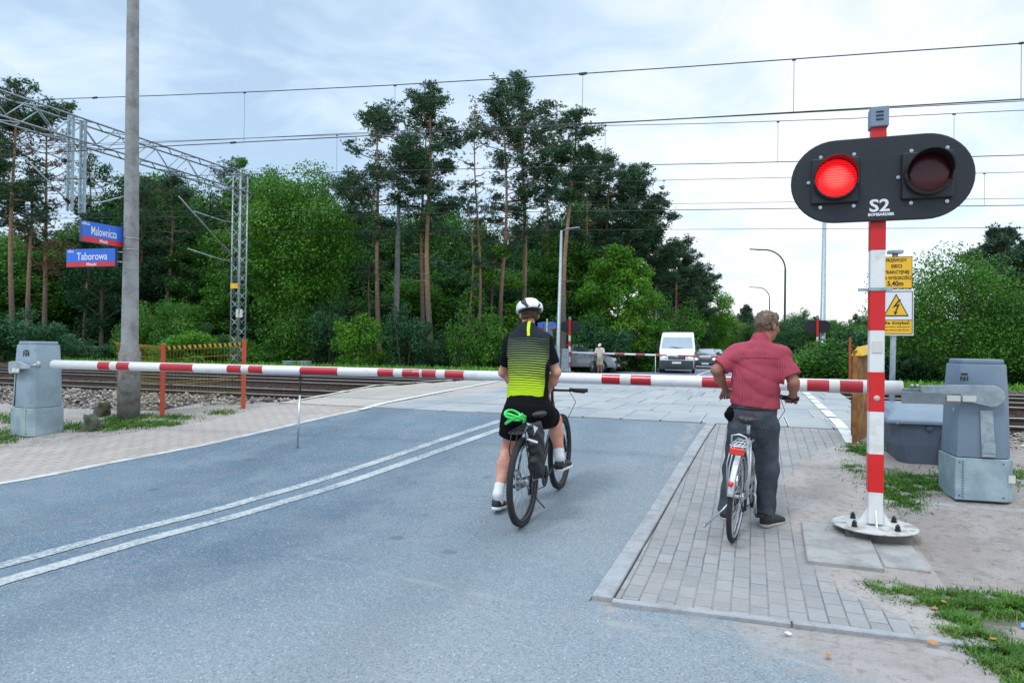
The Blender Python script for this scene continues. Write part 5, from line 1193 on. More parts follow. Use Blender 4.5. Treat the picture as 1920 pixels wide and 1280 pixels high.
def farsig(label,px,y,back):
    x=onY(px,650,y)[0]
    t=signal(label,(x,y,-.02),math.pi if back else 0,True,False)
    return t
farsig('far crossing signal seen from behind, left of the van',1068,38.2,True)
farsig('far crossing signal seen from behind, beside the tall lamp post at the right',1532.5,37.2,True)
# ================================================================= POLES AND LAMPS
def pole(name,label,cat,base,r0,r1,h,m=m_conc,lean=(0,0),collar=None,n=24):
    t=thing(name,label,cat,base); k=10; mb=MB(); mb.tube([(lean[0]*i/k,lean[1]*i/k,h*i/k) for i in range(k+1)],[r0+(r1-r0)*i/k for i in range(k+1)],n); mb.build('shaft',m,t); return t
px0,py0=-8.95,7.88
pl=thing('concrete_pole','tall round concrete pole behind the near left barrier, carrying two blue street name signs','utility pole',(px0,py0,.2))
mb=MB(); mb.tube([(0,0,-.1),(0,0,.72),(0,0,1.1)],[.158,.155,.15],28); mb.build('footing',mat('rough_footing',(.20,.195,.185),.95,var=.2,vscale=8,bump=1.,bscale=30,col2=(.12,.115,.11),fac2=(.45,.6),scale2=7),pl)
mb=MB(); mb.tube([(0,0,.6),(-.0,0,1.08),(0,0,1.2),(-.01,-.0,3),(-.05,0,6),(-.08,0,9)],[.135,.142,.120,.104,.086,.074],28); mb.build('shaft',m_conc,pl)
mb=MB()
for z in (2.87,2.70,2.42): mb.torus((-.008,0,z-.05),.110,.005,'z',24,5)
mb.build('steel_band',m_steel,pl)
s_blue=mat('blue_sign',(.012,.13,.62),.35,var=.04,coat=.2); s_redm=mat('sign_red',(.62,.015,.03),.35,coat=.2); s_edge=mat('sign_edge',(.04,.06,.16),.5)
def street_sign(label,txt,c,rz,W,Hh):
    t=thing('street_sign',label,'street sign',c,rz)
    mb=MB(); mb.box((0,0,0),(W,.05,Hh)); mb.build('sign_box',s_edge,t,bevel=.003)
    mb=MB(); mb.box((0,-.0265,Hh*.13),(W-.012,.003,Hh*.72)); pn=mb.build('blue_panel',s_blue,t)
    mb=MB(); mb.box((0,-.0265,-Hh*.365),(W-.012,.003,Hh*.25)); pr=mb.build('red_panel',s_redm,t)
    lettering(txt,Hh*.43,m_txt,pn,(W*.03,-.0285,Hh*.06),(R(90),0,0),bold=.001,width=W*.62)
    lettering('ulica',Hh*.17,m_txt,pn,(-W*.41,-.0285,Hh*.38),(R(90),0,0),bold=.0006)
    lettering('Mileszki',Hh*.17,m_txt,pr,(W*.02,-.0285,-Hh*.37),(R(90),0,0),bold=.0008,width=W*.2)
    return t
# upper one swings towards the viewer on its far end, lower one is parallel to the line
pR=Vector(onY(228,442,7.80)); pL=Vector(onY(151,436,7.15)); c=(pR+pL)/2; d=pR-pL
t1=street_sign('upper blue and red street name sign on the concrete pole, reading Malownicza','Malownicza',tuple(c),math.atan2(d.y,d.x),d.length,.30)
mb=MB(); 
for z in (-.06,.10): mb.cyl((d.length/2,0,z),(d.length/2+.06,0,z),.008,8)
mb.box((d.length/2+.07,-.0,.03),(.04,.05,.34)); mb.build('bracket',m_galv,t1)
pR=Vector(onY(219,482,7.80)); pL=Vector(onY(127,485,7.72)); c=(pR+pL)/2; d=pR-pL
t2=street_sign('lower blue and red street name sign reading Taborowa on the concrete pole','Taborowa',tuple(c),math.atan2(d.y,d.x),d.length,.275)
mb=MB()
for z in (-.07,.08): mb.cyl((d.length/2,0,z),(d.length/2+.12,0.02,z),.008,8)
mb.build('bracket',m_galv,t2)
# middle concrete pole in front of the wood
x,y=gx(741,42); h=1.45+(650-362)/F_PX*42
t=thing('concrete_pole','slender pale concrete pole standing alone in front of the wood behind the tracks','utility pole',(x,y,0))
mb=MB(); mb.tube([(0,0,0),(.05,.0,h*.4),(.12,0,h)],[.22,.17,.11],12); mb.build('shaft',m_conc,t)
mb=MB(); mb.tube([(.12,0,h-.1),(-.55,0,h+.35)],.03,6); mb.tube([(.12,0,h-.1),(.7,0,h+.2)],.03,6); mb.tube([(.12,0,h-.5),(.5,0,h-.15)],.025,6); mb.build('cross_arms',m_rust,t)
# lamp post by the far left barrier, grey post at the right, two curved street lamps
def lamp(label,base,h,r0,r1,arm,head,lean=0.,mt=m_galv,curve=None):
    t=thing('street_lamp',label,'street lamp',base)
    if curve is None:
        mb=MB(); mb.tube([(0,0,0),(0,0,1.1),(0,0,1.15),(lean,0,h)],[r0*1.35,r0*1.3,r0,r1],14); mb.build('post',mt,t)
        if arm: mb=MB(); mb.tube([(lean,0,h-.02),(lean+arm,0,h+.06)],.03,8); mb.box((lean+arm+.3,0,h+.10),(.75,.2,.06),ry=-.08); mb.build('lamp_head',mt,t,bevel=.01)
    else:
        mb=MB(); n=14; rr=curve; pts=[(0,0,0),(0,0,h*.4),(0,0,h-rr)]+[(-rr+rr*math.cos(a),0,h-rr+rr*math.sin(a)) for a in [math.pi/2*k/n for k in range(1,n+1)]]+[(-rr-.5,0,h+.02)]
        mb.tube(pts,[r0]*2+[r0*.8]+[r1]*(n+1),12); mb.build('post',mt,t)
        mb=MB(); mb.box((-rr-.75,0,h+.06),(.7,.22,.08),ry=.1); mb.build('lamp_head',mt,t,bevel=.02)
    return t
x,y=gx(1046,38); lamp('slim grey street lamp with a flat head beside the far left barrier',(x,y,0),7.95,.11,.07,.35,True,.12)
x,y=gx(1542,34.3); t=lamp('plain grey lamp post beside the far right barrier',(x,y,.1),9.6,.14,.08,0,False,.05)
mb=MB(); mb.box((.0,-.125,2.0),(.12,.01,.2)); mb.build('notice',m_ltgrey,t)
m_dkpost=mat('dark_green_post',(.05,.06,.06),.5,.3)
x,y=gx(1471,56); lamp('tall dark street lamp with a curved arm right of the road beyond the crossing',(x,y,0),1.45+(657-467)/F_PX*56,.09,.06,0,True,0,m_dkpost,curve=1.7)
x,y=gx(1442,95); lamp('smaller farther curved street lamp above the head of the person in the red shirt',(x,y,0),1.45+(656-538)/F_PX*95,.09,.06,0,True,0,m_dkpost,curve=1.6)
# ================================================================= OVERHEAD LINE
def lattice(mb,p0,p1,w_,d,n,rc=.03,rb=.018,up=None):
    """four chords with zigzag bracing between p0 and p1; w_ across x or up, d across the other axis"""
    p0,p1=Vector(p0),Vector(p1); ax=(p1-p0).normalized(); a=(Vector((1,0,0)) if abs(ax.x)<.5 else Vector((0,1,0))); b=ax.cross(a).normalized(); a=b.cross(ax).normalized()
    cs=[(a*s*w_/2+b*q*d/2) for s,q in ((-1,-1),(1,-1),(1,1),(-1,1))]
    for c in cs: mb.cyl(p0+c,p1+c,rc,5)
    for i in range(n):
        u,v_=p0.lerp(p1,i/n),p0.lerp(p1,(i+1)/n)
        for k in range(4):
            c0,c1=cs[k],cs[(k+1)%4]
            if i%2: c0,c1=c1,c0
            mb.cyl(u+c0,v_+c1,rb,4)
g=thing('gantry','lattice steel gantry with mast, truss beam and hanging posts spanning the tracks at left','railway gantry',(0,0,0))
xm,ym=atd(445,690,30)[:2]; zT,zB=8.85,8.1
mb=MB(); lattice(mb,(xm,ym,.2),(xm,ym,zT),.42,.42,22,.038,.018); mb.build('mast',m_galv,g)
mb=MB(); lattice(mb,(xm,ym+.3,(zT+zB)/2),(xm-.1,2,(zT+zB)/2),.62,zT-zB,30,.034,.02); mb.build('truss_beam',m_galv,g)
yh=16.6
for dy in (-.22,.22):
    mb=MB(); y_=yh+dy
    for s_ in (-.10,.10): mb.box((xm+s_,y_,(8.9+5.75)/2),(.06,.08,3.15))
    for k in range(14): mb.box((xm,y_,5.85+k*.23),(.24,.02,.10))
    mb.build('hanging_post',m_galvp,g)
m_ins=mat('brown_insulator',(.05,.028,.02),.4,coat=.4)
def arm_(root,a,b,ins_at=.12,name='registration_arm'):
    a,b=Vector(a),Vector(b); mb=MB(); mb.cyl(a,b,.024,7); o=mb.build(name,m_galv,root)
    c=a.lerp(b,ins_at); e=a.lerp(b,ins_at+.13); mb=MB(); n=7; mb.tube([c.lerp(e,i/(2*n)) for i in range(2*n+1)],[.075 if i%2 else .03 for i in range(2*n+1)],8,smooth=False); mb.build('insulator',m_ins,o)
arm_(g,(xm,yh,5.85),(xm+.1,18.6,6.75)); arm_(g,(xm,yh,5.85),(xm,14.9,7.1)); arm_(g,(xm,yh-.3,7.35),(xm,15.6,7.45)); arm_(g,(xm,yh+.3,6.95),(xm,17.6,6.8))
arm_(g,(xm,ym-.25,5.1),(xm,ym-3.4,7.2)); arm_(g,(xm,ym-.25,6.6),(xm,ym-2.6,6.75)); arm_(g,(xm,ym-.25,4.9),(xm,ym-2.9,5.2))
mb=MB(); mb.box((xm+.26,ym-.24,2.75),(.34,.02,.36)); mb.build('number_plate',m_ltgrey,g)
lettering('3',.16,m_black,g,(xm+.26,ym-.256,2.83),(R(90),0,0),bold=.003); lettering('1',.16,m_black,g,(xm+.26,ym-.256,2.66),(R(90),0,0),bold=.003)
mb=MB(); mb.box((xm-.02,ym-.25,3.95),(.40,.02,.22)); mb.build('warning_plate',mat('sign_yellow',(.80,.46,.015),.4,coat=.2),g)
m_wire=mat('contact_wire',(.035,.04,.045),.5,.4,var=0)
def wire(label,p,q,ypl,r=.012,sag=.0,drop=None,ext=(-70,45),ypl2=None,ins=None):
    ypl2=ypl if ypl2 is None else ypl2
    a,b=np.array(onY(p[0],p[1],ypl)),np.array(onY(q[0],q[1],ypl2)); d=(b-a)/(b[0]-a[0])
    f=lambda x:a+d*(x-a[0])-np.array([0,0,sag*math.sin(math.pi*min(1,max(0,(x-a[0])/(b[0]-a[0]))))])
    t=thing('overhead_wire',label,'overhead wire',tuple(f(0)) ,0,'overhead line wires'); o_=Vector(f(0))
    mb=MB(); n=40; mb.tube([Vector(f(ext[0]+(ext[1]-ext[0])*i/n))-o_ for i in range(n+1)],r,6); mb.build('cable',m_wire,t)
    for (x,ztop_x) in (drop or []):
        # dropper between this cable and the one below at world x
        zb=ztop_x; u=Vector(f(x))-o_; mb=MB(); mb.cyl(u,(u.x,u.y,zb-o_.z),.004,4); mb.box((u.x,u.y,u.z-.01),(.06,.02,.03)); mb.build('dropper',m_wire,t)
    if ins:
        for px in ins:
            d0,d1=ext; lo,hi=a[0]-20,b[0]+10
            for _ in range(50):
                m_=(lo+hi)/2; qv=f(m_); pp=CX+F_PX*((qv-_C)@_r)/((qv-_C)@_fw)
                if pp<px: lo=m_
                else: hi=m_
            u=Vector(f((lo+hi)/2))-o_; mb=MB(); mb.box(u,(.14,.035,.035)); mb.build('wire_clamp',m_wire,t)
    return f
c1=wire('contact wire of the near track, second bold cable from the top of the sky',(350,272),(1915,186),11.77,.010,.02,ins=[437,920])
c1b=wire('auxiliary wire running just beside the near contact wire',(741,246),(1915,189),11.84,.006,.03)
fm=lambda p,q,y:(lambda a,b:(lambda x:a+(b-a)*((x-a[0])/(b[0]-a[0]))))(np.array(onY(*p,y)),np.array(onY(*q,y)))
m1=fm((70,187),(1915,80),11.77); dr=[]
for px in (459,741,1093,1489,1915):
    lo,hi=-25,8
    for _ in range(50):
        m_=(lo+hi)/2; qv=m1(m_); pp=CX+F_PX*((qv-_C)@_r)/((qv-_C)@_fw)
        if pp<px: lo=m_
        else: hi=m_
    x_=(lo+hi)/2; dr.append((x_,c1(x_)[2]))
wire('carrier cable of the near track, topmost cable across the sky',(70,187),(1915,80),11.77,.009,.12,drop=dr,ins=[178,1093])
c2=wire('contact wire of the second track, crossing the sky behind the black signal',(1110,311),(1915,291),15.67,.009,.02)
def drops(p,q,y,cf,pxs,lo0=-30,hi0=10):
    m=fm(p,q,y); o=[]
    for px in pxs:
        lo,hi=lo0,hi0
        for _ in range(50):
            m_=(lo+hi)/2; qv=m(m_); pp=CX+F_PX*((qv-_C)@_r)/((qv-_C)@_fw)
            if pp<px: lo=m_
            else: hi=m_
        x_=(lo+hi)/2; o.append((x_,cf(x_)[2]))
    return o
wire('carrier cable of the second track, thin cable below the near contact wire',(1110,236),(1915,207),15.67,.007,.05,drop=drops((1110,236),(1915,207),15.67,c2,(632,1135,1459,1789)))
c3=wire('contact wire of the third track, lowest bold cable behind the signal',(1110,396),(1915,385),19.12,.010)
wire('carrier cable of the third track',(1110,341),(1915,323),19.12,.007,drop=drops((1110,341),(1915,323),19.12,c3,(1245,1846)))
wire('thin feeder cable under the black signal board',(1110,431),(1915,427),22.6,.008)
wire('thin cable in front of the dark pines',(640,392),(1915,372),26.,.008)
# ================================================================= YELLOW SIGNS BEHIND THE SIGNAL
y_s=8.55; x_s=onY(1672,650,y_s)[0]
t=thing('sign_post','grey round post behind the signal carrying two yellow warning signs','sign post',(x_s,y_s,.3))
zz=lambda py:onY(1680,py,y_s)[2]-.3
mb=MB(); mb.tube([(0,.02,0),(.03,.02,zz(474))],.03,12); mb.build('post',m_galv,t)
mb=MB(); mb.box((.03,.02,zz(472)),(.15,.10,.035)); mb.build('post_cap',m_galv,t,bevel=.004)
m_yel=mat('sign_yellow_face',(.82,.47,.012),.4,var=.05,coat=.15)
def plate(name,label,pl_,pr_,zt_,zb_,m,yy,cat='warning sign'):
    a=onY(pl_,600,yy)[0]; b=onY(pr_,600,yy)[0]; za=onY((pl_+pr_)/2,zt_,yy)[2]; zb=onY((pl_+pr_)/2,zb_,yy)[2]
    t=thing(name,label,cat,((a+b)/2,yy,(za+zb)/2)); W=b-a; Hh=za-zb
    return t,W,Hh
t,W,Hh=plate('warning_sign','upper yellow sign with black Polish text and 5,40m, partly hidden by the signal post',1650,1710,481,541,m_yel,y_s-.02)
mb=MB(); mb.box((0,0,0),(W,.008,Hh)); pn=mb.build('plate',m_yel,t,bevel=.002)
mb=MB()
for s_ in (-1,1): mb.box((s_*(W/2-.004),-.005,0),(.005,.002,Hh-.004)); mb.box((0,-.005,s_*(Hh/2-.004)),(W-.014,.002,.005))
mb.build('border',m_black,pn)
for i,(tx,wd) in enumerate((('PRZEWODY',.66),('SIECI',.34),('TRAKCYJNEJ',.80),('NA WYSOKOŚCI',.92))): lettering(tx,.036,m_black,pn,(-.0,-.0055,Hh*(.38-.185*i)),(R(90),0,0),width=W*wd,bold=.0012)
lettering('5,40m',.055,m_black,pn,(-.01,-.0055,-Hh*.35),(R(90),0,0),width=W*.50,bold=.002)
t,W,Hh=plate('warning_sign','lower white and yellow sign with a high voltage triangle, below the yellow text sign',1647,1713,543,629,m_white,y_s-.02)
mb=MB(); mb.box((0,0,0),(W,.008,Hh)); pn=mb.build('plate',m_txt,t,bevel=.003)
mb=MB(); mb.box((0,-.0052,-Hh*.315),(W*.9,.002,Hh*.30)); mb.build('yellow_panel',m_yel,pn)
mb=MB(); q=.92
for s_ in (-1,1): mb.box((s_*W*q/2,-.006,0),(.006,.003,Hh*q)); mb.box((0,-.006,s_*Hh*q/2),(W*q-.008,.003,.006))
mb.box((0,-.0065,-Hh*.16),(W*q-.008,.003,.006)); mb.build('border',m_black,pn)
tz=Hh*.16; a_=W*.36
mb=MB(); mb.prism([(-a_,-.005,tz-Hh*.24),(a_,-.005,tz-Hh*.24),(0,-.005,tz+Hh*.25)],(0,-.002,0)); mb.build('triangle_border',m_black,pn)
mb=MB(); mb.prism([(-a_*.86,-.0072,tz-Hh*.215),(a_*.86,-.0072,tz-Hh*.215),(0,-.0072,tz+Hh*.205)],(0,-.002,0)); tr_=mb.build('triangle',m_yel,pn)
mb=MB(); u=Hh*.17
mb.prism([(x*u,-.0094,tz-.02+z*u) for x,z in ((.35,1.0),(-.42,-.05),(.12,.12),(-.12,-.62),(-.30,-.52),(-.10,-1.05),(.16,-.60),(.02,-.62),(.42,.42),(-.02,.22),(.55,.95))],(0,-.002,0)); mb.build('bolt_symbol',m_black,tr_)
lettering('Nie dotykać',.036,m_black,pn,(0,-.0062,-Hh*.225),(R(90),0,0),width=W*.78,bold=.0014)
lettering('przewodów trakcyjnych',.016,m_black,pn,(0,-.0062,-Hh*.31),(R(90),0,0),width=W*.8,bold=.0004); lettering('Zagrożenie dla życia!',.016,m_black,pn,(0,-.0062,-Hh*.38),(R(90),0,0),width=W*.76,bold=.0004)
# ================================================================= GRIT BIN
xb,yb_=onY(1722,800,8.25)[0],8.3
t=thing('grit_bin','blue-grey plastic grit bin with sloping lid beside the big barrier drive','grit bin',(xb+.22,yb_,.27),R(3))
m_bin=mat('bin_plastic',(.085,.115,.16),.5,var=.08,bump=.15,bscale=120); m_lid=mat('bin_lid_plastic',(.17,.225,.29),.5,var=.08,bump=.15,bscale=120)
mb=MB(); zz_=[0,.25,.50]; hw=[.40,.49,.53]; hd_=[.25,.30,.33]; vs=[];n=8
for z,a,b in zip(zz_,hw,hd_):
    ch=.08; vs+=[(-a+ch,-b,z),(a-ch,-b,z),(a,-b+ch,z),(a,b-ch,z),(a-ch,b,z),(-a+ch,b,z),(-a,b-ch,z),(-a,-b+ch,z)]
fs=[tuple(reversed(range(8)))]+[(l*8+i,l*8+(i+1)%8,(l+1)*8+(i+1)%8,(l+1)*8+i) for l in range(2) for i in range(8)]+[tuple(range(16,24))]
mb.add(vs,fs); bd=mb.build('tub',m_bin,t,bevel=.012)
mb=MB(); mb.prism([(-.03,-.268,.04),(.22,-.268,.04),(.20,-.325,.37),(.16,-.335,.41),(.04,-.335,.41),(.0,-.325,.37)],(0,-.012,0)); mb.lathe([(0,-.01),(.035,-.01),(.035,.01),(0,.01)],(-.12,-.335,.46),14,'y'); mb.lathe([(0,-.01),(.035,-.01),(.035,.01),(0,.01)],(.26,-.335,.46),14,'y'); mb.build('moulded_panel',mat('bin_panel',(.07,.095,.13),.5),bd,bevel=.004)
mb=MB()
lv=[[(-.58,-.37,.50),(.58,-.37,.50),(.58,.37,.50),(-.58,.37,.50)],[(-.58,-.37,.55),(.58,-.37,.55),(.58,.37,.60),(-.58,.37,.60)],[(-.50,-.27,.62),(.50,-.27,.62),(.50,.33,.70),(-.50,.33,.70)],[(-.44,-.20,.655),(.44,-.20,.655),(.44,.31,.725),(-.44,.31,.725)]]
vs=sum(lv,[]); fs=[(3,2,1,0)]+[(l*4+i,l*4+(i+1)%4,(l+1)*4+(i+1)%4,(l+1)*4+i) for l in range(3) for i in range(4)]+[(12,13,14,15)]
mb.add(vs,fs); ld=mb.build('lid',m_lid,t,bevel=.012)
mb=MB(); mb.cyl((-.47,-.375,.515),(-.47,-.385,.515),.014,10); mb.build('lid_rivet',m_steel,ld); t.scale=(.86,.95,.88); t.location.x-=.09
# ================================================================= FENCES
m_fr=mat('orange_red_post',(.46,.070,.030),.55,var=.15,col2=(.30,.07,.04),fac2=(.5,.65),scale2=6); m_fy=mat('yellow_mesh',(.36,.27,.04),.55,var=.1); m_rusty=mat('rusty_mesh',(.20,.085,.025),.8,var=.25,col2=(.36,.17,.035),scale2=3)
def fence(label,posts,h,hp,mm,wmat,dens=.05,free=None,tape=True,group=None,r=.0025,fold=.05):
    """posts: list of ground points; free: extra end point of the panel without post"""
    p0=posts[0]; t=thing('mesh_fence',label,'fence',p0,0,group); o=Vector(p0)
    for p in posts: mb=MB(); q=Vector(p)-o; mb.box(q+Vector((0,0,hp/2)),(.052,.052,hp)); pp=mb.build('post',mm,t,bevel=.004)
    ends=([free] if free else [])+posts
    for a,b in zip(ends,ends[1:]):
        a,b=Vector(a)-o,Vector(b)-o; L=(b-a).length; n=max(2,int(L/dens)); d=(b-a)/n; nn=Vector((-(b-a).y,(b-a).x,0)).normalized()*.035
        mb=MB(); z0=.12
        for i in range(n+1): q=a+d*i+nn; mb.tube([q+Vector((0,0,z0)),q+Vector((0,0,h-.06)),q-nn*(fold/.035)+Vector((0,0,h))],r,4)
        for z in (z0,z0+.2,z0+.4,z0+.44,z0+.6,z0+.8,z0+1.0,h-.07,h-.02):
            if z<h: mb.cyl(a+nn+Vector((0,0,z)),b+nn+Vector((0,0,z)),r*1.15,4)
        pn=mb.build('wire_panel',wmat,t)
        if tape:
            for k,(mt,of) in enumerate(((m_fy2,0),(m_black,.5))):
                mb=MB(); m2=int(L/.07)
                for i in range(m2):
                    q=a+(b-a)*((i+of)/m2)+nn*1.2; e=(b-a).normalized(); mb.add([q+Vector((0,0,h-.055)),q+e*.034+Vector((0,0,h-.055)),q+e*.0-e*.02+e*.034+Vector((0,0,h+.0))-nn*1.2,q-e*.02+Vector((0,0,h))-nn*1.2],[(0,1,2,3)])
                mb.build('hazard_tape',mt,pn)
    return t
m_fy2=mat('hazard_yellow',(.72,.60,.06),.5)
pa=(-8.47,8.05,.26); pb=(-7.72,8.98,.36)
def gp(px,py,y): q=onY(px,py,y); return (q[0],q[1],zt(q[1])-.05)
pa=gp(304,780,8.15); pb=gp(456,768,9.0); pf=gp(212,776,8.75)
fence('yellow mesh fence with two orange posts and hazard tape, behind the left boom half',[pa,pb],1.12,1.16,m_fr,m_fy,.048,free=pf)
qa=gp(1640,840,8.8); qb=gp(1607,835,11.2)
fence('rusty orange mesh fence seen almost edge on, just left of the signal post',[(1.125,8.78,.36),(1.40,9.55,.40)],1.06,1.10,m_rusty,m_rusty,.03,r=.004,tape=False)
mb=MB(); mb.prism([(1.08,8.76,1.40),(1.20,8.74,1.40),(1.14,8.76,1.50)],(.28,.77,.05)); 
tf=mb.build('yellow_fence_cap',mat('fence_cap_yellow',(.70,.42,.02),.5)); fence_=[o for o in bpy.data.objects if o.name.startswith('mesh_fence')][-1]; tf.parent=fence_; tf.matrix_parent_inverse=Matrix.Translation(fence_.location).inverted()
mb=MB(); mb.box((1.272,9.165,.92),(.012,.80,1.02),rz=-.343); tf=mb.build('rust_sheet',m_rusty); tf.parent=fence_; tf.matrix_parent_inverse=Matrix.Translation(fence_.location).inverted()
fa,fb=gp(1593,730,23),gp(1628,728,26)
fence('distant orange mesh fence with a leaning post across the tracks at the right',[fa,fb],1.3,1.5,m_fr,m_rusty,.3,r=.004,tape=False)
# ================================================================= STONES, TRACKSIDE BOXES
def rock(label,c,r,seed):
    S=SDF((c[0]-r[0]*2,c[1]-r[1]*2,c[2]-.1),(c[0]+r[0]*2,c[1]+r[1]*2,c[2]+r[2]*2.2),.012); S.cap((c[0],c[1],c[2]),(c[0]+.02,c[1],c[2]+r[2]),r[0],r[0]*.85,.02); S.cut((c[0],c[1],c[2]+r[2]*1.25),(.35*seed,.1,1)); S.wrinkle(.012,lambda x,y,z:np.sin(31*x+22*z)+np.sin(44*y-27*z)+.6*np.sin(90*x+70*y+60*z))
    return tag(S.mesh('boundary_stone',mat('dark_stone',(.085,.078,.075),.95,var=.25,bump=1.,bscale=40,col2=(.05,.07,.03),scale2=5)),label,'stone','stone stumps by the left barrier')
q=onY(170,806,7.15); rock('dark squat stone stump nearest the N4 barrier drive',(q[0],q[1],zt(q[1])-.02),(.11,.11,.17),1)
q=onY(191,780,7.95); rock('dark mossy stone stump nearer the concrete pole',(q[0],q[1],zt(q[1])-.02),(.12,.12,.16),-1)
for i,(px,lab) in enumerate(((543,'left of two small grey trackside boxes beyond the tracks'),(571,'right of two small grey trackside boxes beyond the tracks'))):
    x,y=gx(px,30); t=thing('trackside_box',lab,'trackside box',(x,y,.25),0,'trackside boxes'); mb=MB(); mb.box((0,0,.25),(.42,.35,.3)); mb.build('box',m_housing2,t,bevel=.02); mb=MB(); mb.box((0,0,.43),(.48,.4,.05)); mb.build('lid',m_galv,t,bevel=.01); mb=MB(); mb.cyl((0,0,0),(0,0,.2),.04,8); mb.build('leg',m_galv,t)
# small signs near the far left barrier
x,y=gx(1025,37); t=thing('sign_post','sign board seen from behind with two blue plates, left of the far lamp','sign post',(x,y,0))
mb=MB(); mb.cyl((0,0,0),(0,0,3.0),.035,8); mb.build('post',m_galv,t); mb=MB(); mb.box((0,.04,2.2),(.62,.03,1.25)); mb.build('board',mat('board_back',(.10,.17,.27),.5),t,bevel=.01)
for s_ in (-1,1):
    mb=MB(); mb.box((s_*.36,-.03,2.62),(.3,.03,.36)); o=mb.build('name_plate',s_blue,t); mb=MB(); mb.box((s_*.36,-.05,2.49),(.3,.02,.08)); mb.build('red_strip',s_redm,o)
x,y=gx(1432,70)
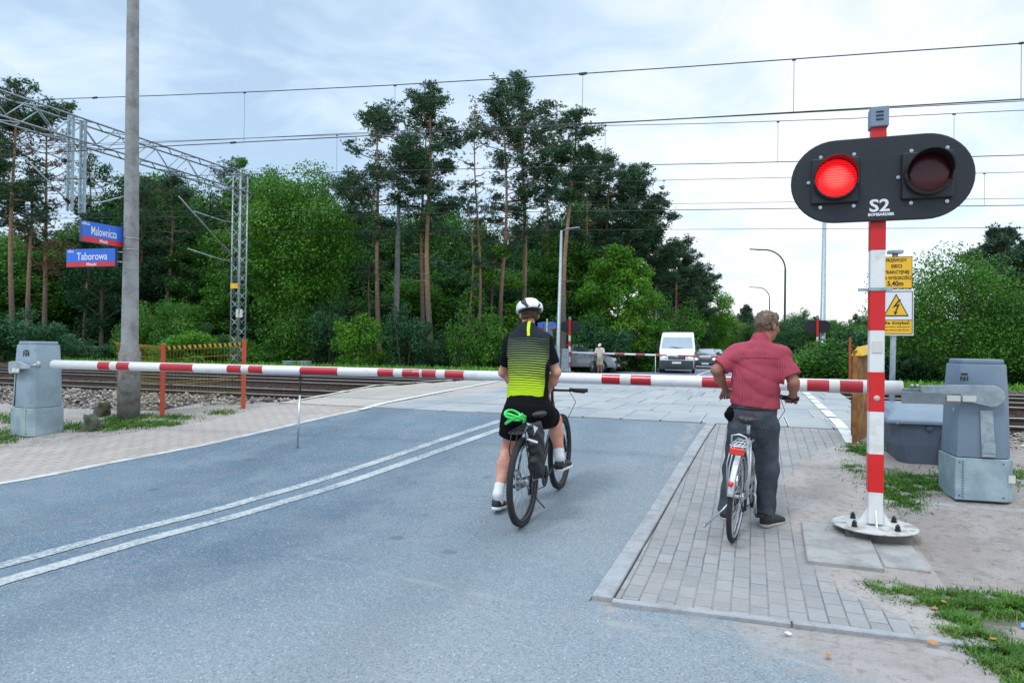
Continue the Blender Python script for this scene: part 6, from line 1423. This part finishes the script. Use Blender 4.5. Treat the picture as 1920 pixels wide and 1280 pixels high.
# ================================================================= VEHICLES  (local -y = front)
m_tint=mat('tinted_window',(.10,.14,.17),.08,var=0,spec=.9,coat=.6); m_ws=mat('windscreen',(.23,.31,.37),.1,var=.1,vscale=2,spec=.9,coat=.6)
m_hl=mat('headlamp_glass',(.80,.82,.84),.15,.1,coat=.8,var=0); m_hlon=mat('headlamp_on',(.9,.9,.85),.2,emis=(1,.96,.85,2.2),var=0)
def vehicle(name,label,cat,loc,rz,sil,W,Wt,zs,paint,ws,side,bumper_z=.55,wheels=None,wr=.33,hl=None,grille=None,lit=True,van=False,group=None):
    """sil: closed side outline [(y,z)], W/Wt widths at sill and roof; ws: windscreen (y0,z0,y1,z1); side: window polygons"""
    t=thing(name,label,cat,loc,rz,group); zmax=max(z for y,z in sil)
    hw=lambda z:(W/2) if z<zs else (W/2+(Wt-W)/2*((z-zs)/(zmax-zs))**1.1)
    def nose(y): y0=min(p[0] for p in sil); return 1-.10*max(0,1-(y-y0)/.45)**2
    n=len(sil); vs=[(-hw(z)*nose(y),y,z) for y,z in sil]+[(hw(z)*nose(y),y,z) for y,z in sil]
    mb=MB(); mb.add(vs,[tuple(range(n)),tuple(range(2*n-1,n-1,-1))]+[(i,n+i,n+(i+1)%n,(i+1)%n) for i in range(n)]); mb.build('body',paint,t,bevel=.05,seg=2,sharp=28)
    y0,z0,y1,z1=ws; nrm=Vector((0,-(z1-z0),(y1-y0))).normalized()*.012
    mb=MB(); mb.prism([Vector((-hw(z0)*.90,y0,z0))+nrm,Vector((hw(z0)*.90,y0,z0))+nrm,Vector((hw(z1)*.88,y1,z1))+nrm,Vector((-hw(z1)*.88,y1,z1))+nrm],-nrm*.5); wsn=mb.build('windscreen',m_ws,t,bevel=.004)
    mb=MB()
    for s_ in (-1,1): a=Vector((s_*hw(z0)*.1+.2,y0,z0+.02))+nrm*2; mb.cyl(a,a+Vector((-.55,.02,.06)),.01,5)
    mb.build('wiper',m_black,wsn)
    for s_ in (-1,1):
        for poly in side:
            mb=MB(); mb.prism([(s_*(hw(z)*nose(y)+.004),y,z) for y,z in poly],(s_*.006,0,0)); mb.build('side_window',m_tint,t)
    # wheels
    for y in wheels:
        for s_ in (-1,1):
            x=s_*(W/2-.10); mb=MB(); mb.torus((x,y,wr),wr-.075,.08,'x',28,8,flat=1.25); w_=mb.build('tyre',m_rubber,t)
            mb=MB(); xo=x+s_*.10; mb.lathe([(0,0),(wr-.13,0),(wr-.10,-s_*.03)],(xo,y,wr),24,'x'); r_=mb.build('rim',m_rim if not van else m_steel,w_)
            mb=MB()
            for k in range(5): a=k*1.2566+.3; mb.prism([(xo+s_*.004,y+math.cos(a+q)*rr,wr+math.sin(a+q)*rr) for q,rr in ((.18,wr*.25),(.42,wr*.55),(.84,wr*.55),(1.08,wr*.25))],(s_*.003,0,0))
            mb.build('rim_opening',m_black,r_)
            mb=MB(); mb.torus((x+s_*.085,y,wr),wr+.035,.035,'x',20,6,a0=0,a1=math.pi); mb.build('wheel_arch',m_black,t)
    yf=min(y for y,z in sil)
    # bumper
    mb=MB(); mb.prism([(-W/2*.93,yf+.12,.28),(-W/2*.86,yf-.03,.30),(-W/2*.86,yf-.045,bumper_z-.04),(-W/2*.93,yf+.12,bumper_z)],(0,0,0)) if False else None
    mb=MB(); mb.box((0,yf+.03,(.24+bumper_z)/2),(W*.91,.16,bumper_z-.24)); bp=mb.build('bumper',m_bump if van else paint,t,bevel=.05,seg=2,sharp=30)
    mb=MB(); mb.box((0,yf-.055,.33),(W*.55,.02,.12)); mb.build('lower_grille',m_black,bp)
    mb=MB(); mb.box((0,yf-.062,bumper_z-.14),(.52,.015,.115)); mb.build('number_plate',m_white,bp)
    gz0,gz1,gw=grille
    mb=MB(); mb.box((0,yf-.005,(gz0+gz1)/2),(gw,.05,gz1-gz0)); gr=mb.build('grille',m_black,t,bevel=.02)
    mb=MB()
    for k in range(3): mb.box((0,yf-.034,gz0+(gz1-gz0)*(k+1)/4),(gw*.88,.008,.014))
    mb.build('grille_bar',m_steel,gr)
    for s_ in (-1,1):
        a,b,c,d=hl   # x inner, x outer, z low, z high
        mb=MB(); mb.prism([(s_*a,yf-.03,c+(d-c)*.15),(s_*b*.96,yf+.03,c),(s_*b,yf+.12,d),(s_*(a+.1),yf-.0,d*.985)],(0,.06,0)); h_=mb.build('headlight',m_hl,t,bevel=.012)
        if lit: mb=MB(); mb.lathe([(0,-.02),(.065,-.01),(.075,.03)],(s_*(a+b)/2,yf-.03,(c+d)/2),14,'y'); mb.build('lit_lamp',m_hlon,h_)
        mb=MB(); zz=z0+ (.12 if not van else .10); mb.box((s_*(hw(zz)+.16),y0+.10,zz),(.17,.12,.16 if not van else .34)); mb.box((s_*(hw(zz)+.06),y0+.13,zz-.04),(.14,.05,.05)); mb.build('wing_mirror',m_black if van else paint,t,bevel=.02)
    return t,yf,hw
m_bump=mat('grey_bumper',(.035,.045,.055),.6); m_vanw=mat('van_white',(.78,.80,.82),.35,coat=.4,var=.02)
sil=[(-2.75,.30),(-2.85,.55),(-2.82,1.05),(-2.72,1.22),(-2.15,1.42),(-1.45,2.22),(-1.15,2.42),(-.4,2.50),(2.9,2.50),(3.05,2.35),(3.1,.45),(3.0,.32)]
xv,yv=gx(1263,40.6)
t,yf,hw=vehicle('van','white delivery van with lit headlights and dark bumper, first in the queue beyond the crossing','van',(xv,yv+2.7,0),R(4),sil,2.12,1.86,1.25,m_vanw,(-2.10,1.47,-1.49,2.17),[[(-1.95,1.35),(-1.35,1.40),(-1.10,2.05),(-1.42,2.02)],[(-1.2,1.35),(-.45,1.35),(-.45,2.05),(-1.0,2.05)],[(.2,1.35),(1.3,1.35),(1.3,2.0),(.2,2.0)]],.78,(-1.95,1.75),.35,(.52,.93,.86,1.16),(.84,1.10,.98),True,True)
mb=MB(); u=.13; c=(0,yf-.045,1.02)
for a,b in (((-.62,0),(0,1)),((0,1),(.62,0)),((.62,0),(0,-1)),((0,-1),(-.62,0))): mb.cyl((a[0]*u,c[1],c[2]+a[1]*u),(b[0]*u,c[1],c[2]+b[1]*u),.024,6)
mb.build('front_emblem',m_steel,t)
mb=MB()
for s_ in (-1,1): mb.box((s_*1.005,.6,.75),(.02,3.2,.12))
mb.build('side_moulding',m_bump,t)
mb=MB(); mb.box((0,-1.62,2.30),(.4,.01,.05)); 
csil=[(-2.05,.28),(-2.15,.50),(-2.08,.80),(-1.35,1.0),(-1.05,1.03),(-.30,1.45),(.2,1.50),(1.25,1.46),(1.95,1.05),(2.1,.95),(2.15,.45),(2.05,.28)]
cs_side=[[(-.85,1.05),(-.2,1.06),(-.2,1.40),(-.35,1.38)],[(-.12,1.06),(.9,1.06),(.9,1.40),(-.12,1.42)],[(.98,1.06),(1.6,1.06),(1.2,1.36),(.98,1.40)]]
def car(label,px,dep,paint,rz,sc=1.,lit=True,group='cars queuing behind the van',loc=None):
    x,y=gx(px,dep)
    if loc: x,y=loc
    t,_,_=vehicle('parked_car' if loc else 'car',label,'car',(x,y,0),rz,csil,1.80,1.42,.98,paint,(-1.02,1.06,-.34,1.43),cs_side,.52,(-1.35,1.3),.33,(.45,.86,.62,.80),(.60,.76,.75),lit,False,group)
    t.scale=(sc,sc,sc*1.02); return t
car('dark car with lit headlights directly behind the white van',1321,53,mat('dark_car_paint',(.025,.035,.045),.25,coat=1.,var=0),R(5))
car('second dark car in the queue, half hidden behind the first',1338,66,mat('black_car_paint',(.015,.018,.022),.25,coat=1.,var=0),R(6))
car('farthest small car with lit lamps at the tail of the queue',1352,80,mat('grey_car_paint',(.10,.12,.14),.25,coat=1.,var=0),R(8))
car('dark grey estate car standing sideways behind the person in the cap',0,0,mat('grey_metal_paint',(.24,.26,.29),.25,.3,coat=1.,var=0),R(90),1.08,False,None,loc=(-9.9,40.6))
# ================================================================= TREES
def leafmat(name,col,col2,isl=.45,trans=.35,sc2=.55):
    return mat(name,col,.55,var=.22,vscale=1.3,island=isl,trans=trans,col2=col2,fac2=(.42,.62),scale2=sc2,spec=.3)
L_dark=leafmat('leaf_dark_green',(.024,.088,.014),(.045,.145,.018))
L_mid=leafmat('leaf_mid_green',(.042,.150,.014),(.080,.22,.018))
L_bright=leafmat('leaf_bright_green',(.070,.23,.014),(.13,.31,.022))
L_blue=leafmat('leaf_blue_green',(.024,.095,.036),(.042,.135,.045))
L_yel=leafmat('leaf_yellow_green',(.15,.27,.025),(.22,.30,.04))
N_pine=leafmat('pine_needles',(.032,.088,.042),(.055,.125,.055),.5,.15)
N_pine2=leafmat('pine_needles_light',(.035,.080,.045),(.05,.10,.05),.5,.2)
N_dead=leafmat('dead_needles',(.20,.12,.07),(.13,.085,.06),.5,.15)
s=SH('pine_bark',.9); sx=s.n('ShaderNodeSeparateXYZ'); s.t.links.new(s.vec,sx.inputs[0]); up=s.ramp(s.mth('ADD',sx.outputs[2],s.mth('MULTIPLY',s.noise(.8,4),3.)),4.5,8.5)
c=s.mix(up,(.145,.115,.095),(.33,.20,.12)); c=s.mix(s.ramp(s.noise(7,5,.75),.45,.6,0,.65),c,(.10,.07,.055)); B_pine=s.done(c,s.noise(14,5,.8),.9,.03)
B_grey=mat('grey_bark',(.10,.085,.07),.95,var=.3,vscale=4,bump=.8,bscale=20); B_birch=mat('pale_bark',(.25,.22,.18),.9,var=.3,vscale=5)
def quads(C,Dv,Nv,L,W_):
    """rhombic leaves: centre, long axis, normal"""
    S_=np.cross(Dv,Nv); S_/=np.linalg.norm(S_,axis=1,keepdims=True)+1e-9
    V=np.stack([C-Dv*L,C+S_*W_-Dv*L*.1,C+Dv*L,C-S_*W_-Dv*L*.1],1); return V.reshape(-1,3)
def unit(a): return a/(np.linalg.norm(a,axis=-1,keepdims=True)+1e-9)
def trunk_pts(h,lean,wob,rg,n=10):
    p=[];o=np.zeros(2);dr=np.array(lean)/h
    ph=rg.uniform(0,6,4)
    for i in range(n+1):
        z=h*i/n; p.append((dr[0]*z+wob*math.sin(ph[0]+z*.45),dr[1]*z+wob*math.cos(ph[1]+z*.4),z))
    b=np.array(p[0][:2]); return [(x-b[0],y-b[1],z) for x,y,z in p]
def pine_mesh(seed,h,cb,sp,nl=46,dens=1.,lean=(0,0),r0=.17,top=1.,needles=None,bare=False,wob=.12,size=1.):
    """Scots pine: bare trunk, clumpy crown from cb*h up; returns root with trunk and crown"""
    rg=np.random.default_rng(seed); tp=trunk_pts(h,lean,wob,rg,12); T=np.array(tp)
    at=lambda z:np.array([np.interp(z,T[:,2],T[:,0]),np.interp(z,T[:,2],T[:,1]),z])
    mb=MB(); mb.tube(tp,[r0*(1-.82*(i/12))+ (.05 if i==0 else 0) for i in range(13)],8); pads=[]
    for i in range(nl):
        u=rg.uniform(0,1)**.85; z=h*(cb+(1-cb)*u); prof=(.35+.65*math.sin(math.pi*min(1,(1-u)*.62+.30))) if u<.8 else (1-u)*2.2+.18
        L=sp*prof*rg.uniform(.5,1.1); az=rg.uniform(0,2*math.pi); rise=L*(rg.uniform(-.05,.35)+.5*u)
        a=at(z); d=np.array([math.cos(az),math.sin(az),0]); m_=a+d*L*.55+np.array([0,0,rise*.25]); e=a+d*L+np.array([0,0,rise])+rg.normal(0,.1,3)
        mb.tube([a,m_,e],[.045*(1-u*.5),.03,.012],4,cap=False)
        for k in range(int(2+2.6*L*dens)):
            f=rg.uniform(.45,1.05); q=a*(1-f)+e*f if f>.55 else m_; q=(a+(m_-a)*(f/.55)) if f<.55 else (m_+(e-m_)*((f-.55)/.5)); q=q+rg.normal(0,.22*size,3)*np.array([1,1,.6])+np.array([0,0,.08]); pads.append((q,rg.uniform(.18,.34)*size))
            if k%3==0: mb.tube([m_,q],[.015,.006],3,cap=False)
    for i in range(int(10*top)): pads.append((at(h*(1-rg.uniform(0,.10)))+rg.normal(0,.2,3),rg.uniform(.18,.3)))
    for i in range(rg.integers(4,9)):      # dead stubs below the crown
        z=h*rg.uniform(cb*.45,cb); a=at(z); az=rg.uniform(0,6.28); L=rg.uniform(.3,1.1); mb.tube([a,a+np.array([math.cos(az)*L,math.sin(az)*L,rg.uniform(-.1,.2)])],[.025,.008],4,cap=False)
    root=bpy.data.objects.new('pine_tree',None); COL.objects.link(root); mb.build('trunk',B_pine,root)
    Cs=[];Ds=[]
    for q,r in pads:
        n=int((21 if not bare else 5)*dens*(r/.3)); tc_=q+rg.normal(0,1,(n,3))*np.array([r,r,r*.55])*.75
        Cs.append(np.repeat(tc_,6,0)); dd=rg.normal(0,1,(n*6,3)); dd[:,2]=np.abs(dd[:,2])*.9+.1; Ds.append(unit(dd))
    Cc=np.concatenate(Cs); D=np.concatenate(Ds); Nn=unit(rg.normal(0,1,D.shape)); L=rg.uniform(.05,.10,(len(D),1)); V=quads(Cc+D*L,D,Nn,L,L*.30)
    npmesh('crown',V,np.arange(len(V)).reshape(-1,4),needles or N_pine,root); return root
def leaf_mesh(seed,h,w_,cb=.25,leaf=L_mid,n=22000,size=.085,nc=70,bark=B_grey,rough_=1.,name='leafy_tree',shape='round',trunkr=.16,stems=1,flat=1.):
    rg=np.random.default_rng(seed); root=bpy.data.objects.new(name,None); COL.objects.link(root); mb=MB(); cl=[]
    zc=h*(cb+(1-cb)*.5); hz=h*(1-cb)*.5
    for i in range(nc):
        while True:
            p=rg.uniform(-1,1,3); rr=np.linalg.norm(p)
            if rr<1 and rr>.35: break
        if shape=='cone': k=(1-(p[2]+1)/2)**(.45 if name=='maple' else .75)*1.1+.12; q=np.array([p[0]*w_/2*k*1.15,p[1]*w_/2*k*1.15,zc+p[2]*hz])
        else: q=np.array([p[0]*w_/2,p[1]*w_/2*flat,zc+p[2]*hz])*1.0
        r=rg.uniform(.11,.22)*w_*(.7 if shape=='cone' else 1)*rough_; cl.append((q,r))
    for s_ in range(stems):
        off=rg.normal(0,.25,2) if stems>1 else np.zeros(2); tp=trunk_pts(h*.85,(off[0]*3,off[1]*3),.08,rg,8); tp=[(x+off[0],y+off[1],z) for x,y,z in tp]; mb.tube(tp,[trunkr*(1-.85*i/8) for i in range(9)],7)
    T=np.array(tp)
    for q,r in cl[::2]:
        z=max(h*.12,q[2]-.45*np.linalg.norm(q[:2])-.3); a=np.array([np.interp(z,T[:,2],T[:,0]),np.interp(z,T[:,2],T[:,1]),min(z,h*.8)]); m_=(a+q)/2+np.array([0,0,-.1]); mb.tube([a,m_,q],[.05*trunkr/.16,.03,.01],4,cap=False)
    mb.build('trunk',bark,root)
    wts=np.array([r**2 for _,r in cl]); wts/=wts.sum(); ix=rg.choice(len(cl),n,p=wts); Q=np.array([q for q,_ in cl])[ix]; Rr=np.array([r for _,r in cl])[ix][:,None]
    d=unit(rg.normal(0,1,(n,3))); rad=rg.uniform(.35,1.12,(n,1))**.7; P=Q+d*Rr*rad*np.array([1,1,.72]); P[:,2]=np.maximum(P[:,2],.04)
    # sprays of leaves along short twigs reaching out of the clumps
    Nn=unit(d*.6+rg.normal(0,.6,(n,3))+np.array([0,0,.7])); D=unit(np.cross(Nn,rg.normal(0,1,(n,3)))); L=rg.uniform(.6,1.25,(n,1))*size
    V=quads(P,D,Nn,L,L*.62); npmesh('crown',V,np.arange(len(V)).reshape(-1,4),leaf,root); return root
def put(root,x,y,z=0,rz=0,s_=1.,sz=None,name=None,label=None,cat='tree',group=None,cp=True):
    o=copy_tree(root) if cp else root
    o.location=(x,y,z); o.rotation_euler=(0,0,rz); o.scale=(s_,s_,sz or s_)
    if name: o.name=name
    return tag(o,label,cat,group)
def place(root,px,dep,top=None,h=None,**k):
    x,y=gx(px,dep); z=zt(y)-.05
    if top is not None:
        hy=CY+10+(px-CX)*math.tan(ROLL); H_=CAM_H+(hy-top)*dep/F_PX-z; k['s_']=k.get('s_',1.); k['sz']=H_/h
        if k.pop('uni',False): k['s_']=H_/h
    return put(root,x,y,z,**k)
rt=random.Random(21)
# --- salient pines, each its own shape (skyline of the wood)
def pineat(seed,px,dep,top,cb,sp,label,**k):
    x,y=gx(px,dep); hy=CY+10+(px-CX)*math.tan(ROLL); H_=CAM_H+(hy-top)*dep/F_PX
    lean=k.pop('leanpx',0)*dep/F_PX; r=pine_mesh(seed,H_,cb,sp,lean=(lean*math.cos(YAW),lean*math.sin(YAW)),**k); put(r,x,y,0,0,name='pine_tree',label=label,cp=False)
pineat(1,714,39.5,205,.50,2.9,'tall pine with ragged left-leaning crown, above the slender concrete pole',nl=38,dens=1.1,leanpx=-14)
pineat(2,810,39,172,.47,2.8,'tall pine with thick straight pale trunk and broad crown, right of the slender pole',nl=46,dens=1.25,leanpx=-12,r0=.20)
pineat(3,792,42,232,.5,1.8,'slimmer pine just behind the thick straight pine right of the slender pole',nl=20,dens=1.)
pineat(4,896,40,188,.45,1.0,'thin half dead pine with sparse brown top between the two tall groups',nl=34,dens=.5,needles=N_dead,bare=True,leanpx=-14,r0=.11)
pineat(5,866,40,350,.45,1.3,'crooked thin pine trunk with a small crown, left of the half dead pine',nl=14,dens=.7,r0=.09,wob=.3)
pineat(6,941,43,182,.40,2.6,'dense dark pine forming the left shoulder of the tallest group',nl=38,dens=1.0)
pineat(7,984,45,150,.42,3.3,'tallest pine of the wood, dense crown directly above the helmet',nl=54,dens=1.05,r0=.22,leanpx=-12)
pineat(8,1056,40.5,193,.62,1.5,'pine with long bare orange trunk and small top tuft, behind the grey lamp',nl=26,dens=1.5,r0=.19,leanpx=22)
pineat(9,1022,50,235,.45,2.7,'dark pine just right of the tallest one',nl=32,dens=1.0)
pineat(10,1098,50,290,.45,2.6,'dark pine right of the bare orange trunk',nl=38,dens=1.3)
pineat(11,1138,52,296,.35,2.7,'dense pine at the start of the slope of dark pines',nl=46,dens=1.5)
pineat(12,1182,54,318,.30,2.9,'dense dark pine in the middle of the sloping skyline',nl=52,dens=1.6)
pineat(13,1222,58,372,.28,3.0,'dark pine with a rounded crown above the light green maple',nl=52,dens=1.6)
pineat(14,1262,64,452,.22,3.2,'dark pine above the roof of the white van',nl=52,dens=1.6)
pineat(15,1298,72,502,.2,3.2,'lower dark pine right of the van roof',nl=48,dens=1.5)
pineat(16,312,50,325,.42,2.2,'slender pine seen between the mast and the concrete pole with the street signs',nl=34,dens=1.)
pineat(17,262,52,345,.4,2.0,'narrow pine right beside the tall concrete pole',nl=30,dens=1.)
pineat(18,82,44,225,.35,2.1,'dead pine with brown needles left of the hanging posts',nl=50,dens=.55,needles=N_dead,bare=False)
pineat(19,24,40,160,.5,2.6,'tall pine at the left edge of the photo',nl=42,dens=1.2)
pineat(20,52,42,300,.5,1.8,'second tall trunk at the left edge with a thin crown',nl=22,dens=.8)
pineat(21,-30,43,190,.45,2.6,'pine at the very left border, mostly outside the picture',nl=40,dens=1.2)
pineat(22,698,40,500,.75,1.0,'short young pine trunk with a broken top left of the slender concrete pole',nl=8,dens=.5,r0=.10)
pineat(23,430,52,300,.42,1.9,'thin pine behind the lattice mast',nl=24,dens=.8)
pineat(24,1887,33,436,.18,1.5,'bluish pine rising above the bushes at the right edge',nl=60,dens=1.5,needles=N_pine2,size=.8)
pineat(25,1935,30,470,.15,1.6,'second bluish pine at the right border of the photo',nl=56,dens=1.5,needles=N_pine2,size=.8)
pineat(26,650,52,330,.4,2.2,'dark pine behind the bright leafy tree',nl=34,dens=1.1)
pineat(27,160,50,290,.4,1.9,'thin airy pine left of the hanging posts',nl=24,dens=.7)
# --- leafy prototypes
Pm=[leaf_mesh(41,10,7.,.12,L_dark,21000,.11,80),leaf_mesh(42,10,6.,.10,L_mid,20000,.11,75),leaf_mesh(43,10,6.5,.15,L_blue,19000,.11,75),leaf_mesh(44,10,5.,.10,L_dark,16000,.10,60,shape='cone'),leaf_mesh(45,10,7.5,.3,L_mid,17000,.10,60,rough_=.85)]
Pb=[leaf_mesh(51,2.2,3.,.0,L_mid,9000,.055,34,name='bush',trunkr=.05,stems=3),leaf_mesh(52,2.2,2.8,.0,L_blue,9000,.055,34,name='bush',trunkr=.05,stems=3),leaf_mesh(53,2.,2.4,.0,L_bright,7000,.05,30,name='bush',trunkr=.04,stems=3)]
used=set()
def inst(pr,*a,**k):
    first=pr.name not in used
    if first: used.add(pr.name); k['cp']=False
    return place(pr,*a,**k)
cnt={}
ORD=['leftmost','second','third','fourth','fifth','sixth','seventh','eighth','ninth','tenth','eleventh','twelfth']
def where(px):
    for lim,w_ in ((100,'behind the N4 barrier drive'),(240,'left of the sign pole'),(430,'between sign pole and lattice mast'),(560,'right of the lattice mast'),(735,'left of the slender pole'),(860,'right of the slender pole'),(960,'left of the helmet'),(1070,'right of the helmet'),(1300,'above the maple and the van')):
        if px<lim: return w_
    return 'right of the van'
def uniq(kind,px):
    w_=where(px); k_=(kind,w_); n=cnt.get(k_,0); cnt[k_]=n+1
    return ('%s of the %s %s'%(ORD[min(n,11)],kind,w_))
# salient leafy trees
r=leaf_mesh(61,10,6.0,.25,leafmat('leaf_fresh_green',(.05,.18,.014),(.11,.27,.02)),38000,.082,120,name='maple'); place(r,556,40,top=322,h=10,label='big bright green leafy tree right of the lattice mast',cp=False,rz=1,s_=.98)
r=leaf_mesh(62,8,5.2,.03,L_bright,34000,.085,100,name='maple',shape='cone'); place(r,1160,45,top=455,h=8,label='light green maple beside the road, left of the white van',cp=False,rz=.4,s_=1.02)
r=leaf_mesh(63,10,3.0,.2,L_mid,9000,.07,70,name='birch',bark=B_birch,rough_=.6); place(r,450,44,top=300,h=10,label='thin birch top rising over the end of the gantry',cp=False)
r=leaf_mesh(64,6,7.,.05,L_mid,34000,.065,110,name='leafy_tree'); place(r,1800,25.5,top=478,h=6,label='big bushy green tree behind the yellow warning signs',cp=False,s_=.75)
r=leaf_mesh(65,6,4.5,.05,L_dark,22000,.065,80,name='leafy_tree'); place(r,1925,27,top=540,h=6,label='dark leafy tree at the right border behind the big barrier drive',cp=False)
r=leaf_mesh(66,9,5.5,.1,L_bright,20000,.10,70,name='birch',bark=B_birch,rough_=.85); place(r,1325,74,top=525,h=9,label='yellowish green leafy tree over the queue of cars',cp=False)
r=leaf_mesh(67,8,4.2,.0,N_pine2,16000,.10,60,name='spruce',shape='cone'); place(r,1398,110,top=558,h=8,label='small dark spruce against the sky beyond the end of the queue',cp=False)
r=leaf_mesh(68,4,3.,.0,L_yel,12000,.07,45,name='bush',trunkr=.05,stems=3); place(r,1386,76,top=603,h=4,label='yellow green shrub left of the head of the person in red shirt',cat='shrub',cp=False)
r=leaf_mesh(69,4,3.,.0,L_yel,12000,.07,45,name='bush',trunkr=.05,stems=3); place(r,1352,80,top=622,h=4,label='bright green shrub behind the last queuing car',cat='shrub',cp=False)
r=leaf_mesh(70,10,4.5,.15,L_blue,9000,.09,50,name='leafy_tree',rough_=.7); place(r,190,47,top=305,h=10,label='airy grey green tree between the hanging posts and the sign pole',cp=False)
r=leaf_mesh(71,9,4.,.1,L_bright,9000,.1,40,name='leafy_tree',rough_=.8); place(r,925,44,top=455,h=9,label='patch of light leafy crown between the pine trunks left of the helmet',cp=False)
# back rows filling the wood
k=0
for row,(dep,top0,tv,step,x0,x1) in enumerate(((64,420,25,50,-60,1130),(57,440,40,56,-30,1120),(51,480,40,66,-60,1080),(47,535,30,80,380,1060))):
    px=x0
    while px<x1:
        pr=Pm[rt.choice([0,0,1,2,1,3,4]) if row<3 else rt.choice([0,1,1,2])]; tp=top0+rt.uniform(-tv,tv)
        if 80<px<240: tp+=15
        if 235<px<660: tp-=[75,70,60,0][row]
        if 660<=px<1080: tp-=[25,25,20,10][row]
        if px>1040 and row==0: tp-=60
        lab=uniq(['tall back-row leafy trees','middle-row leafy trees','lower leafy trees','low front leafy trees'][row],px)
        inst(pr,px+rt.uniform(-10,10),dep+rt.uniform(-2,2),top=tp,h=10,rz=rt.uniform(0,6.28),name='leafy_tree',label=lab,group='leafy trees '+['of the rearmost row','in the middle of the wood','in the dense green of the wood','at the front of the wood'][row],s_=rt.uniform(.8,1.05)); px+=step
# undergrowth along the wood edge
px=-20
while px<1050:
    pr=Pb[rt.choice([0,1,0,1,2])]; dep=rt.uniform(36,39.5)
    if not (px>1000): inst(pr,px,dep,top=rt.choice([rt.uniform(560,600),rt.uniform(600,655),rt.uniform(610,660)]),h=2.1,rz=rt.uniform(0,6.28),name='bush',label=uniq('low bushes at the wood edge',px),cat='bush',group='bushes along the foot of the wood',s_=rt.uniform(.9,1.3))
    px+=rt.uniform(26,66)
for px,dep,tp,pr,lab in ((40,33,588,1,'bush behind the N4 barrier drive at the left edge'),(352,34,622,2,'yellowish bush behind the middle of the yellow mesh fence'),(1260,52,560,0,'dark bush pressed against the left of the road behind the van'),(1205,44,600,0,'bush at the roadside under the light green maple'),(1120,42,600,1,'bush behind the grey car'),(1085,43,590,0,'bush behind the far crossing signal left of the van')):
    inst(Pb[pr],px,dep,top=tp,h=2.1,rz=rt.uniform(0,6),name='bush',label=lab,cat='bush',s_=1.4)
# right side: hedge of bushes, tree belt and far wood
for i,px in enumerate(range(1425,1740,40)):
    inst(Pm[[0,1,2,0,1,0,2,1][i%8]],px,[62,58,54,50,48,46,42,40][i%8],top=[600,590,596,604,600,610,600,585][i%8],h=10,rz=i*1.3,name='leafy_tree',label='%s from left of the dark trees beyond the far right barrier'%ORD[i].replace('leftmost','first'),group='tree belt beyond the far right barrier',s_=.6)
for i,px in enumerate((1560,1600,1640,1690,1740,1790,1850,1905,1950)):
    inst(Pb[[0,1,0,1,0,0,1,0,1][i]],px,31+(i%3),top=[640,628,615,600,605,600,600,600,590][i],h=2.1,rz=i,name='bush',label='%s from the left of the bushes beyond the right-hand tracks'%ORD[i].replace('leftmost','first'),cat='bush',group='bushes beyond the tracks at the right',s_=1.5)
px=1400; i=0
while px<1900:
    inst(Pm[[3,0,3,2][i%4]],px,150+10*(i%3),top=rt.uniform(578,606),h=10,rz=i,name='distant_tree',label='distant tree on the wooded horizon behind the right-hand track',group='distant trees on the horizon',s_=rt.uniform(.9,1.2)); px+=rt.uniform(17,26); i+=1
for i,(px,dep,tp) in enumerate(((1290,90,560),(1262,84,520),(1330,100,575),(1360,120,592),(1240,70,480))):
    inst(Pm[[0,3,2,0,0][i]],px,dep,top=tp,h=10,rz=i*2,name='leafy_tree',label='%s of the trees lining the far road behind the cars'%['tallest','leftmost dark','rightmost near','farthest','left background'][i],group='trees lining the far road',s_=.9)
# bare thin twigs standing out above the belt
for px in (1478,1506):
    pass
# red and white building far away, left of the head of the person in the red shirt
x,y=gx(1405,125); t=thing('building','low white building with a reddish front far away beyond the shrubs','building',(x,y,0),R(10))
mb=MB(); mb.box((0,0,2.6),(7,6,5.2)); wl=mb.build('wall',m_white,t); mb=MB(); mb.box((-1.2,-3.02,2.6),(2.6,.1,3.4)); mb.build('red_panel',mat('faded_red_wall',(.45,.18,.14),.8,var=.3,vscale=1),t); mb=MB(); mb.box((0,0,5.35),(7.4,6.4,.3)); mb.build('roof',m_galv,t); mb=MB(); mb.box((1.6,-3.03,3.),(1.6,.08,1.6)); mb.build('window',m_glass,t)
